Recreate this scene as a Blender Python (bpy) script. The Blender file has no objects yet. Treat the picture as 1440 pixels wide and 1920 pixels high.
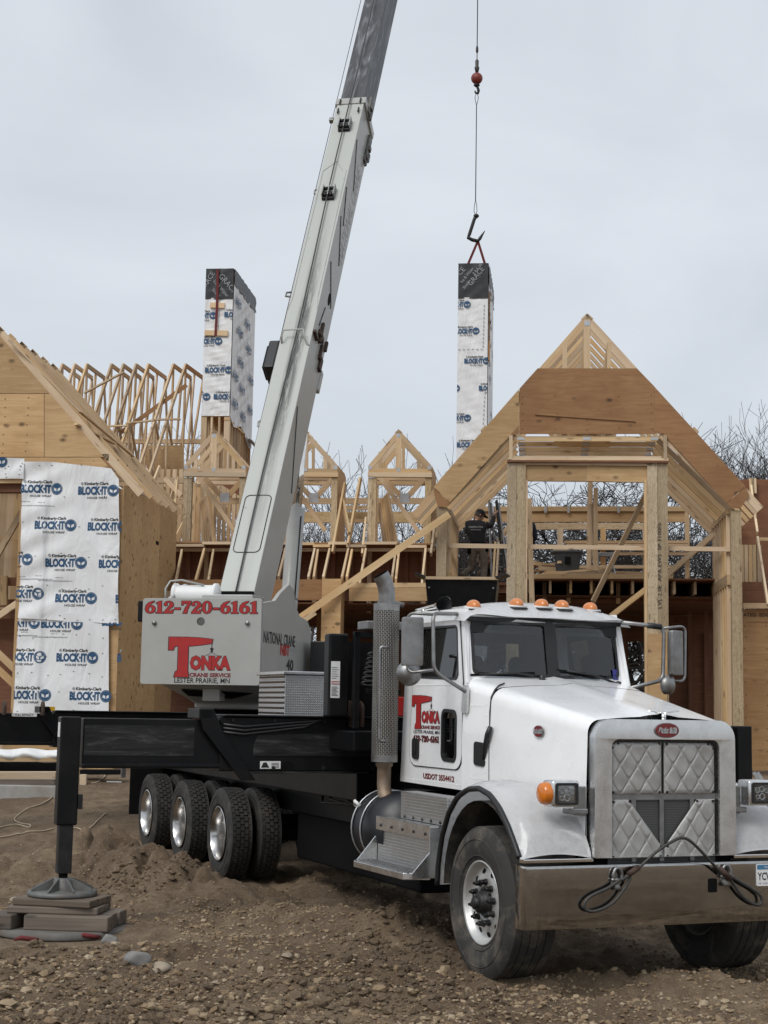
import bpy, bmesh, math, random
import numpy as np
from mathutils import Vector, Matrix, geometry
random.seed(7); np.random.seed(7)
R = math.radians
SC = bpy.context.scene
COL = SC.collection

# ------------------------------------------------------------------ camera
PITCH, ROLL, CZ, FPX = R(7.2), R(1.0), 2.0, 2900.0
cam_d = bpy.data.cameras.new('camera'); cam = bpy.data.objects.new('camera', cam_d); COL.objects.link(cam)
cam_d.sensor_fit = 'VERTICAL'; cam_d.sensor_height = 36.0; cam_d.lens = FPX/1920*36.0
cam_d.clip_start = 0.1; cam_d.clip_end = 3000
_f = Vector((0, math.cos(PITCH), math.sin(PITCH))); _r = Vector((1, 0, 0)); _u = _r.cross(_f)
_c, _s = math.cos(ROLL), math.sin(ROLL)
CR = _r*_c+_u*_s; CU = -_r*_s+_u*_c
cam.matrix_world = Matrix(((CR.x, CU.x, -_f.x, 0), (CR.y, CU.y, -_f.y, 0), (CR.z, CU.z, -_f.z, CZ), (0, 0, 0, 1)))
SC.camera = cam

# ------------------------------------------------------------------ sky, sun, exposure
SUN_EL, SUN_AZ = R(48), R(215)          # azimuth from +Y towards +X: behind the camera, a little to the left
W = bpy.data.worlds.new('World'); SC.world = W; W.use_nodes = True
nt = W.node_tree; nt.nodes.clear()
def nn(t, typ, **kw):
    n = t.nodes.new(typ)
    for k, v in kw.items(): setattr(n, k, v)
    return n
wo = nn(nt, 'ShaderNodeOutputWorld'); bg = nn(nt, 'ShaderNodeBackground'); bg.inputs['Strength'].default_value = 0.1
sky = nn(nt, 'ShaderNodeTexSky', sky_type='NISHITA'); sky.sun_disc = False
sky.sun_elevation = SUN_EL; sky.sun_rotation = SUN_AZ
tc = nn(nt, 'ShaderNodeTexCoord'); mp = nn(nt, 'ShaderNodeMapping'); mp.inputs['Scale'].default_value = (1.0, 1.0, 2.2)
no = nn(nt, 'ShaderNodeTexNoise'); no.inputs['Scale'].default_value = 2.6; no.inputs['Detail'].default_value = 6; no.inputs['Roughness'].default_value = .5; no.inputs['Distortion'].default_value = .5
cr = nn(nt, 'ShaderNodeValToRGB'); cr.color_ramp.elements[0].position = .33; cr.color_ramp.elements[1].position = .66
cr.color_ramp.elements[0].color = (.585, .628, .68, 1); cr.color_ramp.elements[1].color = (.72, .765, .82, 1)
sc_ = nn(nt, 'ShaderNodeVectorMath', operation='SCALE'); sc_.inputs['Scale'].default_value = 8.2
mx = nn(nt, 'ShaderNodeMix', data_type='RGBA'); mx.inputs['Factor'].default_value = .94
L = nt.links.new
L(tc.outputs['Generated'], mp.inputs['Vector']); L(mp.outputs['Vector'], no.inputs['Vector']); L(no.outputs['Fac'], cr.inputs['Fac'])
L(cr.outputs['Color'], sc_.inputs[0]); L(sky.outputs['Color'], mx.inputs['A']); L(sc_.outputs['Vector'], mx.inputs['B'])
L(mx.outputs['Result'], bg.inputs['Color']); L(bg.outputs['Background'], wo.inputs['Surface'])
sd = bpy.data.lights.new('sun', 'SUN'); sd.energy = 1.5; sd.angle = R(28); sd.color = (1, .975, .94)
sun = bpy.data.objects.new('sun', sd); COL.objects.link(sun)
_sd = Vector((math.sin(SUN_AZ)*math.cos(SUN_EL), math.cos(SUN_AZ)*math.cos(SUN_EL), math.sin(SUN_EL)))
sun.rotation_euler = _sd.to_track_quat('Z', 'Y').to_euler()
SC.view_settings.view_transform = 'Standard'; SC.view_settings.look = 'None'
SC.view_settings.exposure = 0.36; SC.view_settings.gamma = 1.0; SC.view_settings.use_curve_mapping = False

# ------------------------------------------------------------------ survey: local frames with real distances
class Frame:
    def __init__(s, o, ang):
        s.o = Vector(o); a = R(ang); s.a = a
        s.X = Vector((math.cos(a), math.sin(a), 0)); s.Y = Vector((-math.sin(a), math.cos(a), 0)); s.Z = Vector((0, 0, 1))
    def w(s, x, y, z): return s.o+s.X*x+s.Y*y+s.Z*z
    def loc(s, P): d = P-s.o; return Vector((d.dot(s.X), d.dot(s.Y), d.dot(s.Z)))
    def _on(s, x, y, p0, n):
        d = CR*((x-720)/FPX)-CU*((y-960)/FPX)+_f
        C = Vector((0, 0, CZ)); t = (p0-C).dot(n)/d.dot(n); return s.loc(C+d*t)
    def ony(s, x, y, v): return s._on(x, y, s.w(0, v, 0), s.Y)
    def onx(s, x, y, v): return s._on(x, y, s.w(v, 0, 0), s.X)
    def onz(s, x, y, v): return s._on(x, y, s.w(0, 0, v), s.Z)
WF = Frame((0, 0, 0), 0)
TF = Frame((1.807, 12.248, 0), -67.8)     # truck: x forward, y to its left, z up; origin under the front axle
HF = Frame((0, 29.5, 0), -6)              # house: x along the front, y into the house

# ------------------------------------------------------------------ materials
MAT = {}
def newmat(name):
    m = bpy.data.materials.new(name); m.use_nodes = True; t = m.node_tree; t.nodes.clear()
    o = nn(t, 'ShaderNodeOutputMaterial'); b = nn(t, 'ShaderNodeBsdfPrincipled'); t.links.new(b.outputs[0], o.inputs[0])
    MAT[name] = m; return m, t, b
def noise(t, scale=5, detail=4, rough=.55, vec=None, dist=0):
    n = nn(t, 'ShaderNodeTexNoise'); n.inputs['Scale'].default_value = scale; n.inputs['Detail'].default_value = detail
    n.inputs['Roughness'].default_value = rough; n.inputs['Distortion'].default_value = dist
    if vec is not None: t.links.new(vec, n.inputs['Vector'])
    return n.outputs['Fac']
def ramp(t, fac, stops):
    r = nn(t, 'ShaderNodeValToRGB'); e = r.color_ramp.elements
    while len(e) < len(stops): e.new(.5)
    for el, (p, c) in zip(e, stops): el.position = p; el.color = (c[0], c[1], c[2], 1) if not isinstance(c, (int, float)) else (c, c, c, 1)
    t.links.new(fac, r.inputs['Fac']); return r.outputs['Color']
def mixc(t, fac, a, b, mode='MIX'):
    m = nn(t, 'ShaderNodeMix', data_type='RGBA', blend_type=mode)
    for sock, v in (('Factor', fac), ('A', a), ('B', b)):
        if isinstance(v, (int, float)) and sock == 'Factor': m.inputs[sock].default_value = v
        elif isinstance(v, tuple): m.inputs[sock].default_value = (*v[:3], 1)
        else: t.links.new(v, m.inputs[sock])
    return m.outputs['Result']
def math_(t, op, a, b=None):
    m = nn(t, 'ShaderNodeMath', operation=op)
    for i, v in enumerate((a, b)):
        if v is None: continue
        if isinstance(v, (int, float)): m.inputs[i].default_value = v
        else: t.links.new(v, m.inputs[i])
    return m.outputs[0]
def objco(t, scale=(1, 1, 1), rnd=True):
    tc = nn(t, 'ShaderNodeTexCoord'); v = tc.outputs['Object']
    if rnd:
        oi = nn(t, 'ShaderNodeObjectInfo'); cx = nn(t, 'ShaderNodeCombineXYZ')
        for i, k in enumerate((91., 57., 33.)): t.links.new(math_(t, 'MULTIPLY', oi.outputs['Random'], k), cx.inputs[i])
        a = nn(t, 'ShaderNodeVectorMath', operation='ADD'); t.links.new(v, a.inputs[0]); t.links.new(cx.outputs[0], a.inputs[1]); v = a.outputs[0]
    m = nn(t, 'ShaderNodeVectorMath', operation='MULTIPLY'); m.inputs[1].default_value = scale; t.links.new(v, m.inputs[0]); return m.outputs[0]
def bump(t, b, h, strength=.3, dist=.01):
    n = nn(t, 'ShaderNodeBump'); n.inputs['Strength'].default_value = strength; n.inputs['Distance'].default_value = dist
    t.links.new(h, n.inputs['Height']); t.links.new(n.outputs[0], b.inputs['Normal'])
def setc(t, b, c):
    if isinstance(c, tuple): b.inputs['Base Color'].default_value = (*c, 1)
    else: t.links.new(c, b.inputs['Base Color'])
def setr(t, b, r):
    if isinstance(r, (int, float)): b.inputs['Roughness'].default_value = r
    else: t.links.new(r, b.inputs['Roughness'])
def simple(name, col, rough=.5, metal=0, var=.12, scale=6, coat=0, bmp=0, bscale=40, dirt=None, dirt_amt=.35, rvar=.1):
    m, t, b = newmat(name); v = objco(t)
    n = noise(t, scale, 5, .6, v)
    c = mixc(t, ramp(t, n, [(.3, 0), (.7, 1)]), tuple(x*(1-var) for x in col), tuple(min(1, x*(1+var)) for x in col))
    if dirt:
        n2 = noise(t, scale*.6, 8, .68, v, .3); c = mixc(t, math_(t, 'MULTIPLY', ramp(t, n2, [(.48, 0), (.7, 1)]), dirt_amt), c, dirt)
    setc(t, b, c); setr(t, b, math_(t, 'ADD', math_(t, 'MULTIPLY', n, rvar*2), rough-rvar)); b.inputs['Metallic'].default_value = metal
    if coat: b.inputs['Coat Weight'].default_value = coat; b.inputs['Coat Roughness'].default_value = .08
    if bmp: bump(t, b, noise(t, bscale, 5, .6, v), bmp, .01)
    return m
def wood(name, a, b_, dark, gscale=1.0, fleck=0):
    m, t, b = newmat(name); v = objco(t, (1.1*gscale, 22*gscale, 22*gscale)); g = noise(t, 1.6, 6, .62, v, .6)
    v2 = objco(t, (.5, 2.5, 2.5)); n2 = noise(t, 1.2, 3, .5, v2)
    c = mixc(t, ramp(t, g, [(.3, 0), (.68, 1)]), a, b_); c = mixc(t, math_(t, 'MULTIPLY', ramp(t, n2, [(.42, 0), (.66, 1)]), .45), c, dark)
    vk = objco(t, (2.2, 9, 9)); vo = nn(t, 'ShaderNodeTexVoronoi'); vo.inputs['Scale'].default_value = 1.0; t.links.new(vk, vo.inputs['Vector'])
    k = ramp(t, vo.outputs['Distance'], [(.1, 1), (.2, 0)]); c = mixc(t, math_(t, 'MULTIPLY', k, .65), c, tuple(x*.4 for x in dark))
    oi = nn(t, 'ShaderNodeObjectInfo'); hs = nn(t, 'ShaderNodeHueSaturation'); t.links.new(c, hs.inputs['Color'])
    t.links.new(math_(t, 'ADD', math_(t, 'MULTIPLY', oi.outputs['Random'], .42), .76), hs.inputs['Value'])
    t.links.new(math_(t, 'ADD', math_(t, 'MULTIPLY', math_(t, 'FRACT', math_(t, 'MULTIPLY', oi.outputs['Random'], 7.3)), .3), .8), hs.inputs['Saturation'])
    c = hs.outputs['Color']
    if fleck:
        vf = objco(t, (10, 55, 55)); f = noise(t, 1.3, 3, .7, vf, 1.2); c = mixc(t, math_(t, 'MULTIPLY', ramp(t, f, [(.5, 0), (.62, 1)]), fleck), c, tuple(x*.42 for x in dark))
    setc(t, b, c); setr(t, b, .72); bump(t, b, g, .35, .004)
wood('lumber', (.49, .33, .175), (.62, .455, .265), (.38, .225, .105))
wood('lumber_pale', (.58, .415, .235), (.70, .53, .33), (.45, .275, .125))
wood('lvl', (.43, .315, .175), (.56, .43, .26), (.30, .19, .085), .8, .6)
wood('plank_old', (.12, .09, .064), (.20, .155, .115), (.05, .037, .026))
def ply(name, a, b_, dark, knots=.8):
    m, t, b = newmat(name); v = objco(t, (.9, 9, 9)); g = noise(t, 1.3, 6, .6, v, 1.4)
    n2 = noise(t, .9, 4, .6, objco(t, (1, 1, 1)))
    c = mixc(t, ramp(t, g, [(.35, 0), (.65, 1)]), a, b_); c = mixc(t, math_(t, 'MULTIPLY', ramp(t, n2, [(.4, 0), (.68, 1)]), .5), c, dark)
    vk = objco(t, (3.0, 4.6, 4.6)); vo = nn(t, 'ShaderNodeTexVoronoi'); vo.inputs['Scale'].default_value = 1.0; t.links.new(vk, vo.inputs['Vector'])
    sel = ramp(t, nn_sep(t, vo.outputs['Color']), [(.52, 0), (.56, 1)])
    k = math_(t, 'MULTIPLY', ramp(t, vo.outputs['Distance'], [(.06, 1), (.24, 0)]), sel); c = mixc(t, math_(t, 'MULTIPLY', k, knots), c, tuple(x*.3 for x in dark))
    oi = nn(t, 'ShaderNodeObjectInfo'); hs = nn(t, 'ShaderNodeHueSaturation'); t.links.new(c, hs.inputs['Color'])
    t.links.new(math_(t, 'ADD', math_(t, 'MULTIPLY', oi.outputs['Random'], .3), .85), hs.inputs['Value'])
    setc(t, b, hs.outputs['Color']); setr(t, b, .75); bump(t, b, g, .25, .004)
def nn_sep(t, col):
    s = nn(t, 'ShaderNodeSeparateColor'); t.links.new(col, s.inputs[0]); return s.outputs[0]
ply('plywood', (.285, .142, .058), (.375, .205, .09), (.20, .09, .034), .95)
ply('plywood_pale', (.43, .27, .125), (.55, .37, .19), (.32, .175, .072), .95)
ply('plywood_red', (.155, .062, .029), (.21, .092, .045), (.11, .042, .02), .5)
ply('osb', (.35, .195, .085), (.45, .27, .125), (.26, .135, .055), .5)
def wrapmat():
    m, t, b = newmat('house_wrap'); v = objco(t); n = noise(t, 1.3, 3, .5, v)
    setc(t, b, mixc(t, n, (.70, .71, .72), (.80, .80, .80))); setr(t, b, .5)
    h = noise(t, 1.5, 3, .5, objco(t, (1.6, 1.6, .6)), 1.8); bump(t, b, h, .42, .09)
wrapmat()
simple('gusset', (.5, .51, .52), .38, .8, .15)
simple('white_paint', (.87, .875, .88), .28, 0, .03, 3, .6, dirt=(.55, .52, .47), dirt_amt=.16, rvar=.04)
def roadfilm():                                   # thin mud film low on the bodywork
    t = MAT['white_paint'].node_tree; b = t.nodes['Principled BSDF']; src = b.inputs['Base Color'].links[0].from_socket; s = nn(t, 'ShaderNodeSeparateXYZ'); t.links.new(nn(t, 'ShaderNodeTexCoord').outputs['Object'], s.inputs[0])
    k = math_(t, 'MULTIPLY', ramp(t, math_(t, 'MULTIPLY', s.outputs[2], .5), [(.40, 1), (.80, 0)]), ramp(t, noise(t, 16, 7, .72, nn(t, 'ShaderNodeTexCoord').outputs['Object'], .4), [(.46, 0), (.70, .32)])); t.links.new(mixc(t, k, src, (.30, .235, .17)), b.inputs['Base Color'])
roadfilm()
simple('crane_paint', (.365, .365, .345), .42, 0, .05, 3, .15, dirt=(.30, .28, .24), dirt_amt=.22)
simple('black_paint', (.0045, .0048, .0055), .40, 0, .3, 4, 0, dirt=(.035, .03, .026), dirt_amt=.22, rvar=.1); MAT['black_paint'].node_tree.nodes['Principled BSDF'].inputs['Specular IOR Level'].default_value = .22
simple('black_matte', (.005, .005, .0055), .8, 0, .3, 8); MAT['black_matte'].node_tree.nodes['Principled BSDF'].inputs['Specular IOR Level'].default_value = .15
simple('black_plastic', (.013, .013, .014), .45, 0, .2, 8)
simple('chrome', (.82, .81, .79), .055, 1, .05, 5, rvar=.03, bmp=.02, bscale=3); simple('wheel_polish', (.62, .61, .60), .24, 1, .08, 5, dirt=(.2, .17, .14), dirt_amt=.4, rvar=.05)
simple('aluminium', (.74, .74, .735), .28, 1, .1, 8, dirt=(.3, .28, .25), dirt_amt=.3, rvar=.08)
simple('disc_aluminium', (.60, .60, .585), .48, .75, .08, 7, dirt=(.30, .25, .20), dirt_amt=.45, rvar=.08); simple('steel_dull', (.30, .30, .30), .46, 1, .2, 9, dirt=(.15, .12, .09), dirt_amt=.5)
simple('steel_cast', (.15, .15, .146), .6, .4, .2, 12, dirt=(.13, .10, .075), dirt_amt=.7, bmp=.3)
simple('pipe_rust', (.27, .21, .155), .6, .5, .2, 9, dirt=(.17, .09, .045), dirt_amt=.6)
simple('steel_dark', (.035, .034, .034), .5, .7, .3, 10)
simple('rust_dark', (.06, .035, .025), .7, .2, .4, 14, bmp=.3)
simple('amber', (.62, .17, .012), .22, 0, .12, 20, .4)
simple('orange_lens', (.60, .20, .05), .3, 0, .15, 24, .3)
simple('red_paint', (.36, .012, .012), .5, 0, .08, 9)
simple('red_bright', (.5, .02, .015), .4, 0, .1, 9)
simple('emblem_red', (.16, .008, .012), .25, 0, .08, 9, .5)
simple('red_ball', (.22, .03, .022), .5, 0, .25, 9, dirt=(.05, .03, .03), dirt_amt=.6)
simple('print_black', (.012, .012, .013), .6, 0, .1)
simple('print_blue', (.018, .075, .165), .6, 0, .1)
simple('print_grey', (.30, .31, .32), .6, 0, .1)
simple('label_white', (.74, .74, .73), .5, 0, .05)
simple('plate_blue', (.05, .18, .32), .5, 0, .05)
simple('sticker_blue', (.03, .035, .22), .5, 0, .1)
simple('yellow', (.65, .36, .02), .5, 0, .1)
simple('membrane', (.022, .023, .025), .45, 0, .3, 7, bmp=.5, bscale=9)
simple('strap_red', (.13, .016, .018), .8, 0, .2, 20)
simple('rope_steel', (.06, .058, .055), .55, .4, .3, 60)
simple('rope_tan', (.45, .37, .27), .85, 0, .2, 40)
simple('concrete', (.34, .33, .31), .85, 0, .14, 4, dirt=(.2, .16, .12), dirt_amt=.5, bmp=.3); simple('pad_grey', (.12, .113, .104), .85, 0, .2, 5, dirt=(.12, .09, .065), dirt_amt=.7, bmp=.3)
simple('quilt', (.37, .365, .35), .42, .25, .08, 6, dirt=(.2, .185, .165), dirt_amt=.35)
simple('rubber', (.024, .023, .022), .75, 0, .25, 10, dirt=(.10, .082, .066), dirt_amt=.6)
simple('rubber_dusty', (.032, .030, .028), .8, 0, .25, 7, dirt=(.15, .125, .10), dirt_amt=.85, bmp=.25, bscale=60)
simple('cab_dark', (.02, .021, .023), .7, 0, .2)
simple('trim_grey', (.16, .17, .18), .8, 0, .1); simple('seat_grey', (.035, .037, .042), .8, 0, .2)
simple('bin_grey', (.045, .05, .055), .55, 0, .15)
simple('cloth_black', (.010, .010, .012), .9, 0, .3, 30, bmp=.4)
simple('cloth_khaki', (.14, .12, .095), .9, 0, .3, 18, bmp=.4)
simple('cloth_navy', (.012, .016, .03), .9, 0, .3, 18)
simple('camo', (.10, .075, .055), .9, 0, .7, 26)
simple('skin', (.42, .24, .17), .55, 0, .1)
simple('hair', (.03, .02, .015), .7, 0, .2)
simple('boot', (.10, .07, .045), .8, 0, .2)
simple('bark', (.040, .034, .031), .9, 0, .35, 5, bmp=.5, bscale=14)
simple('bark_grey', (.085, .076, .072), .9, 0, .25, 5)
simple('fuel_tank', (.008, .009, .012), .42, 0, .2, 6)
def glassmat(name, tint, gloss=.12, dens=.75):
    m = bpy.data.materials.new(name); m.use_nodes = True; t = m.node_tree; t.nodes.clear(); MAT[name] = m
    o = nn(t, 'ShaderNodeOutputMaterial'); tr = nn(t, 'ShaderNodeBsdfTransparent'); tr.inputs[0].default_value = (*tint, 1)
    gl = nn(t, 'ShaderNodeBsdfGlossy'); gl.inputs['Roughness'].default_value = .02; gl.inputs[0].default_value = (1, 1, 1, 1)
    fr = nn(t, 'ShaderNodeFresnel'); gb = nn(t, 'ShaderNodeNewGeometry'); t.links.new(math_(t, 'SUBTRACT', 1.5, math_(t, 'MULTIPLY', gb.outputs['Backfacing'], .8333)), fr.inputs['IOR'])
    mx = nn(t, 'ShaderNodeMixShader'); f = math_(t, 'ADD', fr.outputs[0], gloss)
    t.links.new(f, mx.inputs[0]); t.links.new(tr.outputs[0], mx.inputs[1]); t.links.new(gl.outputs[0], mx.inputs[2]); t.links.new(mx.outputs[0], o.inputs[0])
glassmat('glass', (.74, .78, .80), .03)
glassmat('glass_dark', (.10, .12, .13), .03)
glassmat('lens_clear', (.85, .87, .88), .05)
glassmat('poly_film', (.8, .8, .8), .1)
def mirror():
    m, t, b = newmat('mirror_glass'); b.inputs['Metallic'].default_value = 1; setc(t, b, (.75, .77, .78)); setr(t, b, .03)
mirror()
def worn():                                       # paint rubbed through along a sliding beam
    m, t, b = newmat('worn_beam'); g = noise(t, 1.4, 7, .68, objco(t, (1, 1.2, 9)), .9); c = ramp(t, g, [(.36, (.006, .006, .007)), (.52, (.022, .022, .022)), (.66, (.085, .083, .078)), (.78, (.20, .195, .18))]); setc(t, b, c); setr(t, b, .42); b.inputs['Metallic'].default_value = .35
worn()
def diamond():                                   # tread plate: raised lozenges in two directions
    m, t, b = newmat('diamond_plate'); tc = nn(t, 'ShaderNodeTexCoord'); s = nn(t, 'ShaderNodeSeparateXYZ'); t.links.new(tc.outputs['UV'], s.inputs[0])
    u, v = s.outputs[0], s.outputs[1]; f = 2*math.pi/.05
    a = math_(t, 'SINE', math_(t, 'MULTIPLY', math_(t, 'ADD', u, v), f)); bb = math_(t, 'SINE', math_(t, 'MULTIPLY', math_(t, 'SUBTRACT', u, v), f))
    h = math_(t, 'MULTIPLY', a, bb); hh = ramp(t, h, [(.35, 0), (.62, 1)])
    n = noise(t, 7, 5, .6, objco(t)); setc(t, b, mixc(t, n, (.42, .42, .415), (.62, .62, .615))); b.inputs['Metallic'].default_value = 1; setr(t, b, .38); bump(t, b, hh, 1.0, .006)
diamond()
def ribbed():
    m, t, b = newmat('ribbed_aluminium'); tc = nn(t, 'ShaderNodeTexCoord'); s = nn(t, 'ShaderNodeSeparateXYZ'); t.links.new(tc.outputs['UV'], s.inputs[0])
    a = math_(t, 'SINE', math_(t, 'MULTIPLY', s.outputs[1], 2*math.pi/.055)); setc(t, b, (.52, .515, .5)); b.inputs['Metallic'].default_value = 1; setr(t, b, .4); bump(t, b, a, .8, .012)
ribbed()
def perforated():                                # pressed slots of the exhaust heat shield
    m, t, b = newmat('perforated_steel'); tc = nn(t, 'ShaderNodeTexCoord'); br = nn(t, 'ShaderNodeTexBrick')
    mpn = nn(t, 'ShaderNodeMapping'); mpn.inputs['Rotation'].default_value = (0, 0, R(90)); t.links.new(tc.outputs['UV'], mpn.inputs[0]); t.links.new(mpn.outputs[0], br.inputs['Vector'])
    br.inputs['Scale'].default_value = 1; br.inputs['Brick Width'].default_value = .034; br.inputs['Row Height'].default_value = .017; br.inputs['Mortar Size'].default_value = .0036; br.inputs['Mortar Smooth'].default_value = .3
    n = noise(t, 6, 5, .6, objco(t)); base = mixc(t, n, (.22, .21, .195), (.42, .41, .385))
    setc(t, b, mixc(t, br.outputs['Fac'], base, (.05, .046, .04))); b.inputs['Metallic'].default_value = .85; setr(t, b, .46)
    bump(t, b, math_(t, 'SUBTRACT', 1, br.outputs['Fac']), .8, .004)
perforated()
def meshmat():
    m, t, b = newmat('grille_mesh'); tc = nn(t, 'ShaderNodeTexCoord'); br = nn(t, 'ShaderNodeTexBrick'); t.links.new(tc.outputs['UV'], br.inputs['Vector'])
    br.inputs['Scale'].default_value = 1; br.inputs['Brick Width'].default_value = .016; br.inputs['Row Height'].default_value = .012; br.inputs['Mortar Size'].default_value = .003
    setc(t, b, mixc(t, br.outputs['Fac'], (.006, .006, .006), (.12, .12, .12))); b.inputs['Metallic'].default_value = .3; setr(t, b, .5); bump(t, b, br.outputs['Fac'], .8, .004)
meshmat()
def boomtop():                                   # grease track along the worn top plate
    m, t, b = newmat('boom_top'); tc = nn(t, 'ShaderNodeTexCoord'); s = nn(t, 'ShaderNodeSeparateXYZ'); t.links.new(tc.outputs['Object'], s.inputs[0])
    v = objco(t, (.9, 10, 10), False); g = noise(t, 2.2, 7, .68, v, .8)
    band = ramp(t, math_(t, 'ABSOLUTE', math_(t, 'ADD', s.outputs[1], .045)), [(.0, 1), (.06, .85), (.12, .0)])
    along = ramp(t, math_(t, 'MULTIPLY', s.outputs[0], .1), [(.06, .12), (.22, .45), (.36, 1), (.52, 1), (.68, .25), (.8, 0)])
    k = math_(t, 'MULTIPLY', math_(t, 'MULTIPLY', band, along), ramp(t, g, [(.34, 0), (.52, 1)]))
    sp = noise(t, 9, 6, .7, objco(t, (1, 1, 1), False), .5); c = mixc(t, math_(t, 'MULTIPLY', ramp(t, sp, [(.62, 0), (.72, 1)]), .55), (.45, .465, .435), (.16, .15, .135))
    c = mixc(t, noise(t, 1.1, 4, .6, objco(t, (1, 1, 1), False)), c, mixc(t, .5, c, (.37, .38, .35)))
    setc(t, b, mixc(t, math_(t, 'MULTIPLY', k, .9), c, (.055, .055, .055))); setr(t, b, .45)
boomtop()
def boomtube():
    m, t, b = newmat('boom_inner'); v = objco(t, (.8, 4, 4), False); g = noise(t, 1.6, 7, .66, v, 1.2)
    setc(t, b, ramp(t, g, [(.34, (.028, .030, .034)), (.52, (.055, .058, .065)), (.64, (.16, .165, .18)), (.78, (.34, .35, .36))])); setr(t, b, .5)
boomtube()
def dirtmat():
    m, t, b = newmat('dirt'); tc = nn(t, 'ShaderNodeTexCoord'); v = tc.outputs['Object']
    a = noise(t, .55, 6, .6, v); c1 = noise(t, 4.5, 9, .7, v); c2 = noise(t, 45, 6, .7, v)
    c = ramp(t, c1, [(.28, (.105, .069, .041)), (.47, (.25, .175, .108)), (.72, (.43, .32, .205))])
    c = mixc(t, ramp(t, a, [(.43, 0), (.60, .8)]), c, (.155, .101, .060)); c = mixc(t, math_(t, 'MULTIPLY', ramp(t, c2, [(.5, 0), (.68, 1)]), .6), c, (.46, .355, .24))
    setc(t, b, c); setr(t, b, .92); h = math_(t, 'ADD', math_(t, 'MULTIPLY', c2, .9), noise(t, 130, 4, .7, v)); bump(t, b, h, 1.0, .035)
dirtmat()
def pebblemat():
    m, t, b = newmat('gravel'); g = nn(t, 'ShaderNodeNewGeometry'); r = g.outputs['Random Per Island']
    c = ramp(t, r, [(0, (.15, .098, .055)), (.35, (.25, .175, .102)), (.62, (.30, .222, .135)), (.82, (.39, .30, .19)), (.95, (.46, .38, .27)), (1, (.30, .255, .195))])
    n = noise(t, 30, 5, .65, nn(t, 'ShaderNodeTexCoord').outputs['Object']); setc(t, b, mixc(t, math_(t, 'MULTIPLY', n, .7), c, (.15, .098, .055))); setr(t, b, .9)
pebblemat()

# ------------------------------------------------------------------ mesh helpers
RF = {}
def link(o, parent=None, mat=None):
    COL.objects.link(o); mat = mat if mat is not None else Matrix()
    RF[o.name] = mat
    if parent is None: o.matrix_world = mat
    else:
        o.parent = parent; o.matrix_local = (RF[parent.name].inverted() @ mat) if parent.parent else mat
    return o
def thing(name, label, cat, frame=None, loc=(0, 0, 0), group=None):
    o = bpy.data.objects.new(name, None); COL.objects.link(o); o.empty_display_size = .3
    if frame is not None: o.location = frame.w(*loc); o.rotation_euler = (0, 0, frame.a)
    else: o.location = loc
    RF[o.name] = Matrix(); o['label'] = label; o['category'] = cat
    if group: o['group'] = group
    return o
def tag(o, label=None, cat=None, group=None, kind=None):
    for k, v in (('label', label), ('category', cat), ('group', group), ('kind', kind)):
        if v: o[k] = v
    return o
def finish(name, bm, mats, parent=None, mat=None, smooth=None, bevel=0, bseg=2):
    if bevel:
        es = [e for e in bm.edges if len(e.link_faces) == 2 and e.calc_face_angle(0) > .5]
        bmesh.ops.bevel(bm, geom=es, offset=bevel, segments=bseg, affect='EDGES', profile=.5, clamp_overlap=True)
    if smooth is not None:
        a = R(smooth)
        for f in bm.faces: f.smooth = True
        for e in bm.edges: e.smooth = len(e.link_faces) == 2 and e.calc_face_angle(0) < a
    me = bpy.data.meshes.new(name); bm.to_mesh(me); bm.free()
    if isinstance(mats, str): mats = [mats]
    for m in mats: me.materials.append(MAT[m])
    return link(bpy.data.objects.new(name, me), parent, mat)
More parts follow.
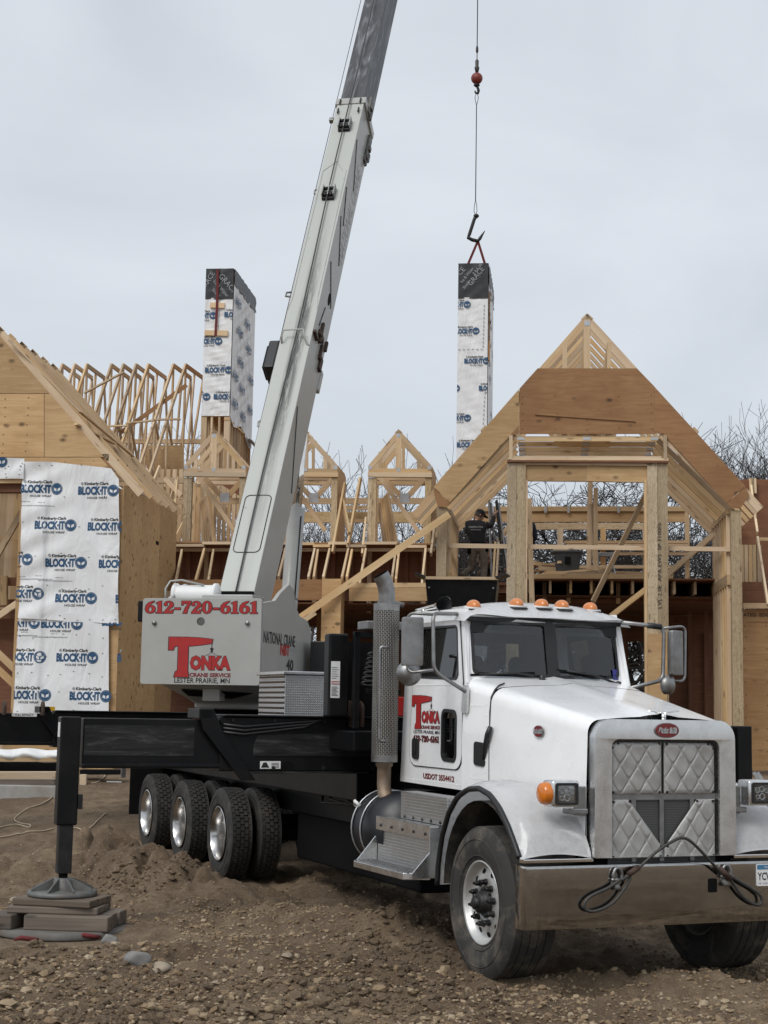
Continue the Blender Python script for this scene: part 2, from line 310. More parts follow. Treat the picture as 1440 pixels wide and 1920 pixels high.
class MB:
    def __init__(s): s.bm = bmesh.new(); s.uv = s.bm.loops.layers.uv.new('UVMap')
    def face(s, pts, mi=0, uvs=None):
        f = s.bm.faces.new([s.bm.verts.new(p) for p in pts]); f.material_index = mi
        if uvs:
            for l, u in zip(f.loops, uvs): l[s.uv].uv = u
        return f
    def box(s, x0, x1, y0, y1, z0, z1, mi=0, mat=None):
        P = [Vector((x, y, z)) for z in (z0, z1) for y in (y0, y1) for x in (x0, x1)]
        if mat is not None: P = [mat @ p for p in P]
        V = [s.bm.verts.new(p) for p in P]; dx, dy, dz = x1-x0, y1-y0, z1-z0
        for q, (a, b) in (((0, 2, 3, 1), (dy, dx)), ((4, 5, 7, 6), (dx, dy)), ((0, 1, 5, 4), (dx, dz)), ((2, 6, 7, 3), (dz, dx)), ((0, 4, 6, 2), (dz, dy)), ((1, 3, 7, 5), (dy, dz))):
            f = s.bm.faces.new([V[i] for i in q]); f.material_index = mi
            for l, u in zip(f.loops, ((0, 0), (a, 0), (a, b), (0, b))): l[s.uv].uv = u
        return s
    def beam(s, p0, p1, a, b, up=(0, 0, 1), mi=0, off=(0, 0)):
        p0, p1 = Vector(p0), Vector(p1); return s.box(0, (p1-p0).length, -b/2+off[0], b/2+off[0], -a/2+off[1], a/2+off[1], mi, axis_mat(p0, p1, up))
    def tube(s, pts, r, n=8, mi=0, cap=True, closed=False):
        pts = [Vector(p) for p in pts]; N = len(pts); rs = r if isinstance(r, (list, tuple)) else [r]*N; rings = []; nrm = None; acc = 0
        for i, p in enumerate(pts):
            if closed: t = pts[(i+1) % N]-pts[i-1]
            else: t = pts[min(i+1, N-1)]-pts[max(i-1, 0)]
            t.normalize()
            if nrm is None: nrm = t.orthogonal().normalized()
            else: nrm = (nrm-t*nrm.dot(t)).normalized()
            bn = t.cross(nrm); rings.append([s.bm.verts.new(p+(nrm*math.cos(2*math.pi*k/n)+bn*math.sin(2*math.pi*k/n))*rs[i]) for k in range(n)])
        for i in range(N if closed else N-1):
            a, b = rings[i], rings[(i+1) % N]; d = (pts[(i+1) % N]-pts[i]).length
            for k in range(n):
                f = s.bm.faces.new((a[k], a[(k+1) % n], b[(k+1) % n], b[k])); f.material_index = mi
                w = 2*math.pi*max(rs[i], 1e-4)/n
                for l, u in zip(f.loops, ((k*w, acc), (k*w+w, acc), (k*w+w, acc+d), (k*w, acc+d))): l[s.uv].uv = u
            acc += d
        if cap and not closed:
            f = s.bm.faces.new(rings[0][::-1]); f.material_index = mi; f = s.bm.faces.new(rings[-1]); f.material_index = mi
        return s
    def lathe(s, prof, n=32, mat=None, mi=0, close=False):        # prof: (r, h) pairs; axis = local Z
        rings = []
        for r, h in prof:
            if r < 1e-5: rings.append([s.bm.verts.new((mat @ Vector((0, 0, h))) if mat is not None else (0, 0, h))]); continue
            row = []
            for k in range(n):
                a = 2*math.pi*k/n; p = Vector((r*math.cos(a), r*math.sin(a), h)); row.append(s.bm.verts.new(mat @ p if mat is not None else p))
            rings.append(row)
        for i in range(len(rings)-1):
            a, b = rings[i], rings[i+1]
            for k in range(n):
                k2 = (k+1) % n
                v = [a[k % len(a)], a[k2 % len(a)], b[k2 % len(b)], b[k % len(b)]]; v = list(dict.fromkeys(v))
                if len(v) > 2: s.bm.faces.new(v).material_index = mi
        return s
    def plate(s, outer, holes=(), t=.02, fn=None, mi=0):           # 2-D outline with holes, extruded by t along fn's third value
        fn = fn or (lambda u, v, w: (u, v, w)); loops = [outer]+list(holes)
        tris = geometry.tessellate_polygon([[Vector((p[0], p[1], 0)) for p in lp] for lp in loops]); flat = [p for lp in loops for p in lp]
        A = [s.bm.verts.new(fn(p[0], p[1], 0)) for p in flat]; B = [s.bm.verts.new(fn(p[0], p[1], t)) for p in flat]
        for tr in tris:
            try:
                f = s.bm.faces.new([B[i] for i in tr]); f.material_index = mi
                for l, i in zip(f.loops, tr): l[s.uv].uv = flat[i]
                f = s.bm.faces.new([A[i] for i in reversed(tr)]); f.material_index = mi
            except ValueError: pass
        k = 0
        for lp in loops:
            n = len(lp)
            for i in range(n):
                try: s.bm.faces.new((A[k+i], A[k+(i+1) % n], B[k+(i+1) % n], B[k+i])).material_index = mi
                except ValueError: pass
            k += n
        return s
    def grid(s, nu, nv, fn, mi=0, flip=False, uvfn=None):
        V = [[s.bm.verts.new(fn(i/nu, j/nv)) for j in range(nv+1)] for i in range(nu+1)]
        for i in range(nu):
            for j in range(nv):
                q = [V[i][j], V[i+1][j], V[i+1][j+1], V[i][j+1]]; f = s.bm.faces.new(q[::-1] if flip else q); f.material_index = mi
                if uvfn:
                    uv = [uvfn(*a) for a in ((i/nu, j/nv), ((i+1)/nu, j/nv), ((i+1)/nu, (j+1)/nv), (i/nu, (j+1)/nv))]
                    for l, u in zip(f.loops, uv[::-1] if flip else uv): l[s.uv].uv = u
        return s
    def loft(s, secs, closed=True, caps=True, mi=0):
        R_ = [[s.bm.verts.new(p) for p in sec] for sec in secs]; n = len(secs[0])
        for a, b in zip(R_, R_[1:]):
            for k in range(n if closed else n-1): s.bm.faces.new((a[k], a[(k+1) % n], b[(k+1) % n], b[k])).material_index = mi
        if caps and closed: s.bm.faces.new(R_[0][::-1]).material_index = mi; s.bm.faces.new(R_[-1]).material_index = mi
        return s
    def clean(s, d=1e-4):
        bmesh.ops.remove_doubles(s.bm, verts=s.bm.verts, dist=d); bmesh.ops.recalc_face_normals(s.bm, faces=s.bm.faces); return s
    def build(s, name, mats, parent=None, mat=None, smooth=None, bevel=0, bseg=2):
        bmesh.ops.recalc_face_normals(s.bm, faces=s.bm.faces) if bevel else None
        return finish(name, s.bm, mats, parent, mat, smooth, bevel, bseg)
def axis_mat(p0, p1, up=(0, 0, 1)):
    p0, p1 = Vector(p0), Vector(p1); x = (p1-p0).normalized(); u = Vector(up); z = u-x*u.dot(x)
    if z.length < 1e-4: z = x.orthogonal()
    z.normalize(); y = z.cross(x); return Matrix(((x.x, y.x, z.x, p0.x), (x.y, y.y, z.y, p0.y), (x.z, y.z, z.z, p0.z), (0, 0, 0, 1)))
def rrect(x0, x1, y0, y1, r, n=5):
    out = []
    for cx, cy, a0 in ((x1-r, y1-r, 0), (x0+r, y1-r, 90), (x0+r, y0+r, 180), (x1-r, y0+r, 270)):
        for k in range(n+1): a = R(a0+90*k/n); out.append((cx+r*math.cos(a), cy+r*math.sin(a)))
    return out
def circ(cx, cy, r, n=20, ry=None): return [(cx+r*math.cos(2*math.pi*k/n), cy+(ry or r)*math.sin(2*math.pi*k/n)) for k in range(n)]
STICK = {}
def stick(name, p0, p1, a, b, parent, mat='lumber', up=(0, 0, 1)):  # one length of timber: a deep (along up), b thick
    p0, p1 = Vector(p0), Vector(p1); Ln = (p1-p0).length; key = (round(Ln, 2), round(a, 3), round(b, 3), mat); me = STICK.get(key)
    if me is None:
        mb = MB(); mb.box(-Ln/2, Ln/2, -b/2, b/2, -a/2, a/2); me = bpy.data.meshes.new(name); mb.bm.to_mesh(me); mb.bm.free(); me.materials.append(MAT[mat]); STICK[key] = me
    M = axis_mat((p0+p1)/2, p1, up); return link(bpy.data.objects.new(name, me), parent, M)
_fonts = {}
def text_mesh(body, size, bold=0, sx=1.0, align='CENTER', shear=0, spacing=1.0):
    key = (body, size, bold, sx, align, shear, spacing)
    if key not in _fonts:
        cu = bpy.data.curves.new('lettering', 'FONT'); cu.body = body; cu.size = size; cu.offset = bold; cu.align_x = align; cu.resolution_u = 2; cu.shear = shear; cu.space_character = spacing
        o = bpy.data.objects.new('lettering', cu); COL.objects.link(o); dg = bpy.context.evaluated_depsgraph_get(); me = bpy.data.meshes.new_from_object(o.evaluated_get(dg))
        v = [(p.co.x*sx, p.co.y) for p in me.vertices]; f = [tuple(p.vertices) for p in me.polygons]; bpy.data.objects.remove(o); bpy.data.curves.remove(cu); bpy.data.meshes.remove(me); _fonts[key] = (v, f)
    return _fonts[key]
def put2d(mb, vf, fn, off=(0, 0), mi=0, scale=1, rot=0):
    v, f = vf; c, s = math.cos(rot), math.sin(rot)
    V = [mb.bm.verts.new(fn(off[0]+scale*(x*c-y*s), off[1]+scale*(x*s+y*c))) for x, y in v]
    for q in f:
        try: mb.bm.faces.new([V[i] for i in q]).material_index = mi
        except ValueError: pass
def poly2d(mb, pts, fn, mi=0):
    tris = geometry.tessellate_polygon([[Vector((p[0], p[1], 0)) for p in pts]]); V = [mb.bm.verts.new(fn(*p)) for p in pts]
    for t in tris:
        f = mb.bm.faces.new([V[i] for i in t]); f.material_index = mi
# ================================================================== ground
_rng = np.random.default_rng(11)
def vnoise(x, y, freq, seed):                             # smooth value noise, vectorised
    g = np.random.default_rng(seed).random((64, 64)); X = x*freq+seed*7.3; Y = y*freq+seed*3.1; i = np.floor(X).astype(int); j = np.floor(Y).astype(int); u = X-i; v = Y-j; u = u*u*(3-2*u); v = v*v*(3-2*v); i %= 64; j %= 64; i1 = (i+1) % 64; j1 = (j+1) % 64
    return (g[i, j]*(1-u)*(1-v)+g[i1, j]*u*(1-v)+g[i, j1]*(1-u)*v+g[i1, j1]*u*v)-.5
def gheight(x, y):
    x = np.asarray(x, float); y = np.asarray(y, float)
    near = np.clip((24-y)/6, .25, 1)
    h = .10*vnoise(x, y, .45, 1)+.085*vnoise(x, y, 1.1, 2)+(.12*vnoise(x, y, 2.6, 3)+.08*vnoise(x, y, 6, 4)+.055*vnoise(x, y, 13, 5))*near
    cl = np.abs(vnoise(x, y, 7, 41)+.6*vnoise(x, y, 15, 42)); pt = np.clip(.5+1.6*vnoise(x, y, .7, 43), 0, 1); h = h+(.075*np.clip(.30-cl, 0, 1)+.05*np.abs(vnoise(x, y, 19, 44)))*pt*np.clip((22-y)/8, 0, 1)      # churned clods in patches
    def hill(px, py, rx, ry, a, H):
        c, s = math.cos(R(a)), math.sin(R(a)); dx, dy = x-px, y-py; u = (dx*c+dy*s)/rx; v = (-dx*s+dy*c)/ry; return H*np.exp(-(u*u+v*v))
    rough = .6+1.1*np.abs(vnoise(x, y, 3.5, 8))*2+.5*np.abs(vnoise(x, y, 8, 9))
    h = h+(hill(-3.1, 18.5, 1.7, .42, -52, .34)+hill(-2.3, 16.9, 1.2, .45, -40, .17)+hill(-4.4, 17.2, 1.6, .5, 10, .22)+hill(-.9, 14.9, .8, .45, -15, .10)+hill(.1, 13.7, .9, .5, -20, .17)+hill(-3.2, 11.75, 1.5, .42, 4, .06)+hill(-1.6, 15.6, .9, .35, -30, .08))*rough
    for (cx, cy, r) in ((.80, 11.85, .6), (2.9, 12.7, .8), (-1.9, 18.3, .45), (-2.7, 13.3, .75)):   # packed flat under the load
        w = np.exp(-(((x-cx)**2+(y-cy)**2)/r**2)**2); h = h*(1-w)+(-.005)*w
    tr = vnoise(x*.35, y*1.4, 1.0, 21)                     # tyre tracks running across the front
    rut = np.sin((y+.12*x)*7+2.4*tr)*np.exp(-((y-11.7+.25*x)/1.3)**2)*np.clip(x/1.5+1.4, 0, 1); h = h+.06*rut
    far = np.clip((y-40)/60, 0, 1); u = np.clip((y-20.5)/6.0, 0, 1); return h*(1-far)+.86*u*u*(3-2*u)      # the lot rises towards the house
def axis(lo, a, b, hi, step, grow=1.22):
    c = list(np.arange(a, b, step)); s, p, left = step, a, []
    while p > lo: s *= grow; p -= s; left.append(p)
    s, p = step, c[-1]
    while p < hi: s *= grow; p += s; c.append(p)
    return np.array(left[::-1]+c)
gx = axis(-600, -5.6, 6.0, 600, .027); gy = axis(-600, 9.4, 19.5, 900, .027, 1.12)
XX, YY = np.meshgrid(gx, gy, indexing='ij'); ZZ = gheight(XX, YY); nx, ny = XX.shape
me = bpy.data.meshes.new('ground'); idx = np.arange(nx*ny).reshape(nx, ny)
quads = np.stack([idx[:-1, :-1], idx[1:, :-1], idx[1:, 1:], idx[:-1, 1:]], -1).reshape(-1, 4)
def raw_mesh(name, verts, faces, mat, k, smooth=True):
    me = bpy.data.meshes.new(name); nv, nf = len(verts), len(faces)
    me.vertices.add(nv); me.vertices.foreach_set('co', np.ascontiguousarray(verts, np.float32).ravel()); me.loops.add(nf*k); me.loops.foreach_set('vertex_index', np.ascontiguousarray(faces, np.int32).ravel())
    me.polygons.add(nf); me.polygons.foreach_set('loop_start', np.arange(0, nf*k, k, dtype=np.int32)); me.polygons.foreach_set('use_smooth', np.full(nf, smooth)); me.update(calc_edges=True); me.materials.append(MAT[mat]); return me
ground = bpy.data.objects.new('ground', raw_mesh('ground', np.stack([XX, YY, ZZ], -1).reshape(-1, 3), quads, 'dirt', 4)); COL.objects.link(ground); tag(ground, kind='structure')
# loose stones and clods over it, one sheet of gravel
def stones(n, xr, yr, size, seed, dens):
    rg = np.random.default_rng(seed); x = rg.uniform(*xr, n*3); y = yr[0]+(yr[1]-yr[0])*rg.random(n*3)**1.25; keep = rg.random(n*3) < dens(x, y); x, y = x[keep][:n], y[keep][:n]; n = len(x)
    t = (1+5**.5)/2; ico = np.array([(-1, t, 0), (1, t, 0), (-1, -t, 0), (1, -t, 0), (0, -1, t), (0, 1, t), (0, -1, -t), (0, 1, -t), (t, 0, -1), (t, 0, 1), (-t, 0, -1), (-t, 0, 1)])/1.9
    fc = np.array([(0, 11, 5), (0, 5, 1), (0, 1, 7), (0, 7, 10), (0, 10, 11), (1, 5, 9), (5, 11, 4), (11, 10, 2), (10, 7, 6), (7, 1, 8), (3, 9, 4), (3, 4, 2), (3, 2, 6), (3, 6, 8), (3, 8, 9), (4, 9, 5), (2, 4, 11), (6, 2, 10), (8, 6, 7), (9, 8, 1)])
    s = size[0]*np.exp(rg.normal(0, size[1], n)); s = np.minimum(s, size[2]); V = ico[None]*(1+rg.uniform(-.3, .3, (n, 12, 1)))*s[:, None, None]*np.stack([np.ones(n), rg.uniform(.6, 1, n), rg.uniform(.4, .75, n)], -1)[:, None, :]
    a = rg.uniform(0, 6.28, n); c, q = np.cos(a)[:, None], np.sin(a)[:, None]; tl = rg.normal(0, .3, n)[:, None]; X, Y, Z = V[..., 0], V[..., 1], V[..., 2]; X, Z = X*np.cos(tl)-Z*np.sin(tl), X*np.sin(tl)+Z*np.cos(tl)
    V = np.stack([X*c-Y*q, X*q+Y*c, Z], -1); V += np.stack([x, y, gheight(x, y)+s*.16], -1)[:, None, :]
    return V.reshape(-1, 3), (fc[None]+12*np.arange(n)[:, None, None]).reshape(-1, 3)
def dens(x, y):
    m = vnoise(x, y, .55, 31)+.5*vnoise(x, y, 1.7, 32); d = np.clip(.17+1.4*m, .02, 1); d = np.where(y < 11.9+.5*vnoise(x, y, 1.1, 34), np.maximum(d, .72+.8*vnoise(x, y, 2, 33)), d)
    d = np.where(((x+2.7)/1.0)**2+((y-13.3)/.85)**2 < 1, 0, d); return d
def clods(x, y): return np.clip(.1+2.2*vnoise(x, y, .7, 43)+.8*vnoise(x, y, 2.2, 51), 0, 1)*np.where(((x+2.7)/1.0)**2+((y-13.3)/.85)**2 < 1, 0, 1)
A = [stones(33000, (-4.4, 5.2), (9.6, 16.0), (.0115, .42, .034), 1, dens), stones(6000, (-7, 6), (13, 22), (.012, .4, .035), 2, dens), stones(900, (-4.2, .6), (9.7, 12.6), (.026, .38, .06), 3, dens), stones(16000, (-4.6, 5.2), (9.7, 18), (.019, .5, .055), 4, clods)]
off = 0; VV, FF = [], []
for v, f in A: VV.append(v); FF.append(f+off); off += len(v)
for nm_, a_, b_, mt_ in (('gravel', 0, 3, 'gravel'), ('dirt_clods', 3, 4, 'dirt')):
    o0 = sum(len(v) for v in VV[:a_]); g_ = bpy.data.objects.new(nm_, raw_mesh(nm_, np.concatenate(VV[a_:b_]), np.concatenate(FF[a_:b_])-o0, mt_, 3, False)); COL.objects.link(g_); tag(g_, kind='stuff')
def gpt(px, py):                                          # where a survey line meets the ground
    Y = 12.
    for _ in range(40):
        p = WF.ony(px, py, Y); Y += (p.z-float(gheight(p.x, Y)))*6 if p.z > -5 else -1; Y = min(max(Y, 9.5), 60)
    return Vector((p.x, Y, float(gheight(p.x, Y))))
def rock(name, label, px, py, size, mat, seed, flat=.6):
    p = gpt(px, py); rg = np.random.default_rng(seed); b = bmesh.new(); bmesh.ops.create_icosphere(b, subdivisions=3, radius=1)
    k = rg.normal(0, 1, (9, 3)); k /= np.linalg.norm(k, axis=1)[:, None]; dd = rg.uniform(.62, .9, 9)
    for v in b.verts:
        for q, d in zip(k, dd):
            t = v.co.dot(Vector(q)); 
            if t > d: v.co -= Vector(q)*(t-d)*.92
        v.co = Vector((v.co.x*size, v.co.y*size*.8, v.co.z*size*flat))
    o = finish(name, b, mat, smooth=28); o.location = (p.x, p.y, float(gheight(p.x, p.y))+size*flat*.35); tag(o, label, 'rock'); return o
simple('stone_grey', (.20, .195, .185), .9, 0, .25, 7, bmp=.5); simple('stone_tan', (.30, .25, .19), .9, 0, .25, 7, bmp=.5)
rock('rock', 'flat pale grey stone lying in gravel below the crane outrigger pad', 227, 1832, .105, 'stone_grey', 4, .7)
rock('rock', 'tan lump of stone in gravel right of the flat grey stone', 292, 1826, .085, 'stone_tan', 5)
rock('rock', 'small whitish stone alone on smooth dirt left of the front wheel', 494, 1790, .045, 'label_white', 6)
rock('rock', 'pointed grey stone against the right edge of the round outrigger pad', 205, 1768, .075, 'stone_grey', 8, .8)
rock('rock', 'tan rounded stone at the left edge of the timber cribbing', 29, 1690, .06, 'stone_tan', 9)
# ================================================================== crane truck
truck = thing('crane_truck', 'white conventional cab crane truck with black outriggers and raised telescopic boom', 'crane truck', TF)
def TP(mb, name, mats, parent=truck, **k): return mb.build(name, mats, parent, **k)
CWD, SX = .79, -.17                       # cab half width; set-back of the cab side openings
def hw(x): return .60+(.78-x)*.105 if x > -1.03 else CWD
def hz(x): return 1.925+(.78-x)*.182
def hsec(x, w, zt, zb, r, n=6, ridge=.018):
    pts = [(x, -w-.01, zb), (x, -w-.012, (zb+zt-r)/2), (x, -w, zt-r)]
    for k in range(1, n+1): a = R(180-90*k/n); pts.append((x, -w+r+r*math.cos(a), zt-r+r*math.sin(a)))
    for k in range(1, 12):
        y = (-w+r)+(2*w-2*r)*k/12; c = .028*(1-(y/(w-r))**2); q = .5*(math.tanh((abs(y)-.09)/.012)); pts.append((x, y, zt+c+ridge*(.5-q)))
    m = [(p[0], -p[1], p[2]) for p in pts[:3+n]][::-1]
    return [Vector(p) for p in pts+m]
# ---- cab shell: side panels, cowl, back wall, roof
def ysd(z): return CWD if z < 2.24 else CWD-.05*(z-2.24)/.56
def side(s, off=0.0): return lambda u, v, w: (u+SX, s*(ysd(v)+off-w), v)
def rpoly(pts, n=5):                                    # polygon with rounded corners: (x, y, r)
    out = []; N = len(pts)
    for i, (x, y, r) in enumerate(pts):
        p = Vector((x, y)); a = Vector(pts[i-1][:2])-p; b = Vector(pts[(i+1) % N][:2])-p
        if r <= 0: out.append((x, y)); continue
        a.normalize(); b.normalize(); half = a.angle(b)/2; d = min(r/math.tan(half), 1e3); c = p+(a+b).normalized()*(r/math.sin(half)); p0 = p+a*d; p1 = p+b*d
        a0 = math.atan2(*(p0-c).yx); a1 = math.atan2(*(p1-c).yx); da = (a1-a0+math.pi) % (2*math.pi)-math.pi
        out += [(c.x+r*math.cos(a0+da*k/n), c.y+r*math.sin(a0+da*k/n)) for k in range(n+1)]
    return out
door_o = [(-1.96, 1.50, .13), (-.875, 1.50, .13), (-.86, 2.22, .03), (-1.045, 2.775, .09), (-1.955, 2.775, .05)]
def shrink(pts, d):
    cx = sum(p[0] for p in pts)/len(pts); cy = sum(p[1] for p in pts)/len(pts); sx = max(p[0] for p in pts)-cx; sy = max(p[1] for p in pts)-cy
    return [(cx+(p[0]-cx)*(1-d/sx), cy+(p[1]-cy)*(1-d/sy), *p[2:]) for p in pts]
win_o = rpoly([(-1.87, 2.265, .04), (-.935, 2.235, .05), (-1.06, 2.705, .07), (-1.87, 2.715, .04)])
peep = rpoly([(-1.27, 1.56, .07), (-.965, 1.55, .07), (-.965, 1.99, .07), (-1.27, 2.0, .07)])
shell = MB()
for s in (-1, 1):
    shell.plate([(-2.18, 1.345), (-.83, 1.335), (-.83, 2.23), (-.97, 2.84), (-2.14, 2.86), (-2.18, 2.8)], [rpoly(shrink(door_o, -.008))], .035, side(s))
shell.box(-2.355, -2.32, -.755, .755, 1.345, 2.02); shell.box(-2.355, -2.32, -.755, -.55, 2.02, 2.8); shell.box(-2.355, -2.32, .55, .755, 2.02, 2.8); shell.box(-2.355, -2.32, -.55, .55, 2.62, 2.8)
for s in (-1, 1):                                       # rounded A pillars between the windscreen frame and the door
    def pil(i, j, s=s):
        z = 2.215+.56*j; f = (z-2.24)/.56; x1 = -1.00-.14*max(0, f); p0 = Vector((x1, s*(ysd(z)), z)); p2 = Vector((-1.035-.10*f, s*.722, z)); p1 = Vector((x1+.03, s*.775, z))
        return p0*(1-i)**2+p1*2*i*(1-i)+p2*i*i
    shell.grid(6, 5, pil, flip=(s > 0))
def wsx(u, v): return -.93-.18*(v-2.26)-.11*(abs(u)/.72)**2
wsf = lambda u, v, w: (wsx(u, v)-w, u, v)
wh = [rpoly([(-.705, 2.28, .05), (-.03, 2.265, .02), (-.03, 2.735, .02), (-.70, 2.735, .05)]), rpoly([(.03, 2.265, .02), (.705, 2.28, .05), (.70, 2.735, .05), (.03, 2.735, .02)])]
fr = MB()
outer = [(-.73+1.46*k/24, 2.205) for k in range(25)]+[(.73-1.46*k/24, 2.80) for k in range(25)]
fr.plate(outer, wh, .03, wsf); fr.clean()
shell.clean()
cab = TP(shell, 'cab_shell', 'white_paint', smooth=40); TP(fr, 'windscreen_frame', 'white_paint', smooth=40)
cw = MB(); cw.loft([hsec(x, hw(x), hz(x), 1.34, .12) for x in (-1.03, -.95, -.85, -.75, -.66, -.618)], caps=False); cw.clean(); TP(cw, 'cowl', 'white_paint', smooth=40)
for i in (0, 1):                                        # windscreen rubber and glass, left and right halves
    g = MB(); lp = wh[i]; n = len(lp)
    ins = [(sum(p[0] for p in lp)/n, sum(p[1] for p in lp)/n)]
    sm = [(ins[0][0]+(p[0]-ins[0][0])*.925, ins[0][1]+(p[1]-ins[0][1])*.89) for p in lp]
    g.plate(lp, [sm], .012, lambda u, v, w: (wsx(u, v)+.006-w, u, v)); rb = TP(g, 'window_rubber', 'black_plastic')
    g = MB(); x0, x1 = min(p[0] for p in sm), max(p[0] for p in sm)
    g.grid(8, 4, lambda a, b: (wsx(x0+(x1-x0)*a, 2.24+.52*b)-.012, x0-.01+(x1-x0+.02)*a, 2.255+.49*b)); g.build('windscreen', 'glass', truck, smooth=60)
cp = MB(); cp.plate([(-.034, 2.255), (.034, 2.255), (.034, 2.745), (-.034, 2.745)], [], .012, lambda u, v, w: (wsx(u, v)-.006+w, u, v)); TP(cp, 'centre_post', 'black_plastic')
cp = MB()
for a_, b_ in ((-.70, -.03), (.03, .70)): cp.grid(6, 1, lambda u, v: (wsx(a_+(b_-a_)*u, 2.66+.08*v)-.022, a_+(b_-a_)*u, 2.665+.075*v))
TP(cp, 'sunshade_strip', 'black_matte')
# ---- roof with visor lip
def roofz(x, y):
    return _rz(x, y)
def _rz(x, y):
    t = min(1, max(0, (x+2.36)/.40)); base = 2.80+.125*math.sin(math.pi/2*t)*(1-min(1, abs(y)/.80)**3.2); f = min(1, max(0, (x+1.34)/.42)); g = f*f; return base*(1-g)+(2.772-.01*abs(y))*g
rf = MB()
def rfn(a, b):
    y = -.80+1.6*b; x = -2.36+a*(1.46-.11*(abs(y)/.80)**2.5); edge = min(1, (1-abs(2*b-1))*9); return (x, y, roofz(x, y)-.055*(1-edge)**2)
rf.grid(26, 30, rfn); bm_ = rf.bm; bmesh.ops.solidify(bm_, geom=bm_.faces[:], thickness=.03); bmesh.ops.recalc_face_normals(bm_, faces=bm_.faces)
roof = TP(rf, 'cab_roof', 'white_paint', smooth=50)
# ---- doors
for s in (-1, 1):
    d = MB(); d.plate(rpoly(door_o), [win_o] + ([peep] if s < 0 else []), .04, side(s, .010)); dr = TP(d.clean(), 'door', 'white_paint', smooth=30, bevel=0)
    g = MB(); g.plate(win_o, [rpoly(shrink([(-1.87, 2.265, .04), (-.935, 2.235, .05), (-1.06, 2.705, .07), (-1.87, 2.715, .04)], .02))], .03, side(s, .014)); g.build('window_rubber', 'black_plastic', dr)
    g = MB(); g.plate(win_o, [], .004, side(s, -.012)); g.build('window_pane', 'glass_dark', dr)
    g = MB(); g.tube([(x+SX, s*(ysd(z)+.004), z) for x, z in rpoly(shrink(door_o, -.004))], .0055, 5, closed=True); g.build('door_seal', 'black_plastic', dr)
    h = MB(); h.plate(rpoly([(-1.875, 1.56, .035), (-1.735, 1.55, .035), (-1.735, 1.73, .035), (-1.875, 1.74, .035)]), [], .02, side(s, .024)); hd = h.build('door_handle', 'black_plastic', dr)
    h = MB(); h.box(-2.0, -1.96, s*.815-.012, s*.815+.012, 1.60, 1.70); h.build('handle_grip', 'steel_dark', dr, bevel=.006)
    if s < 0:
        g = MB(); g.plate(rpoly([(-1.27, 1.56, .07), (-.965, 1.55, .07), (-.965, 1.99, .07), (-1.27, 2.0, .07)]), [rpoly([(-1.24, 1.59, .05), (-.995, 1.58, .05), (-.995, 1.965, .05), (-1.24, 1.97, .05)])], .03, side(s, .018)); g.build('window_rubber', 'black_plastic', dr)
        g = MB(); g.plate(peep, [], .004, side(s, -.005)); g.build('window_pane', 'glass_dark', dr)
        rv = MB()
        for k in range(34): rv.lathe([(.006, 0), (.004, .004), (0, .005)], 6, Matrix.Translation(side(s, .011)(-1.83+.86*k/33, 2.20, 0)) @ Matrix.Rotation(R(90), 4, 'X'))
        o = rv.build('rivets', 'white_paint', dr); o['kind'] = 'stuff'
    hg = MB(); hg.plate(rpoly([(-.86, 1.97, .03), (-.755, 1.96, .03), (-.745, 2.19, .03), (-.83, 2.2, .03)]), [], .022, side(s, .024)); TP(hg, 'mirror_mount', 'aluminium', bevel=.004)
rv = MB()
for k in range(22): rv.lathe([(.006, 0), (.004, .004), (0, .005)], 6, Matrix.Translation((-2.27+1.25*k/21, -.791, 1.375)) @ Matrix.Rotation(R(90), 4, 'X'))
for x, z in [(-.90+.045*k, 1.44) for k in range(5)]+[(-.66, 1.5+.09*k) for k in range(7)]+[(-.90+.04*k, 2.03) for k in range(6)]: rv.lathe([(.006, 0), (.004, .004), (0, .005)], 6, Matrix.Translation((x, -hw(x)-.012, z)) @ Matrix.Rotation(R(90), 4, 'X'))
o = TP(rv, 'rivets', 'white_paint'); o['kind'] = 'stuff'
# ---- interior
it = MB(); it.box(-2.3, -1.05, -.74, .74, 1.37, 1.45); it.box(-1.35, -1.08, -.72, .72, 1.45, 2.17); it.box(-2.3, -2.1, -.74, .74, 1.45, 1.9); it.box(-2.3, -1.1, -.755, -.745, 1.4, 1.52); it.box(-2.3, -1.1, .735, .745, 1.4, 2.24); TP(it, 'dashboard', 'cab_dark', bevel=.02)
hl = MB(); hl.box(-2.3, -1.06, -.73, .73, 2.735, 2.77); hl.box(-1.10, -1.085, -.70, .70, 2.64, 2.74); TP(hl, 'headliner', 'cab_dark')
it = MB(); it.box(-2.31, -2.3, -.74, -.57, 1.9, 2.74); it.box(-2.31, -2.3, .57, .74, 1.9, 2.74); it.box(-2.31, -2.3, -.57, .57, 2.61, 2.74); TP(it, 'back_trim', 'trim_grey')
bgm = MB(); bgm.plate([(-.55, 2.02), (.55, 2.02), (.55, 2.62), (-.55, 2.62)], [], .004, lambda u, v, w: (-2.335-w, u, v)); TP(bgm, 'rear_window', 'glass')
for y in (-.38, .38):
    st = MB(); st.box(-2.05, -1.6, y-.24, y+.24, 1.62, 1.82); st.box(-2.1, -1.95, y-.24, y+.24, 1.8, 2.48); stt = TP(st, 'seat', 'seat_grey', bevel=.06, bseg=3)
    st = MB(); st.box(-2.08, -1.98, y-.14, y+.14, 2.46, 2.66); st.build('headrest', 'seat_grey', stt, bevel=.045, bseg=3)
sw = MB(); M = Matrix.Translation((-1.5, .38, 2.15)) @ Matrix.Rotation(R(-60), 4, 'Y'); sw.tube([M @ Vector((.22*math.cos(a), .22*math.sin(a), 0)) for a in [2*math.pi*k/24 for k in range(24)]], .016, 6, closed=True)
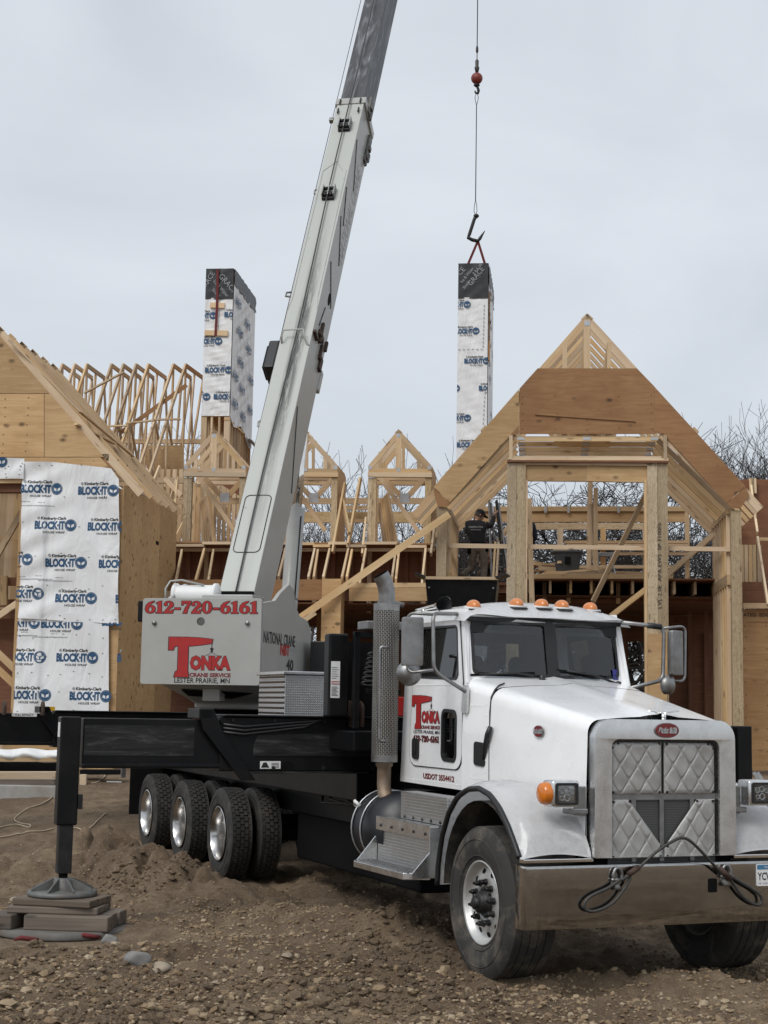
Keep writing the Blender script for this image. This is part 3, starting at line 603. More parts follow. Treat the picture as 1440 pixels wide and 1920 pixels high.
for a in (0.3, 2.4, 4.4): sw.tube([M @ Vector((0, 0, -.03)), M @ Vector((.22*math.cos(a), .22*math.sin(a), 0))], .012, 6)
TP(sw, 'steering_wheel', 'black_plastic', smooth=60)
# ---- bonnet
hd = MB(); xs_ = [-.606+k*(1.31/14) for k in range(15)]; hd.loft([hsec(x, hw(x), hz(x), 1.02 if x > -.25 else 1.40, .10+.03*max(0, .7-x)) for x in xs_], caps=False); hd.clean(); hood = TP(hd, 'bonnet', 'white_paint', smooth=40)
sl = MB()
for s in (-1,): sl.tube([(-.612, s*(hw(-.6)+.007), z) for z in (1.42, 1.7, 1.98)]+[(-.612, s*(hw(-.6)-.004), 2.10), (-.615, s*(hw(-.6)-.035), 2.155), (-.64, s*.66, 2.192), (-.70, s*.58, 2.212)], .007, 6)
sl.build('bonnet_seal', 'black_plastic', hood)
def emblem(pm, w, h, parent, txt='Peterbilt'):
    e = MB(); f = lambda u, v, t: pm @ Vector((u, v, t)); oc = [(w*math.copysign(abs(math.cos(a))**.9, math.cos(a)), h*math.sin(a)) for a in [2*math.pi*k/36 for k in range(36)]]
    e.plate(oc, [], .010, f, 0); e.plate([(x*1.07, y*1.1) for x, y in oc], [], .006, f, 1); put2d(e, text_mesh(txt, h*.95, .006, .9, shear=.25), lambda u, v: f(u, v, .012), (0, -h*.32), 2)
    return e.build('emblem', ['emblem_red', 'steel_dull', 'gusset'], parent)
def pmat(o, ux, vx):
    ux = Vector(ux).normalized(); vx = Vector(vx).normalized(); n = ux.cross(vx); return Matrix(((ux.x, vx.x, n.x, o[0]), (ux.y, vx.y, n.y, o[1]), (ux.z, vx.z, n.z, o[2]), (0, 0, 0, 1)))
emblem(pmat((.10, -hw(.10)-.016, 1.84), (1, .105, 0), (0, 0, 1)), .062, .040, hood)
# air intake plate, rubber latch on the cowl side
a = MB(); a.plate(rpoly([(-.83, 1.55, .03), (-.665, 1.54, .03), (-.665, 1.73, .03), (-.83, 1.74, .03)]), [], .012, lambda u, v, w: (u, -hw(u)-.022+w, v)); TP(a, 'side_cover', 'black_plastic')
a = MB(); a.tube([(-.68, -hw(-.6)-.025, 1.60), (-.63, -.785, 1.70), (-.58, -.785, 1.80), (-.555, -.775, 1.86)], [.012, .02, .026, .02], 8); TP(a, 'bonnet_latch', 'black_plastic', smooth=60)
# ---- radiator surround
sr = MB(); out_ = [(y, z) for y, z in rrect(-.60, .60, .60, 1.945, .13, 8)]; inn = rrect(-.47, .47, .80, 1.805, .06, 6)
out_ = rpoly([(-.605, .955, .01), (.605, .955, .01), (.60, 1.945, .14), (-.60, 1.945, .14)], 8); inn = rpoly([(-.462, .957, .005), (.462, .957, .005), (.462, 1.80, .06), (-.462, 1.80, .06)], 6)
sr.plate(out_, [inn], .10, lambda u, v, w: (.70+w, u, v)); sr.clean(); sur = TP(sr, 'radiator_surround', 'aluminium', bevel=.03, bseg=4, smooth=50)
emblem(pmat((.802, 0, 1.868), (0, 1, 0), (0, 0, 1)), .098, .05, sur)
om = MB()                                               # bonnet ornament: a small winged bird
om.tube([(.76, 0, 1.945), (.765, 0, 1.985)], .018, 8); om.tube([(.66, 0, 1.99), (.74, 0, 1.995), (.80, 0, 1.985)], [.008, .017, .004], 8)
for s in (-1, 1): om.plate([(0, 0), (.13, .035), (.14, .06), (.07, .06), (0, .045)], [], .008, lambda u, v, w, s=s: (.70+v, s*u, 1.99+.12*u+w))
om.build('bonnet_ornament', 'chrome', sur, smooth=60)
gm = MB(); gm.face([(.735, -.46, .90), (.735, .46, .90), (.735, .46, 1.80), (.735, -.46, 1.80)], 0, [(0, 0), (.92, 0), (.92, .9), (0, .9)]); gr = gm.build('grille_mesh', 'grille_mesh', sur)
gm = MB()
for y in (-.25, -.012, .25): gm.box(.738, .750, y-.018, y+.018, .92, 1.362)
gm.box(.737, .748, -.46, .46, 1.362, 1.408); gm.build('grille_bar', 'steel_dull', sur)
def quilt(poly, name='winter_cover'):
    n = 72; x0, x1, y0, y1 = min(p[0] for p in poly), max(p[0] for p in poly), min(p[1] for p in poly), max(p[1] for p in poly); N = len(poly)
    def edge(p):
        d = 9
        for i in range(N):
            a = Vector(poly[i]); b = Vector(poly[(i+1) % N]); e = b-a; nrm = Vector((-e.y, e.x)).normalized(); d = min(d, (Vector(p)-a).dot(nrm))
        return d
    def hgt(u, v):
        a = (u/.150+v/.215); b = (u/.150-v/.215); q = abs(math.sin(math.pi*a/1.0))*abs(math.sin(math.pi*b/1.0)); d = edge((u, v)); w = .006*math.sin(u*31+v*17)*math.sin(v*23-u*9)
        return .760+(.0125*min(1, q*5.5)**.6+w*.6)*min(1, max(0, d)/.03)**.5
    mb = MB(); q = bmesh.new(); vs = [[q.verts.new((x0+(x1-x0)*i/n, y0+(y1-y0)*j/n, 0)) for j in range(n+1)] for i in range(n+1)]
    for i in range(n):
        for j in range(n): q.faces.new((vs[i][j], vs[i+1][j], vs[i+1][j+1], vs[i][j+1]))
    for i in range(N):
        a = Vector((*poly[i], 0)); b = Vector((*poly[(i+1) % N], 0)); e = b-a; bmesh.ops.bisect_plane(q, geom=q.verts[:]+q.edges[:]+q.faces[:], plane_co=a, plane_no=Vector((e.y, -e.x, 0)), clear_outer=True)
    for v in q.verts: u, w = v.co.x, v.co.y; v.co = Vector((hgt(u, w), u, w))
    ex = bmesh.ops.extrude_face_region(q, geom=q.faces[:]); 
    for v in ex['geom']:
        if isinstance(v, bmesh.types.BMVert): v.co.x = .752
    bmesh.ops.recalc_face_normals(q, faces=q.faces); mb.bm.free(); o = finish(name, q, 'quilt', sur, smooth=50)
    for p in [(poly[k][0]*.92+.08*sum(t[0] for t in poly)/N, poly[k][1]*.94+.06*sum(t[1] for t in poly)/N) for k in range(N)]:
        bt = MB(); bt.lathe([(.011, 0), (.009, .005), (0, .006)], 8, Matrix.Translation((hgt(*p)-.001, p[0], p[1])) @ Matrix.Rotation(R(90), 4, 'Y')); bt.build('snap_button', 'steel_dark', o)
    return o
quilt([(-.448, 1.405), (-.020, 1.405), (-.020, 1.778), (-.40, 1.778), (-.448, 1.745)]); quilt([(.004, 1.405), (.440, 1.405), (.440, 1.745), (.395, 1.778), (.004, 1.778)])
quilt([(-.448, .945), (-.016, .945), (-.016, 1.02), (-.30, 1.365), (-.448, 1.365)]); quilt([(.006, .945), (.440, .945), (.440, 1.365), (.29, 1.365), (.006, 1.02)])
# ---- fenders
def fender(s):
    arc = [(-.68, .62), (-.665, .78), (-.60, 1.0), (-.48, 1.19), (-.32, 1.325), (-.13, 1.395), (.06, 1.41), (.24, 1.375), (.40, 1.29), (.54, 1.17), (.64, 1.06), (.71, .975), (.735, .95)]
    top = [(-.68, .62), (-.665, .80), (-.60, 1.04), (-.48, 1.24), (-.32, 1.37), (-.13, 1.43), (.06, 1.445), (.26, 1.42), (.44, 1.35), (.60, 1.23), (.71, 1.10), (.755, 1.0), (.765, .955)]
    yi = [-.80]*6+[-.76, -.70, -.655, -.63, -.62, -.61, -.61]
    def fn(a, b):
        i = a*(len(arc)-1); k = min(int(i), len(arc)-2); t = i-k; L_ = lambda A: tuple(A[k][q]*(1-t)+A[k+1][q]*t for q in (0, 1)); o, n_ = L_(arc), L_(top); y0 = yi[k]*(1-t)+yi[k+1]*t
        e = 1-(1-min(1, b/.22))**2; x = o[0]+(n_[0]-o[0])*e*.9; z = o[1]+(n_[1]-o[1])*e; y = -1.165+(y0+1.165)*(b if b > .05 else b); z += .03*math.sin(math.pi*b)*(1 if a > .3 else .3); return (x, s*-y*-1 if s < 0 else -y, z)
    m = MB(); m.grid(36, 14, lambda a, b: (fn(a, b)[0], s*abs(fn(a, b)[1]), fn(a, b)[2]), flip=(s > 0)); bmesh.ops.solidify(m.bm, geom=m.bm.faces[:], thickness=.012); bmesh.ops.recalc_face_normals(m.bm, faces=m.bm.faces)
    f = TP(m, 'fender', 'white_paint', smooth=60)
    l = MB(); l.tube([(x, s*1.168, z) for x, z in [(fn(k/40, 0)[0], fn(k/40, 0)[2]) for k in range(39)]], .022, 8); l.build('fender_lip', 'black_plastic', f, smooth=60)
    l = MB(); l.box(.70, .775, min(s*.60, s*1.16), max(s*.60, s*1.16), .925, .955); l.build('fender_trim', 'chrome', f, bevel=.006)
    w = MB()                                             # dark inner well
    w.grid(18, 2, lambda a, b: (-.64*math.cos(math.pi*a)+.02, s*(1.14-.5*b), .64+.68*math.sin(math.pi*a)), flip=(s > 0)); w.build('wheel_well', 'rubber_dusty', f, smooth=60)
    return f
for s in (-1, 1): fender(s)
well = MB(); well.box(-.8, .70, -.62, .62, .55, 1.35); TP(well, 'engine_bay', 'black_matte')
# ---- headlamps
for s in (-1, 1):
    b = MB(); b.box(.64, .80, s*.835-.112, s*.835+.112, 1.315, 1.505); lp = TP(b, 'headlamp', 'aluminium', bevel=.022, bseg=3, smooth=40)
    b = MB(); b.plate(rrect(s*.835-.092, s*.835+.092, 1.332, 1.488, .018), [rrect(s*.835-.074, s*.835+.074, 1.35, 1.47, .012)], .012, lambda u, v, w: (.80+w, u, v)); b.build('lamp_bezel', 'black_plastic', lp)
    b = MB(); b.plate(rrect(s*.835-.075, s*.835+.075, 1.349, 1.471, .012), [], .004, lambda u, v, w: (.804+w, u, v)); b.build('lamp_lens', 'lens_clear', lp)
    b = MB(); b.box(.795, .800, s*.835-.07, s*.835+.07, 1.352, 1.468, 0)
    for dy, dz, r in ((-.038, .02, .024), (.0, .028, .026), (.004, -.028, .028), (.042, .015, .02), (-.038, -.03, .02)): b.lathe([(r*.55, .0), (r, .004), (r*.9, .006), (r*.55, .0005)], 12, Matrix.Translation((.8, s*.835+dy, 1.41+dz)) @ Matrix.Rotation(R(90), 4, 'Y'), 1)
    b.build('lamp_reflector', ['steel_dull', 'gusset'], lp, smooth=40)
    b = MB()
    b.grid(10, 10, lambda u, v: (.72+.075*math.sin(math.pi*u)*math.sin(math.pi*v)**.6-.055, s*(.945+.10*math.sin(math.pi*v)**.8*math.sin(math.pi*u)**.7), 1.325+.165*u), flip=(s > 0))
    b2 = MB(); pr = [(.0, .068), (.052, .066), (.074, .052), (.081, .02), (.081, 0)]; b2.lathe([(r_, h_) for r_, h_ in pr], 20, Matrix.Translation((.72, s*.942, 1.41)) @ Matrix.Rotation(R(90 if s < 0 else -90), 4, 'X')); b.bm.free(); b2.build('turn_signal', 'amber', lp, smooth=60)
    b = MB(); b.box(.60, .72, min(s*.61, s*.76), max(s*.61, s*.76), 1.26, 1.30); b.box(.68, .70, min(s*.61, s*.715), max(s*.61, s*.715), 1.25, 1.46); b.build('lamp_bracket', 'steel_dull', lp, bevel=.008)
# ---- bumper
bp = MB(); prof = [(.74, -1.205), (.80, -1.205), (.845, -1.20), (.868, -1.185), (.876, -1.15)]; prof += [(.876, -1.1+2.2*k/10) for k in range(11)]; prof += [(x, -y) for x, y in prof[:5]][::-1]
secs = [[(x, y, z) for x, y in prof] for z in (.482, .486, .492, .60, .75, .898, .908, .915, .916)]
secs = [[(x-d, y, z) for (x, y, z) in sec] for sec, d in zip(secs, [.004, .001, 0, 0, 0, 0, .001, .006, .06])]
bp.loft(secs, closed=False); bmesh.ops.solidify(bp.bm, geom=bp.bm.faces[:], thickness=.006); bmesh.ops.recalc_face_normals(bp.bm, faces=bp.bm.faces); bump_o = TP(bp, 'bumper', 'chrome', smooth=35)
hk = MB(); hk.plate(rrect(.30, .375, .70, .80, .01), [], .004, lambda u, v, w: (.876+w, u, v)); hk.build('tow_opening', 'black_matte', bump_o)
pl = MB(); pl.plate(rrect(.72, 1.025, .735, .895, .012), [], .004, lambda u, v, w: (.879+w, u, v), 0); pl.plate(rrect(.726, 1.019, .855, .889, .006), [], .0015, lambda u, v, w: (.883+w, u, v), 1)
put2d(pl, text_mesh('YCW 52', .078, .002, .72, 'LEFT'), lambda u, v: (.8838, u, v), (.732, .778), 2); put2d(pl, text_mesh('Minnesota', .024, 0, 1, 'LEFT'), lambda u, v: (.8852, u, v), (.79, .864), 0); put2d(pl, text_mesh('TIB  10,000 LAKES', .017, 0, 1, 'LEFT'), lambda u, v: (.8838, u, v), (.735, .748), 2)
pl.build('licence_plate', ['label_white', 'plate_blue', 'print_black'], bump_o)
ub = MB(); ub.box(.5, .80, -.75, .75, .62, .90); ub.box(.30, .62, -.62, .62, .9, .98); TP(ub, 'front_crossmember', 'black_matte')
# ---- roof lamps, horn
for px, py, y0 in ((885, 1119, -.66), (965, 1123, -.34), (1012, 1127, -.10), (1050, 1129, .10), (1103, 1133, .45)):
    x0 = -1.14 if abs(y0) < .4 else -1.24; pt = TF.onx(px, py, x0); y = pt.y; zz = roofz(x0, y)-.004
    b = MB(); T_ = Matrix.Translation((x0, y, zz)); b.grid(8, 10, lambda u, v: T_ @ Vector((-.09+.20*u, (-.062+.124*v)*(.55+.45*math.sin(math.pi*min(1, u*.62+.1))), .012+.016*math.sin(math.pi*v)*math.sin(math.pi*min(1, u+.1))-.02*u))); 
    b.plate([(-.10, -.045), (.04, -.068), (.115, -.06), (.115, .06), (.04, .068), (-.10, .045)], [], .016, lambda u, v, w: T_ @ Vector((u, v, w-.012-.1*max(0, u)))); ml = TP(b, 'marker_lamp', 'label_white', smooth=50)
    b = MB(); b.grid(12, 12, lambda u, v: T_ @ Vector((-.055+.16*u, (-.052+.104*v)*(.7+.3*u), .010+.066*(math.sin(math.pi*v)**.7)*(math.sin(math.pi*min(1, .12+u*.88))**.8)-.012*u))); b.bm.free(); b = MB(); b.lathe([(math.cos(math.pi/2*k/8), math.sin(math.pi/2*k/8)**.85) for k in range(9)], 20, T_ @ Matrix.Translation((.028, 0, -.004)) @ Matrix.Diagonal((.088, .056, .066, 1))); b.build('lamp_lens', 'orange_lens', ml, smooth=70)
    b = MB(); b.plate([(-.105, -.05), (.04, -.074), (.122, -.066), (.122, .066), (.04, .074), (-.105, .05)], [], .008, lambda u, v, w: T_ @ Vector((u, v, w-.022-.1*max(0, u)))); b.build('gasket', 'black_plastic', ml)
h0 = TF.ony(833, 1131, -.70); h = MB(); M = axis_mat((h0.x, h0.y, h0.z-.01), (h0.x-1, h0.y+.0, h0.z-.055), (0, 0, 1)) @ Matrix.Rotation(R(90), 4, 'Y')
h.lathe([(.078, 0), (.072, .012), (.055, .05), (.036, .11), (.024, .2), (.018, .55), (.02, .60), (0, .60)], 22, M); h.lathe([(.074, .003), (.05, .06), (.02, .14), (0, .15)], 22, M, 1); h.box(h0.x-.45, h0.x-.41, h0.y-.02, h0.y+.02, 2.84, h0.z-.03, 0)
TP(h, 'air_horn', ['chrome', 'cab_dark'], smooth=50)
# ---- wipers
for pts in ([(1005, 1268), (965, 1262), (905, 1264)], [(1155, 1281), (1110, 1265), (1060, 1258)]):
    q = []
    for k, (x, y) in enumerate(pts): p = TF.onx(x, y, -.95); q.append((wsx(p.y, p.z)+.05-.015*k, p.y, p.z))
    w = MB(); w.tube(q, [.012, .009, .007], 6); w.lathe([(.028, -.03), (.028, .02), (0, .03)], 10, Matrix.Translation((q[0][0]+.01, q[0][1]+.02, q[0][2]-.01)))
    wp = TP(w, 'wiper', 'black_plastic', smooth=60)
    a_, b_ = Vector(q[2]), Vector(q[1]); d = (a_-b_); w = MB(); w.beam(b_-d*.55+Vector((-.012, 0, -.006)), a_+d*.35+Vector((-.02, 0, -.004)), .02, .012); w.build('wiper_blade', 'black_matte', wp)
stk = MB(); p = TF.onx(1158, 1265, -1.0); stk.plate(rrect(p.y-.035, p.y+.028, p.z-.045, p.z+.045, .006), [], .002, lambda u, v, w: (wsx(u, v)+.002+w, u, v)); TP(stk, 'windscreen_sticker', 'sticker_blue')
# ---- mirrors
def mirror_arm(pts, r=.016): 
    m = MB(); P = [Vector(p) for p in pts]; o = [P[0]]
    for i in range(1, len(P)-1):
        a, b, c = P[i-1], P[i], P[i+1]; d = min(.07, (a-b).length*.4, (c-b).length*.4); p0 = b+(a-b).normalized()*d; p2 = b+(c-b).normalized()*d
        for k in range(6): t = k/5; o.append(p0*(1-t)**2+b*2*t*(1-t)+p2*t*t)
    o.append(P[-1]); m.tube(o, r, 8); return m
def mirror(s):
    if s < 0: y1, xm = -1.22, -1.16; A = TF.ony(857, 1151, -.77); B = TF.ony(873, 1297, -.83); I1 = TF.ony(812, 1150, -1.12); I2 = TF.ony(813, 1258, -1.12); O1 = TF.ony(764, 1149, -1.28); O2 = TF.ony(764, 1262, -1.28)
    else: A = TF.onx(1165, 1167, -1.0); B = TF.onx(1176, 1292, -.9); I1 = TF.onx(1245, 1176, -.98); I2 = TF.onx(1243, 1275, -.98); O1 = TF.onx(1285, 1174, -1.02); O2 = TF.onx(1284, 1279, -1.02)
    m = mirror_arm([A, I1, I2, B], .0165 if s < 0 else .018); br = TP(m, 'mirror_bracket', 'steel_dull', smooth=60)
    m2 = mirror_arm([I1+(I2-I1)*.02, O1, O2, I2-(I2-I1)*.02], .013); m2.build('mirror_loop', 'steel_dull', br, smooth=60)
    if s > 0: k = MB(); p = A+(I1-A)*.62; k.tube([p, p+(I1-A).normalized()*.13], .026, 10); k.build('arm_sleeve', 'black_plastic', br, smooth=60)
    c = (O1+O2)/2 if s < 0 else TF.onx(1262, 1224, -1.0)
    if s < 0: c = TF.ony(772, 1203, -1.24)
    yaw = R(-12) if s < 0 else R(24); Mx = Matrix.Translation(c) @ Matrix.Rotation(yaw, 4, 'Z')
    h = MB(); w2, h2 = (.088, .20) if s < 0 else (.082, .195)
    h.plate(rrect(-w2, w2, -h2, h2, .02), [], .05, lambda u, v, w: Mx @ Vector((w, u, v))); hh = h.build('mirror_head', 'steel_dull', br, bevel=.016, bseg=3, smooth=40)
    g = MB(); g.plate(rrect(-w2*.9, w2*.9, -h2*.94, h2*.94, .015), [], .003, lambda u, v, w: Mx @ Vector((-.004+w, u, v))); g.build('mirror_pane', 'mirror_glass', br)
    sp = TF.ony(767, 1262, -1.2) if s < 0 else TF.onx(1248, 1284, -1.0); d = MB(); d.lathe([(.108 if s < 0 else .085, 0), (.104 if s < 0 else .082, .015), (.085, .045), (.05, .068), (0, .078)], 24, Matrix.Translation(sp) @ Matrix.Rotation(yaw, 4, 'Z') @ Matrix.Rotation(R(90), 4, 'Y')); d.build('spot_mirror', 'steel_dull', br, smooth=60)
for s in (-1, 1): mirror(s)
# ---- steps and battery box
def treadbox(mb, x0, x1, y0, y1, z0, z1): mb.box(x0, x1, y0, y1, z0, z1)
s1 = MB(); s1.box(-1.60, -.66, -1.10, -.60, 1.075, 1.30); stp = TP(s1, 'step_box', 'diamond_plate', bevel=.008)
s2 = MB(); s2.box(-1.93, -.80, -1.17, -.60, .68, 1.055); TP(s2, 'step_box', 'diamond_plate', bevel=.008)
s3 = MB(); s3.box(-1.94, -.79, -1.185, -1.17, .955, 1.065); s3.box(-1.94, -.79, -1.185, -1.08, 1.056, 1.07); 
s3.plate([(-1.19, 1.06), (-.98, 1.06), (-.98, .66), (-1.34, .66), (-1.34, .70), (-1.19, .86)], [], .012, lambda u, v, w: (-.80+w, u, v)); s3.plate([(-1.19, .90), (-1.17, .90), (-1.17, .66), (-1.36, .66), (-1.36, .70)], [], .012, lambda u, v, w: (-1.945+w, u, v))
TP(s3, 'step_frame', 'aluminium', bevel=.004)
s4 = MB(); s4.plate([(-2.02, -1.17), (-1.98, -1.36), (-1.90, -1.40), (-.87, -1.38), (-.80, -1.17)], [], .055, lambda u, v, w: (u, v, .645+w)); TP(s4, 'step_tread', 'aluminium', bevel=.006)
s5 = MB()
for k in range(5): s5.lathe([(.012, 0), (.012, .008), (0, .012)], 8, Matrix.Translation((-1.82+.235*k, -1.186, 1.0)) @ Matrix.Rotation(R(90), 4, 'X'))
for k in range(5): s5.lathe([(.012, 0), (.012, .008), (0, .012)], 8, Matrix.Translation((-1.50+.18*k, -1.101, 1.095)) @ Matrix.Rotation(R(90), 4, 'X'))
o = s5.build('step_bolts', 'steel_dark', stp, smooth=40); o['kind'] = 'stuff'
for k in range(4):
    s6 = MB(); s6.box(-1.93, -.85, -1.35+.045*k, -1.335+.045*k, .70, .708); s6.build('tread_rib', 'steel_dull', stp)
ub = MB(); ub.box(-1.9, -.5, -.95, -.5, .85, 1.30); TP(ub, 'battery_box', 'black_matte')
# ---- round tank with straps behind the steps
ft = MB(); M = Matrix.Translation((-2.55, -.86, .93)) @ Matrix.Rotation(R(90), 4, 'Y'); ft.lathe([(0, -.02), (.30, -.02), (.325, 0), (.325, .75), (0, .75)], 36, M); ftk = TP(ft, 'fuel_tank', 'fuel_tank', smooth=40)
for h_ in (.05, .26):
    b = MB(); b.tube([M @ Vector((.333*math.cos(a), .333*math.sin(a), h_)) for a in [2*math.pi*k/40 for k in range(40)]], .0085, 6, closed=True); b.build('tank_strap', 'gusset', ftk, smooth=60)
b = MB(); q = M @ Vector((-.20, -.275, .0)); b.tube([q+Vector((0, -.01, .0)), q+Vector((.05, -.03, .03)), q+Vector((.09, 0, 0)), q+Vector((.02, .02, -.03))], .017, 6, closed=True); b.build('rag', 'label_white', ftk, smooth=60)
# ---- exhaust stack
ex_c = TF.ony(725, 1133, -.97); ex_b = TF.ony(720.5, 1428, -.97)
e = MB(); e.tube([ex_b, ex_b+(ex_c-ex_b)*.03, ex_c-(ex_c-ex_b)*.05, ex_c], .117, 28, cap=False); sh = TP(e, 'heat_shield', 'perforated_steel', smooth=60); 
e = MB(); e.tube([ex_b+Vector((0, 0, -.002)), ex_b+Vector((0, 0, .06))], .1185, 28, cap=False); e.tube([ex_c-Vector((0, 0, .06)), ex_c+Vector((0, 0, .002))], .1185, 28, cap=False); e.tube([ex_b+Vector((0, 0, .05)), ex_c-Vector((0, 0, .04))], .10, 20); e.build('shield_band', 'steel_dull', sh, smooth=60)
e = MB(); tip = TF.ony(718, 1072, -.97); c0 = ex_c-Vector((0, 0, .05)); pth = [c0, ex_c+Vector((0, 0, .09)), ex_c+Vector((0, -.006, .14)), ex_c+Vector((0, -.022, .19)), ex_c+Vector((0, -.045, .235)), ex_c+Vector((0, -.066, .268))]
e.tube(pth, .076, 22, cap=False); e.tube([p for p in pth[::-1]], .072, 22, mi=1, cap=False); e.build('exhaust_tip', ['steel_dull', 'black_matte'], sh, smooth=70)
eb = ex_b; e = MB(); e.tube([eb+Vector((0, 0, .02)), eb+Vector((0, 0, -.035)), eb+Vector((0, 0, -.05)), eb+Vector((0, 0, -.20)), eb+Vector((.015, 0, -.27)), eb+Vector((.07, .0, -.34)), eb+Vector((.16, .0, -.385)), eb+Vector((.26, .02, -.40))], [.078, .078, .062, .062, .062, .062, .062, .062], 18); e.build('exhaust_elbow', 'pipe_rust', sh, smooth=70)
e = MB(); e.tube([eb+Vector((.2, .01, -.39)), eb+Vector((.34, .03, -.40))], .07, 14); e.build('exhaust_flange', 'rust_dark', sh, smooth=60)
hp0 = TF.ony(713, 1215, -1.13); hp1 = TF.ony(711, 1388, -1.13); gh = mirror_arm([hp0+Vector((.02, .08, 0)), hp0+Vector((0, 0, .015)), hp1+Vector((0, 0, -.01)), hp1+Vector((0.02, .08, 0))], .015); gh.build('grab_handle', 'steel_dull', sh, smooth=60)
# ---- chassis
ch = MB()
for y in (-.43, .43): ch.box(-12.2, .6, y-.04, y+.04, .82, 1.10)
for x in (-1.2, -4.6, -6.2, -7.7, -9.4, -11.4): ch.box(x-.06, x+.06, -.45, .45, .85, 1.05)
TP(ch, 'chassis_rail', 'black_paint', bevel=.006)
dk = MB(); dk.box(-12.0, -2.6, -1.15, 1.15, 1.60, 1.78); dk.box(-11.9, -3.4, -.8, .8, 1.10, 1.60); TP(dk, 'deck', 'black_paint', bevel=.01)
fl = MB(); fl.box(-6.2, -2.7, -.42, .9, .30, 1.55); TP(fl, 'underbody_shade_box', 'black_matte', bevel=.03)  # added matte black box: stands in for the deep shade under the deck
mf = MB(); mf.box(-11.15, -11.12, -1.2, -.45, .45, 1.4); TP(mf, 'mud_flap', 'black_matte'); mf = MB(); mf.box(-11.3, -11.24, -1.3, -1.24, .95, 1.45); TP(mf, 'tail_bracket', 'steel_dull')
# ---- wheels
def tyre_mesh(Rr, w, rim, tread):
    m = MB(); h = w/2; sh_ = .038; prof = [(rim, -h*.62), (rim+.012, -h*.80), (rim+.05, -h*.93), (Rr-.14, -h*1.0), (Rr-.075, -h*.985), (Rr-.03, -h*.90), (Rr-.008, -h*.80)]
    if tread == 'rib':
        t = []; n = 5; e = h*.80
        for k in range(n):
            a = -e+2*e*k/n; b = -e+2*e*(k+1)/n; t += [(Rr-.002*abs(k-2), a+.004), (Rr-.002*abs(k-2), b-.004)]
            if k < n-1: t += [(Rr-.016, b-.002), (Rr-.016, b+.002)]
        prof += t
    else: prof += [(Rr-.018, -h*.7), (Rr-.018, h*.7)]
    prof += [(r, -z) for r, z in prof[:7]][::-1]; m.lathe(prof, 64, Matrix())
    for q in (-1, 1):                                     # raised sidewall rings
        m.lathe([(Rr-.105, q*h*1.0), (Rr-.10, q*(h+.004)), (Rr-.094, q*h*.995)], 64); m.lathe([(rim+.045, q*h*.925), (rim+.05, q*(h*.94+.004)), (rim+.056, q*h*.945)], 64)
    if tread == 'block':
        rows = 5; N = 46; bw = 2*h*.86/rows
        for j in range(rows):
            zc = -h*.86+bw*(j+.5)
            for i in range(N):
                a = 2*math.pi*(i+(.5 if j % 2 else 0))/N; da = 2*math.pi/N*.44; rr = Rr-(.010 if j in (0, rows-1) else 0); z0, z1 = zc-bw*.45, zc+bw*.45; bev = bw*.16*(1 if j % 2 else -1)
                P = []
                for r_, k in ((rr-.022, 1.0), (rr, .92)):
                    for zz, aa in ((z0, -da*.8), (z0, da*.8), (zc, da*1.05), (z1, da*.8), (z1, -da*.8), (zc, -da*1.05)): P.append(m.bm.verts.new((r_*math.cos(a+aa*k), r_*math.sin(a+aa*k), zc+(zz-zc)*k)))
                m.bm.faces.new(P[6:]); [m.bm.faces.new((P[q], P[(q+1) % 6], P[6+(q+1) % 6], P[6+q])) for q in range(6)]
    bmesh.ops.recalc_face_normals(m.bm, faces=m.bm.faces)
    for f in m.bm.faces: f.smooth = True
    for e in m.bm.edges: e.smooth = len(e.link_faces) == 2 and e.calc_face_angle(0) < R(35)
    me = bpy.data.meshes.new('tyre'); m.bm.to_mesh(me); m.bm.free(); return me
T_front = tyre_mesh(.565, .40, .295, 'rib'); T_rear = tyre_mesh(.525, .28, .295, 'block')
T_front.materials.append(MAT['rubber_dusty']); T_rear.materials.append(MAT['rubber'])
def sidem(x, y, z, s): return Matrix.Translation((x, y, z)) @ Matrix.Rotation(R(90) if s < 0 else R(-90), 4, 'X')   # local +Z points outward
def front_wheel(s, steer=0):
    Mw = sidem(0, s*.945, .565, s) @ Matrix.Rotation(steer, 4, 'Y')
    m = MB(); m.lathe([(.305, .155), (.312, .172), (.300, .176), (.290, .158), (.276, .128), (.262, .114), (.245, .116), (.215, .126), (.19, .132), (.13, .136), (.115, .132), (.115, .10), (0, .10), ], 48, Mw)
    m.lathe([(.305, .16), (.29, .10), (.28, -.15), (.305, -.17)], 40, Mw)
    w = TP(m, 'wheel', 'disc_aluminium', smooth=35); link(bpy.data.objects.new('tyre', T_front), w, Mw)
    hb = MB(); hb.lathe([(.108, .09), (.107, .145), (.085, .15), (.080, .185), (.070, .20), (.045, .208), (0, .209)], 28, Mw); hb.lathe([(.050, .20), (.046, .23), (.025, .24), (0, .241)], 16, Mw); hb.build('hub', 'steel_dark', w, smooth=40)
    lug = None
    for k in range(10):
        a = 2*math.pi*(k+.3)/10
        if lug is None:
            g = MB(); g.lathe([(.026, 0), (.028, .012), (.021, .016), (.021, .045), (.012, .052), (.011, .066), (0, .067)], 6, Matrix()); g.bm.normal_update(); lug = bpy.data.meshes.new('lug_nut'); g.bm.to_mesh(lug); g.bm.free(); lug.materials.append(MAT['steel_dark'])
        link(bpy.data.objects.new('lug_nut', lug), w, Mw @ Matrix.Translation((.155*math.cos(a), .155*math.sin(a), .134)))
    hh = MB()
    for k in range(10):
        a = 2*math.pi*(k+.8)/10; hh.plate(circ(0, 0, .019, 10, .024), [], .004, lambda u, v, q: Mw @ Matrix.Rotation(a, 4, 'Z') @ Vector((.232+u, v, .1225+q-.3*u)))
    hh.build('hand_holes', 'black_matte', w)
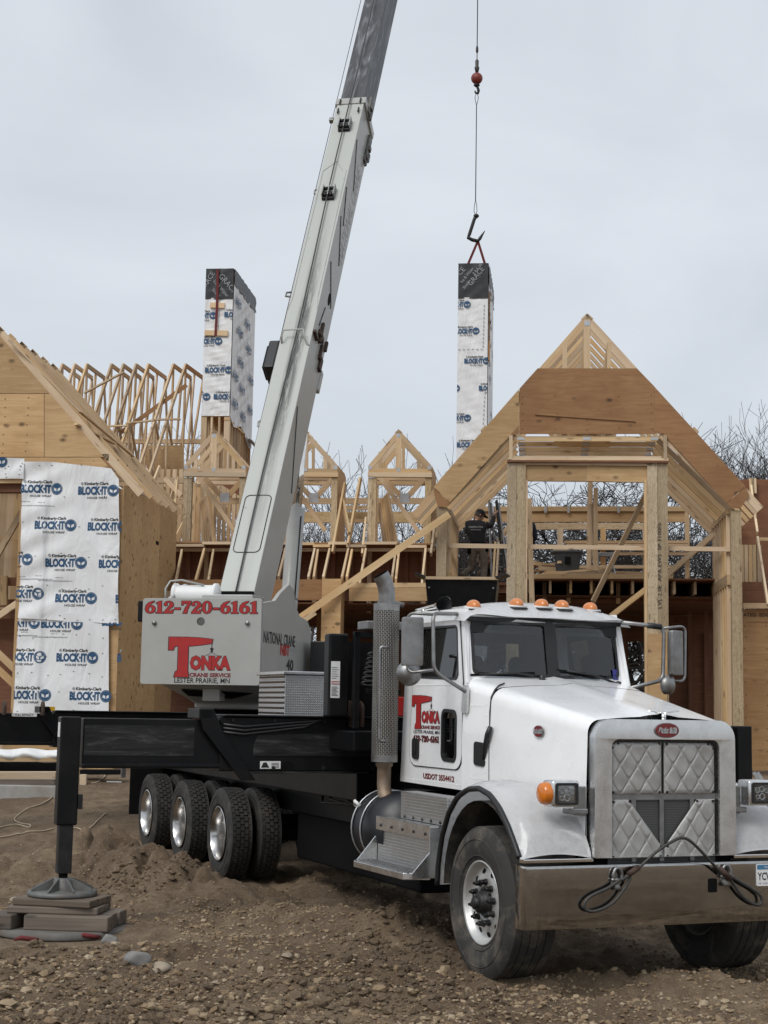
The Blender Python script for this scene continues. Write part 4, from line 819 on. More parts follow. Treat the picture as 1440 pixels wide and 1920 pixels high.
front_wheel(-1); front_wheel(1)
rear_x = (-6.87, -8.60, -10.33)
rim_me = None
for x in rear_x:
    for s in (-1, 1):
        for yc in (1.01, .66):
            Mw = sidem(x, s*yc, .525, s); sgn = 1 if yc > .9 else -1
            if rim_me is None:
                m = MB(); m.lathe([(.300, .125), (.310, .138), (.299, .142), (.285, .118), (.272, .02), (.268, -.07), (.20, -.105), (.14, -.10), (.13, -.08), (.13, -.05), (0, -.045)], 48, Matrix()); m.lathe([(.30, .12), (.285, .1), (.28, -.12), (.305, -.14)], 40, Matrix()); bmesh.ops.recalc_face_normals(m.bm, faces=m.bm.faces)
                for f in m.bm.faces: f.smooth = True
                for e_ in m.bm.edges: e_.smooth = len(e_.link_faces) == 2 and e_.calc_face_angle(0) < R(40)
                rim_me = bpy.data.meshes.new('wheel'); m.bm.to_mesh(rim_me); m.bm.free(); rim_me.materials.append(MAT['wheel_polish'])
            w = link(bpy.data.objects.new('wheel', rim_me), truck, Mw); link(bpy.data.objects.new('tyre', T_rear), w, Mw @ Matrix.Rotation(random.random(), 4, 'Z'))
    ax = MB(); ax.tube([(x, -.9, .525), (x, .9, .525)], .09, 14); TP(ax, 'axle', 'black_matte', smooth=60)
ax = MB(); ax.tube([(0, -.8, .52), (0, .8, .52)], .07, 12); ax.box(-.05, .05, -.75, .75, .40, .55); TP(ax, 'axle', 'black_matte')
# ---- heavy serif numerals drawn as outlines
def grow(p, d):
    out = []; n = len(p)
    for i in range(n):
        a, b, c = Vector(p[i-1]), Vector(p[i]), Vector(p[(i+1) % n]); e1 = (b-a).normalized(); e2 = (c-b).normalized(); n1 = Vector((e1.y, -e1.x)); n2 = Vector((e2.y, -e2.x)); m = n1+n2; k = m.length_squared/2; m = m/max(.6, k) if m.length > .1 else n1; out.append((b.x+m.x*d, b.y+m.y*d))
    return out
def ell(cx, cy, rx, ry, n=22): return [(cx+rx*math.cos(2*math.pi*k/n), cy+ry*math.sin(2*math.pi*k/n)) for k in range(n)]
def arcp(cx, cy, rx, ry, a0, a1, n): return [(cx+rx*math.cos(R(a0+(a1-a0)*k/n)), cy+ry*math.sin(R(a0+(a1-a0)*k/n))) for k in range(n+1)]
DIG = {'0': (.62, ell(.30, .5, .29, .51), [ell(.30, .5, .10, .40)]),
 '1': (.46, [(.02, 0), (.42, 0), (.42, .09), (.33, .10), (.33, 1.0), (.25, 1.0), (.02, .86), (.03, .79), (.13, .80), (.13, .10), (.02, .09)], []),
 '2': (.60, [(.03, 0), (.52, 0), (.58, .30), (.50, .30), (.45, .20), (.24, .20)]+arcp(.29, .70, .27, .30, -42, 178, 12)+[(.02, .66), (.10, .60), (.20, .64)]+arcp(.27, .74, .09, .16, 160, -20, 6)+[(.03, .10)], []),
 '6': (.62, arcp(.31, .33, .29, .34, 168, 420, 16)+[(.30, .60), (.36, .78), (.50, .90), (.53, 1.0), (.40, .98), (.20, .86), (.06, .64)], [ell(.31, .31, .10, .22)]),
 '7': (.56, [(.10, 0), (.32, 0), (.36, .32), (.54, .86), (.54, 1.0), (.02, 1.0), (.01, .66), (.08, .66), (.12, .80), (.38, .80), (.22, .46)], []),
 '-': (.42, [(.04, .30), (.36, .30), (.36, .46), (.04, .46)], [])}
def ccw(p): return p if sum(p[i-1][0]*p[i][1]-p[i][0]*p[i-1][1] for i in range(len(p))) > 0 else p[::-1]
def numerals(mb, body, fn, x0, x1, y, h, fill, edge, border=.055, dz=.0012):
    adv = sum(DIG[c][0] for c in body); k = (x1-x0)/adv; x = x0
    for c in body:
        w, o, hs = DIG[c]; o = ccw(o)
        for d, mi, q in ((border, edge, 0), (0, fill, dz)):
            if d == 0 and mi is None: continue
            lo = [grow(o, d)]+[grow(ccw(hh), -d*.8) for hh in hs]; tris = geometry.tessellate_polygon([[Vector((p[0], p[1], 0)) for p in l] for l in lo]); flat = [p for l in lo for p in l]; V = [mb.bm.verts.new(fn(x+p[0]*k, y+p[1]*h, q)) for p in flat]
            for t in tris:
                try: mb.bm.faces.new([V[i] for i in t]).material_index = mi
                except ValueError: pass
        x += w*k
# ---- door signs
def tonka(mb, fn, x0, y0, w, h, red=0, blk=1):             # crane-shaped T, ONKA, CRANE SERVICE
    P = lambda u, v: fn(x0+u*w, y0+v*h)
    tshape = [(0, 1), (0, .67), (.075, .67), (.085, .74), (.125, .78), (.155, .765), (.155, .17), (.12, .13), (.10, 0), (.335, 0), (.32, .13), (.315, .17), (.315, .77), (.5, .80), (.69, .845), (.70, .95), (.5, .985), (.3, 1)]
    F2 = lambda dz: (lambda u, v: fn(x0+u*w, y0+v*h, dz))
    poly2d(mb, grow(ccw(tshape), .012), F2(0), blk); poly2d(mb, tshape, F2(.0012), red)
    fit2d(mb, 'ONKA', fn, x0+.345*w, x0+1.0*w, y0+.165*h, .385*h, blk, .085, 0); fit2d(mb, 'ONKA', fn, x0+.352*w, x0+.993*w, y0+.178*h, .36*h, red, .06, .0012); fit2d(mb, 'CRANE SERVICE', fn, x0+.345*w, x0+1.0*w, y0+.005*h, .105*h, 2, .045, 0)
    for a, b, r in (((.69, .86), (.69, .74), .006), ((.69, .62), (.55, .50), .004), ((.69, .62), (.86, .49), .004)):
        a, b = Vector(a), Vector(b); e = (b-a).normalized(); n_ = Vector((-e.y, e.x))*r; poly2d(mb, [a+n_, a-n_, b-n_, b+n_], F2(.0006), blk)
    poly2d(mb, circ(.69, .71, .03, 12), F2(.0006), blk); poly2d(mb, [(.675, .69), (.705, .69), (.71, .63), (.67, .63)], F2(.0006), blk)
def serif(mb, body, fn, x0, x1, y, h, mi, bold=.03, dz=0): fit2d(mb, body, fn, x0, x1, y, h, mi, bold, dz)
def fit2d(mb, body, fn, x0, x1, y, h, mi, bold=.03, dz=0):
    t = text_mesh(body, 1, bold, 1, 'LEFT'); xmin = min(p[0] for p in t[0]); xmax = max(p[0] for p in t[0]); ymax = max(p[1] for p in t[0]); ymin = min(p[1] for p in t[0]); k = (x1-x0)/(xmax-xmin); q = h/(ymax-ymin)
    put2d(mb, ([((a-xmin)*k, (b-ymin)*q) for a, b in t[0]], t[1]), lambda u, v: fn(u, v, dz), (x0, y), mi)
dfn = lambda u, v, dz=0: (u+SX, -(ysd(v)+.012+.002+dz), v)
ds = MB(); tonka(ds, dfn, -1.90, 1.82, .60, .29)
serif(ds, 'LESTER PRAIRIE, MN', dfn, -1.86, -1.31, 1.775, .034, 1, .01); numerals(ds, '612-720-6161', dfn, -1.865, -1.315, 1.708, .055, 2, 1, .03)
TP(ds, 'door_sign', ['red_paint', 'print_black', 'emblem_red'])
us = MB(); serif(us, 'USDOT 3554412', lambda u, v, dz=0: (u+SX, -CWD-.004-dz, v), -1.66, -1.02, 1.392, .05, 0, .035); TP(us, 'registration_lettering', 'emblem_red')
# ================================================================== crane: outriggers, turret, boom (parts of the truck)
KF = Frame(TF.w(-9.36, 0, 0), -12)
KT = Matrix.Translation(TF.loc(KF.o)) @ Matrix.Rotation(KF.a-TF.a, 4, 'Z')      # crane frame -> truck frame
def KP(mb, name, mats, parent=truck, **k): return mb.build(name, mats, parent, **k)
kf = lambda y0: (lambda u, v, w=0: KT @ Vector((u, y0-w, v)))
# ---- front outrigger: fixed box, sliding beam, jack
def outrig(x, s, ext, zt=1.89, full=True):
    X0, X1 = x-.16, x+.17
    b = MB(); b.box(X0, X1, min(s*.2, s*2.22), max(s*.2, s*2.22), zt-.50, zt); b.box(X0-.03, X1+.06, min(s*.2, s*2.2), max(s*.2, s*2.2), zt, zt+.02); bx = TP(b, 'outrigger_box', 'black_paint', bevel=.012)
    # slanted end collar
    c = MB(); c.plate([(s*2.30, zt+.06), (s*2.44, zt+.06), (s*2.40, zt-.12), (s*2.02, zt-.58), (s*1.88, zt-.58), (s*2.2, zt-.15)], [], .05, lambda u, v, w: (X1+w, u, v)); c.box(X0-.03, X1+.05, min(s*2.30, s*2.44), max(s*2.30, s*2.44), zt-.02, zt+.07); c.build('box_collar', 'black_paint', bx, bevel=.006)
    i = MB(); i.box(X0+.03, X1-.03, min(s*2.2, s*(ext-.12)), max(s*2.2, s*(ext-.12)), zt-.475, zt-.03); i.box(X0+.01, X1-.0, min(s*2.2, s*(ext-.12)), max(s*2.2, s*(ext-.12)), zt-.47, zt-.43); be = TP(i, 'outrigger_beam', 'black_paint', bevel=.01)
    if not full: return bx
    e = MB(); e.box(X1-.05, X1+.01, min(s*.75, s*1.9), max(s*.75, s*1.9), zt-.52, zt-.50); e.plate([(s*.62, zt-.36), (s*1.9, zt-.36), (s*1.9, zt-.26), (s*1.86, zt-.16), (s*.82, zt-.14)], [], .008, lambda u, v, w: (X1+w, u, v)); e.build('scuff_plate', 'worn_beam', bx, bevel=.003); e = MB(); e.box(X1-.031, X1-.026, min(s*2.46, s*(ext-.13)), max(s*2.46, s*(ext-.13)), zt-.36, zt-.09); e.build('scuff_plate', 'worn_beam', be)
    h = MB(); h.plate(circ(s*1.56, zt-.455, .055, 20), [], .004, lambda u, v, w: (X1+.002+w, u, v)); h.plate(circ(s*1.0, zt-.28, .02, 10), [], .004, lambda u, v, w: (X1+.009+w, u, v)); h.build('beam_hole', 'black_matte', bx)
    st = MB(); st.plate([(s*1.83, zt-.475), (s*1.63, zt-.475), (s*1.63, zt-.405), (s*1.83, zt-.405)][::s], [], .002, lambda u, v, w: (X1+.002+w, u, v), 0)
    for k in range(4): st.plate([(s*(1.72-.0), zt-.465+.013*k), (s*1.645, zt-.465+.013*k), (s*1.645, zt-.460+.013*k), (s*1.72, zt-.460+.013*k)], [], .001, lambda u, v, w: (X1+.0045+w, u, v), 1)
    st.plate([(s*1.82, zt-.465), (s*1.74, zt-.465), (s*1.77, zt-.415), (s*1.80, zt-.42)], [], .001, lambda u, v, w: (X1+.0045+w, u, v), 1); st.build('warning_sticker', ['label_white', 'print_black'], bx)
    j = MB(); j.box(X1-.14, X1+.012, min(s*(ext-.09), s*(ext+.09)), max(s*(ext-.09), s*(ext+.09)), .92, zt-.02); jk = TP(j, 'jack_housing', 'black_paint', bevel=.012)
    j = MB(); j.box(X1-.10, X1-.02, min(s*(ext+.09), s*(ext+.094)), max(s*(ext+.09), s*(ext+.094)), zt-.20, zt-.07, 0); j.build('jack_sticker', 'label_white', jk)
    j = MB(); j.box(X1-.06, X1+.02, min(s*(ext-.09), s*(ext-.13)), max(s*(ext-.09), s*(ext-.13)), 1.06, 1.19); j.build('lock_pin', 'steel_dark', jk, bevel=.006)
    j = MB(); j.box(X1-.125, X1-.005, s*ext-.062, s*ext+.062, .50, .94); j.build('jack_leg', 'steel_dark', jk, bevel=.008)
    j = MB(); j.tube([(X1-.065, s*ext, .42), (X1-.065, s*ext, .52)], .04, 14); j.build('jack_rod', 'black_matte', jk, smooth=60)
    f = MB(); Mf = Matrix.Translation((X1-.065, s*ext, .312)); f.lathe([(0, 0), (.30, 0), (.305, .012), (.30, .04), (.26, .045), (.10, .05), (.09, .13), (.075, .15), (0, .15)], 36, Mf); fo = f.build('float_pad', 'steel_cast', jk, smooth=40)
    for k in range(8):
        a = 2*math.pi*(k+.2)/8; q = MB(); q.plate([(.08, .05), (.285, .045), (.285, .06), (.10, .145), (.08, .145)], [], .014, lambda u, v, w: Mf @ Matrix.Rotation(a, 4, 'Z') @ Vector((u, w-.007, v))); q.build('float_rib', 'steel_cast', fo)
    return bx
ob = outrig(-3.41, -1, 3.60); outrig(-3.41, 1, 3.55); rb = outrig(-11.75, -1, 4.4, 1.86, False); outrig(-11.75, 1, 4.2, 1.86, False)
lb = MB(); lb.plate(rrect(-2.82, -2.47, 1.785, 1.83, .015), [], .003, lambda u, v, w: (-11.55+w, u, v), 0); put2d(lb, text_mesh('FULL RETRACT', .038, .001, 1), lambda u, v: (-11.5455, u, v), (-2.645, 1.795), 1); lb.build('beam_lettering', ['label_white', 'print_black'], rb)
# hoses, bolts and weld seams on the outrigger and deck
for k in range(3): h_ = MB(); h_.tube([(-3.22, -1.0-.06*k, 1.93), (-3.21, -1.3-.06*k, 1.86-.03*k), (-3.215, -2.0, 1.80-.035*k), (-3.215, -2.2, 1.82-.035*k)], .013, 6); TP(h_, 'hydraulic_hose', 'black_plastic', smooth=60)
for y_ in (-.7, -1.2, -1.7, -2.1):
    for z_ in (1.86, 1.42): bb = MB(); bb.lathe([(.02, 0), (.02, .012), (0, .014)], 6, Matrix.Translation((-3.24, y_, z_)) @ Matrix.Rotation(R(90), 4, 'Y')); bb.build('bolt', 'steel_dark', ob)
for k in range(4): h_ = MB(); h_.tube([(-4.2-.25*k, -.5, 1.5), (-4.1-.25*k, -.62, 1.15-.05*k), (-3.7-.2*k, -.60, 1.02), (-3.2, -.55, 1.2)], .016, 6); TP(h_, 'hydraulic_hose', 'black_plastic', smooth=60)
# outrigger lugs and the swing-out hinge at the inner end
for y in (-.86, -2.95, -2.42):
    m = MB(); zc = 1.93; pts = [(-.13, -.12), (.13, -.12), (.13, .04)]+[(.13*math.cos(a), .04+.09*math.sin(a)) for a in [math.pi*k/8 for k in range(1, 8)]]+[(-.13, .04)]
    if y == -.86:
        for dx in (0, .10): m.plate([(u*.8, v) for u, v in pts], [], .03, lambda u, v, w, dx=dx: (-3.45+u+.2, y-.10+dx+w, zc+v))
        hg = TP(m, 'hinge_lug', 'rust_dark', bevel=.006, smooth=40); q = MB(); q.tube([(-3.30, -.99, 2.0), (-3.28, -1.06, 2.04), (-3.26, -1.15, 2.0)], .014, 6); q.tube([(-3.30, -.95, 1.98), (-3.28, -1.02, 2.02), (-3.26, -1.11, 1.985)], .014, 6); q.build('cable_tie', 'label_white', hg, smooth=60)
    else:
        m.plate([(u*.7, v*.8) for u, v in pts], [], .035, lambda u, v, w: (-11.5+u, y+w, 1.90+v)); TP(m, 'lifting_lug', 'rust_dark', bevel=.006, smooth=40)
rl = MB(); rl.box(-11.6, -11.55, -2.34, -2.22, 1.87, 1.93); TP(rl, 'amber_reflector', 'yellow', bevel=.004)
# ---- tool box on the deck
tb = MB(); yR, yS = TF.onx(606, 1300, -5.03).y, TF.onx(619, 1300, -5.03).y; tb.box(-5.92, -5.03, -1.0, yR, 1.80, 2.33); tbx = TP(tb, 'tool_box', 'diamond_plate', bevel=.006); t3 = MB(); t3.box(-5.91, -5.04, -1.006, -1.001, 1.81, 2.325); t3.build('ribbed_side', 'ribbed_aluminium', tbx); t3 = MB(); t3.box(-5.9, -5.06, yR+.01, yS+.35, 1.80, 2.33); t3.build('end_panel', 'aluminium', tbx, bevel=.005)
t2 = MB(); t2.box(-5.96, -5.0, -1.03, yS+.36, 2.33, 2.365); t2.build('tool_box_lid', 'aluminium', tbx, bevel=.006)
# ---- crane console, cooler and guard frame behind the cab
cs = MB(); cs.box(-3.10, -2.95, -1.275, -1.08, 1.9, 2.68); cn = TP(cs, 'control_console', 'black_paint', bevel=.02)
sk = MB(); sk.plate([(-1.255, 2.08), (-1.165, 2.08), (-1.165, 2.42), (-1.255, 2.42)], [], .002, lambda u, v, w: (-2.948+w, u, v), 0)
sk.plate([(-1.25, 2.205), (-1.17, 2.205), (-1.17, 2.235), (-1.25, 2.235)], [], .001, lambda u, v, w: (-2.945+w, u, v), 1)
for k in range(14): 
    z = 2.10+.0115*k if k < 8 else 2.26+.02*(k-8); sk.plate([(-1.247, z), (-1.18-.01*(k % 3), z), (-1.18-.01*(k % 3), z+.004), (-1.247, z+.004)], [], .001, lambda u, v, w: (-2.945+w, u, v), 2)
put2d(sk, text_mesh('DANGER', .024, .001, .8), lambda u, v: (-2.9435, u, v), (-1.21, 2.211), 0); sk.build('warning_sticker', ['label_white', 'red_paint', 'print_black'], cn)
gf = MB()
for y in (-1.05, -.80): gf.box(-2.86, -2.80, y-.03, y+.03, 1.8, 2.70)
gf.box(-2.86, -2.80, -1.08, -.60, 2.64, 2.70); gf.box(-2.85, -2.81, -.95, -.6, 2.12, 2.17); gfo = TP(gf, 'guard_frame', 'black_paint', bevel=.006)
gb = MB(); gb.box(-3.3, -3.25, -1.15, -.70, 1.85, 2.62); gb.build('back_panel', 'black_matte', gfo)
hz_ = MB()
for k in range(7): hz_.tube([(-2.95+.03*math.cos(a), -.86+.07*math.cos(a)+.01*k, 2.22+.045*k+.02*math.sin(a)) for a in [2*math.pi*q/12 for q in range(12)]], .017, 6, closed=True)
hz_.build('hose_coil', 'black_plastic', gfo, smooth=60)
rd = MB(); rd.box(-2.79, -2.72, -.72, -.58, 2.27, 2.36); rd.build('red_bracket', 'red_bright', gfo, bevel=.01); rd = MB(); rd.box(-2.79, -2.72, -.76, -.60, 1.92, 2.10); rd.build('red_bracket', 'red_bright', gfo, bevel=.01)
va = MB(); va.box(-3.0, -2.75, -.98, -.62, 2.72, 2.80); vv = TP(va, 'valve_block', 'steel_dull', bevel=.01); va = MB(); va.box(-2.8, -2.66, -.86, -.72, 2.70, 2.84); va.build('valve_cover', 'aluminium', vv, bevel=.008)
va = MB()
for d in (0, .07): va.tube([(-2.75, -.80+d, 2.82), (-2.75, -.80+d, 2.92), (-2.73, -.76+d, 2.97), (-2.7, -.70+d, 2.95)], .028, 8)
va.build('hydraulic_elbow', 'steel_cast', vv, smooth=60)
cl = MB(); c0 = KF.ony(560, 1200, .2); cl.box(.82, 1.14, -.1, .55, 2.38, 2.86, 0, KT); co = KP(cl, 'oil_cooler', 'black_plastic', bevel=.012)
for k in range(18):
    q = MB(); q.box(1.14, 1.155, -.06, .51, 2.42+.0235*k, 2.432+.0235*k, 0, KT); q.build('cooler_fin', 'steel_dark', co)
# ---- turret
tu = MB(); tu.lathe([(.62, 1.78), (.62, 1.93), (.50, 1.95), (0, 1.95)], 40, KT); TP(tu, 'slewing_ring', 'black_paint', smooth=40)
# tapered bowl under the plate: an open trough from the ring to the counterweight
bw = MB()
lo = [(-.62, .45), (.62, .45), (.62, -.6), (.45, -.95), (-.45, -.95), (-.62, -.6)]; hi = [(-.70, .55), (.70, .55), (.70, -1.4), (.66, -1.97), (-.60, -1.97), (-.70, -1.4)]
bw.loft([[KT @ Vector((x*.95, y, 1.94)) for x, y in lo], [KT @ Vector((x, y, 2.02)) for x, y in lo], [KT @ Vector((x, y, 2.24)) for x, y in hi], [KT @ Vector((x, y, 2.32)) for x, y in hi]]); tur = TP(bw, 'turret', 'crane_paint', bevel=.03, bseg=3, smooth=35)
pk = MB(); pk.box(-.12, .10, -1.72, -1.50, 2.04, 2.26, 0, KT); pk.build('turret_pedestal', 'crane_paint', tur, bevel=.008)
for s in (-1, 1):
    w = MB(); prof = [(-2.02, 2.26), (.05, 2.26), (.30, 2.45), (.30, 3.02), (.10, 3.14), (-.30, 3.18), (-.52, 3.30), (-.62, 3.50), (-.85, 3.56), (-1.25, 3.42), (-1.5, 3.30), (-2.02, 3.24)]
    w.plate(prof, [], .05, lambda u, v, q: KT @ Vector((s*(.72-q) if s > 0 else -(.72-q), u, v))); sp = w.build('turret_cheek', 'crane_paint', tur, bevel=.006)
    if s > 0:
        t = MB(); F_ = lambda u, v, dz=0: KT @ Vector((.723+dz, u, v)); serif(t, 'NATIONAL CRANE', F_, -1.98, -.52, 2.755, .15, 0, .02); 
        serif(t, 'NBT', F_, -1.22, -.78, 2.63, .14, 1, .05); serif(t, '40', F_, -.92, -.58, 2.445, .15, 0, .03); serif(t, 'a Manitowoc', F_, -.80, -.50, 2.70, .04, 2, 0)
        t.build('cheek_lettering', ['print_black', 'red_paint', 'print_grey'], sp)
tp = MB(); tp.box(-.69, .69, -1.98, -1.22, 3.10, 3.20, 0, KT); tp.box(-.27, .40, -1.42, -.9, 3.20, 3.38, 0, KT); tp.build('turret_top', 'crane_paint', tur, bevel=.01)
dd = MB(); dd.plate([(.30, 3.02), (.05, 3.14), (.05, 3.10), (.24, 2.8), (.30, 2.8)], [], .40, lambda u, v, q: KT @ Vector((.30+q, u, v))); dd.build('cylinder_bracket', 'crane_paint', tur, bevel=.006)
# ---- counterweight plate with its lettering
cp = MB(); f = kf(-2.03); cp.plate(rrect(-.805, .715, 2.235, 3.285, .035), [circ(-.05, 3.0, .052, 20)], .05, f); cwt = TP(cp.clean(), 'counterweight_plate', 'crane_paint', bevel=.008)
bl = MB(); f2 = lambda u, v, dz=0: KT @ Vector((u, -2.083-dz, v))
numerals(bl, '612-720-6161', f2, -.775, .675, 3.10, .15, 0, 1, .036)
for x0, x1 in ((-.60, -.515), (-.145, -.06), (.235, .32), (.475, .56)): pass
tonka(bl, f2, -.45, 2.325, .80, .485); serif(bl, 'LESTER PRAIRIE, MN', f2, -.365, .34, 2.245, .072, 1, .012)
bl.build('counterweight_lettering', ['red_paint', 'print_black', 'emblem_red'], cwt)
for x, z in ((-.645, 2.98), (.545, 2.985)):
    b = MB(); b.lathe([(.028, 0), (.028, .02), (.022, .028), (0, .03)], 16, KT @ Matrix.Translation((x, -2.082, z)) @ Matrix.Rotation(R(90), 4, 'X')); b.build('plate_bolt', 'steel_dull', cwt, smooth=40)
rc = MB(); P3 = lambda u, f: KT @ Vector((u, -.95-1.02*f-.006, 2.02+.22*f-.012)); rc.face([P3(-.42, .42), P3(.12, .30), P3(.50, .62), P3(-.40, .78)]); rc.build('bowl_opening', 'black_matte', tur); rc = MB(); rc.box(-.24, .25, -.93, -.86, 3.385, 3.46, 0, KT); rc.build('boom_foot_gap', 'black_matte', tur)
sb = MB(); sb.box(-.90, -.83, -2.0, -1.6, 3.0, 3.26, 0, KT); TP(sb, 'side_box', 'black_paint', bevel=.01)
# ---- winch
wd = MB(); Mw = KT @ Matrix.Translation((-.72, -1.18, 3.385)) @ Matrix.Rotation(R(90), 4, 'Y'); prof = [(0, 0), (.155, 0), (.155, .04)]
for k in range(30): z = .05+.016*k; prof += [(.128, z), (.134, z+.008)]
prof += [(.155, .54), (.155, .58), (0, .58)]; wd.lathe(prof, 30, Mw); wi = TP(wd, 'winch_drum', 'label_white', smooth=40)
wg = MB(); wg.tube([KT @ Vector(p) for p in ((-.78, -1.34, 3.24), (-.78, -1.36, 3.46), (-.74, -1.30, 3.56), (-.6, -1.26, 3.575), (-.30, -1.26, 3.51))], .013, 8); wg.build('rope_guard', 'crane_paint', wi, smooth=60)
wk = MB(); wk.plate([(-1.5, 3.2), (-.8, 3.2), (-.86, 3.44), (-1.0, 3.46)], [], .03, lambda u, v, q: KT @ Vector((-.27-q, u, v))); wk.build('winch_bracket', 'steel_dull', wi)
# ---- boom
EL = R(57.2); BO = KT @ Vector((0, -.80, 3.49)); kx = (KT.to_3x3() @ Vector((1, 0, 0))); ky = (KT.to_3x3() @ Vector((0, 1, 0))); bX = ky*math.cos(EL)+Vector((0, 0, 1))*math.sin(EL); bZ = -ky*math.sin(EL)+Vector((0, 0, 1))*math.cos(EL); bY = -kx
BM_ = Matrix(((bX.x, bY.x, bZ.x, BO.x), (bX.y, bY.y, bZ.y, BO.y), (bX.z, bY.z, bZ.z, BO.z), (0, 0, 0, 1)))
BL = 10.72; hwb, hb = .24, .76
def bsec(x, w, z0, z1, c): return [(x, -w, z0+c), (x, -w+c*.4, z0), (x, w-c*.4, z0), (x, w, z0+c), (x, w, z1), (x, -w, z1)]
bo = MB()
secs = [bsec(x, hwb, zb, 0, .05) for x, zb in ((-.35, -.62), (0.2, -.74), (1.2, -hb), (BL, -hb))]; bo.loft([[Vector(p) for p in s_] for s_ in secs])
bm = bo.bm; bm.normal_update(); bmesh.ops.recalc_face_normals(bm, faces=bm.faces)
for f_ in bm.faces: f_.material_index = 1 if f_.normal.z > .7 else 0
boom = TP(bo, 'boom_base', ['crane_paint', 'boom_top'], mat=BM_, bevel=.008)
def BP(mb, name, mats, **k): return mb.build(name, mats, boom, mat=BM_, **k)
ins = MB(); lo_ = bsec(BL-.6, .205, -.70, -.045, .06); ins.loft([[Vector(p) for p in bsec(x, .215, -.69, -.04, .06)] for x in (BL-.6, 21.5)]); TP(ins, 'boom_inner_section', 'boom_inner', mat=BM_, bevel=.01)
in2 = MB(); in2.loft([[Vector(p) for p in bsec(x, .185, -.64, -.08, .06)] for x in (21.0, 30.2)]); TP(in2, 'boom_inner_section', 'boom_inner', mat=BM_, bevel=.01)
hdm = MB(); hdm.box(30.1, 30.6, -.2, .2, -.75, .1); TP(hdm, 'boom_head', 'crane_paint', mat=BM_, bevel=.02)
# collar, wear pads, hatch, inspection cover, hand holds
cl = MB(); cl.box(BL-.16, BL, -.255, .255, .001, .02); cl.box(BL-.16, BL, -.27, -.241, -hb, .02); cl.box(BL-.16, BL, .241, .27, -hb, .02); BP(cl, 'boom_collar', 'crane_paint', bevel=.005)
for sx_ in (-1, 1):
    for dx in (.05, .32): q = MB(); q.box(BL-dx-.12, BL-dx, sx_*.18-.012, sx_*.18+.012, .02, .05); BP(q, 'pad_bolt', 'steel_dark', bevel=.003)
for x, y, z, a, b, c in ((BL-.15, -.30, -.25, .42, .06, .16), (BL-.85, -.29, -.62, .55, .05, .14), (BL-1.0, -.275, -.60, .3, .04, .1)):
    q = MB(); q.box(x, x+a, y, y+b, z-c/2, z+c/2); q.box(x+a*.3, x+a*.5, y-.03, y, z-c*.3, z+c*.3); q.box(x-.06, x+a*.25, y-.02, y+.02, z-c*.6, z-c*.2); BP(q, 'pulley_bracket', 'steel_cast', bevel=.006)
q = MB(); q.box(BL-.55, BL-.47, .255, .33, -.1, -.02); BP(q, 'side_lug', 'steel_dull', bevel=.005)
for x in (BL-.72, BL-2.55):                               # two rope guides on the top plate
    g = MB(); g.box(x-.18, x+.06, -.105, -.085, 0, .11); g.box(x-.18, x+.06, .085, .105, 0, .11); g.box(x-.18, x+.06, -.008, .008, 0, .10); gg = BP(g, 'rope_guide', 'steel_dull', bevel=.003)
    for y in (-.048, .048): r_ = MB(); r_.tube([(x-.14, y-.034, .055), (x-.14, y+.034, .055)], .035, 12); r_.tube([(x+.02, y-.034, .055), (x+.02, y+.034, .055)], .030, 12); BP(r_, 'rope_roller', 'steel_dark', smooth=60)
    o_ = MB(); o_.box(x-.22, x-.19, -.10, .10, .0, .05); BP(o_, 'guide_foot', 'steel_dark')
hl_ = MB(); hl_.tube([(.75, .155, .0035), (.75, -.155, .0035)], .004, 5); o2 = rrect(.62, 1.62, -.185, .185, .07, 4); hl_ = MB(); hl_.tube([(x, y, .004) for x, y in o2], .0065, 5, closed=True); BP(hl_, 'inspection_hatch', 'steel_dark')
hd2 = MB(); hd2.tube([(4.62, .20, .005), (4.68, .19, .10), (4.78, .17, .12), (4.78, -.13, .12), (4.62, -.17, .10), (4.58, -.20, .005), (4.55, -.23, .005)], .014, 6); BP(hd2, 'rope_bar', 'crane_paint', smooth=60)
for x0, z0, x1, z1 in ((3.35, -.05, 2.15, -.58), (9.6, -.05, 8.7, -.42), (8.35, -.06, 7.65, -.30), (7.65, -.1, 6.9, -.5), (6.55, -.1, 5.95, -.55), (5.2, -.2, 5.7, -.3)):
    q = MB(); q.tube([(x0, -.243, z0), (x1, -.243, z1)], .010, 6); BP(q, 'weld_bead', 'steel_dark')
ee = MB(); ee.plate([(6.0+.13*math.cos(a), -.40+.06*math.sin(a)) for a in [2*math.pi*k/20 for k in range(20)]], [], .004, lambda u, v, w: (u, -.2415-w, v)); BP(ee, 'pin_hole', 'black_matte')
mech = MB()
for x, z, a, b in ((4.95, -.35, .42, .05), (4.75, -.50, .30, .05), (5.05, -.45, .10, .22), (4.6, -.62, .25, .10), (5.1, -.68, .2, .05), (4.85, -.2, .05, .2)): mech.box(x, x+a, -.285, -.24, z, z+b)
BP(mech, 'boom_latch', 'rust_dark', bevel=.006)
for x, z in ((4.35, -.74),): q = MB(); q.box(x, x+.42, -.26, -.20, z-.09, z+.02); BP(q, 'boom_lug', 'crane_paint', bevel=.02)
bxm = MB(); bxm.box(4.15, 4.72, .245, .42, -.42, -.02); bx = BP(bxm, 'work_lamp_box', 'black_plastic', bevel=.03); 
q = MB(); q.box(4.2, 4.66, .42, .455, -.36, -.08); BP(q, 'lamp_bezel', 'black_matte', bevel=.01)
for x in (3.0, 8.25): q = MB(); q.tube([(x, .24, -.12), (x+.02, .30, -.10), (x+.10, .31, -.10), (x+.17, .25, -.12)], .016, 6); BP(q, 'lifting_eye', 'crane_paint', smooth=60)
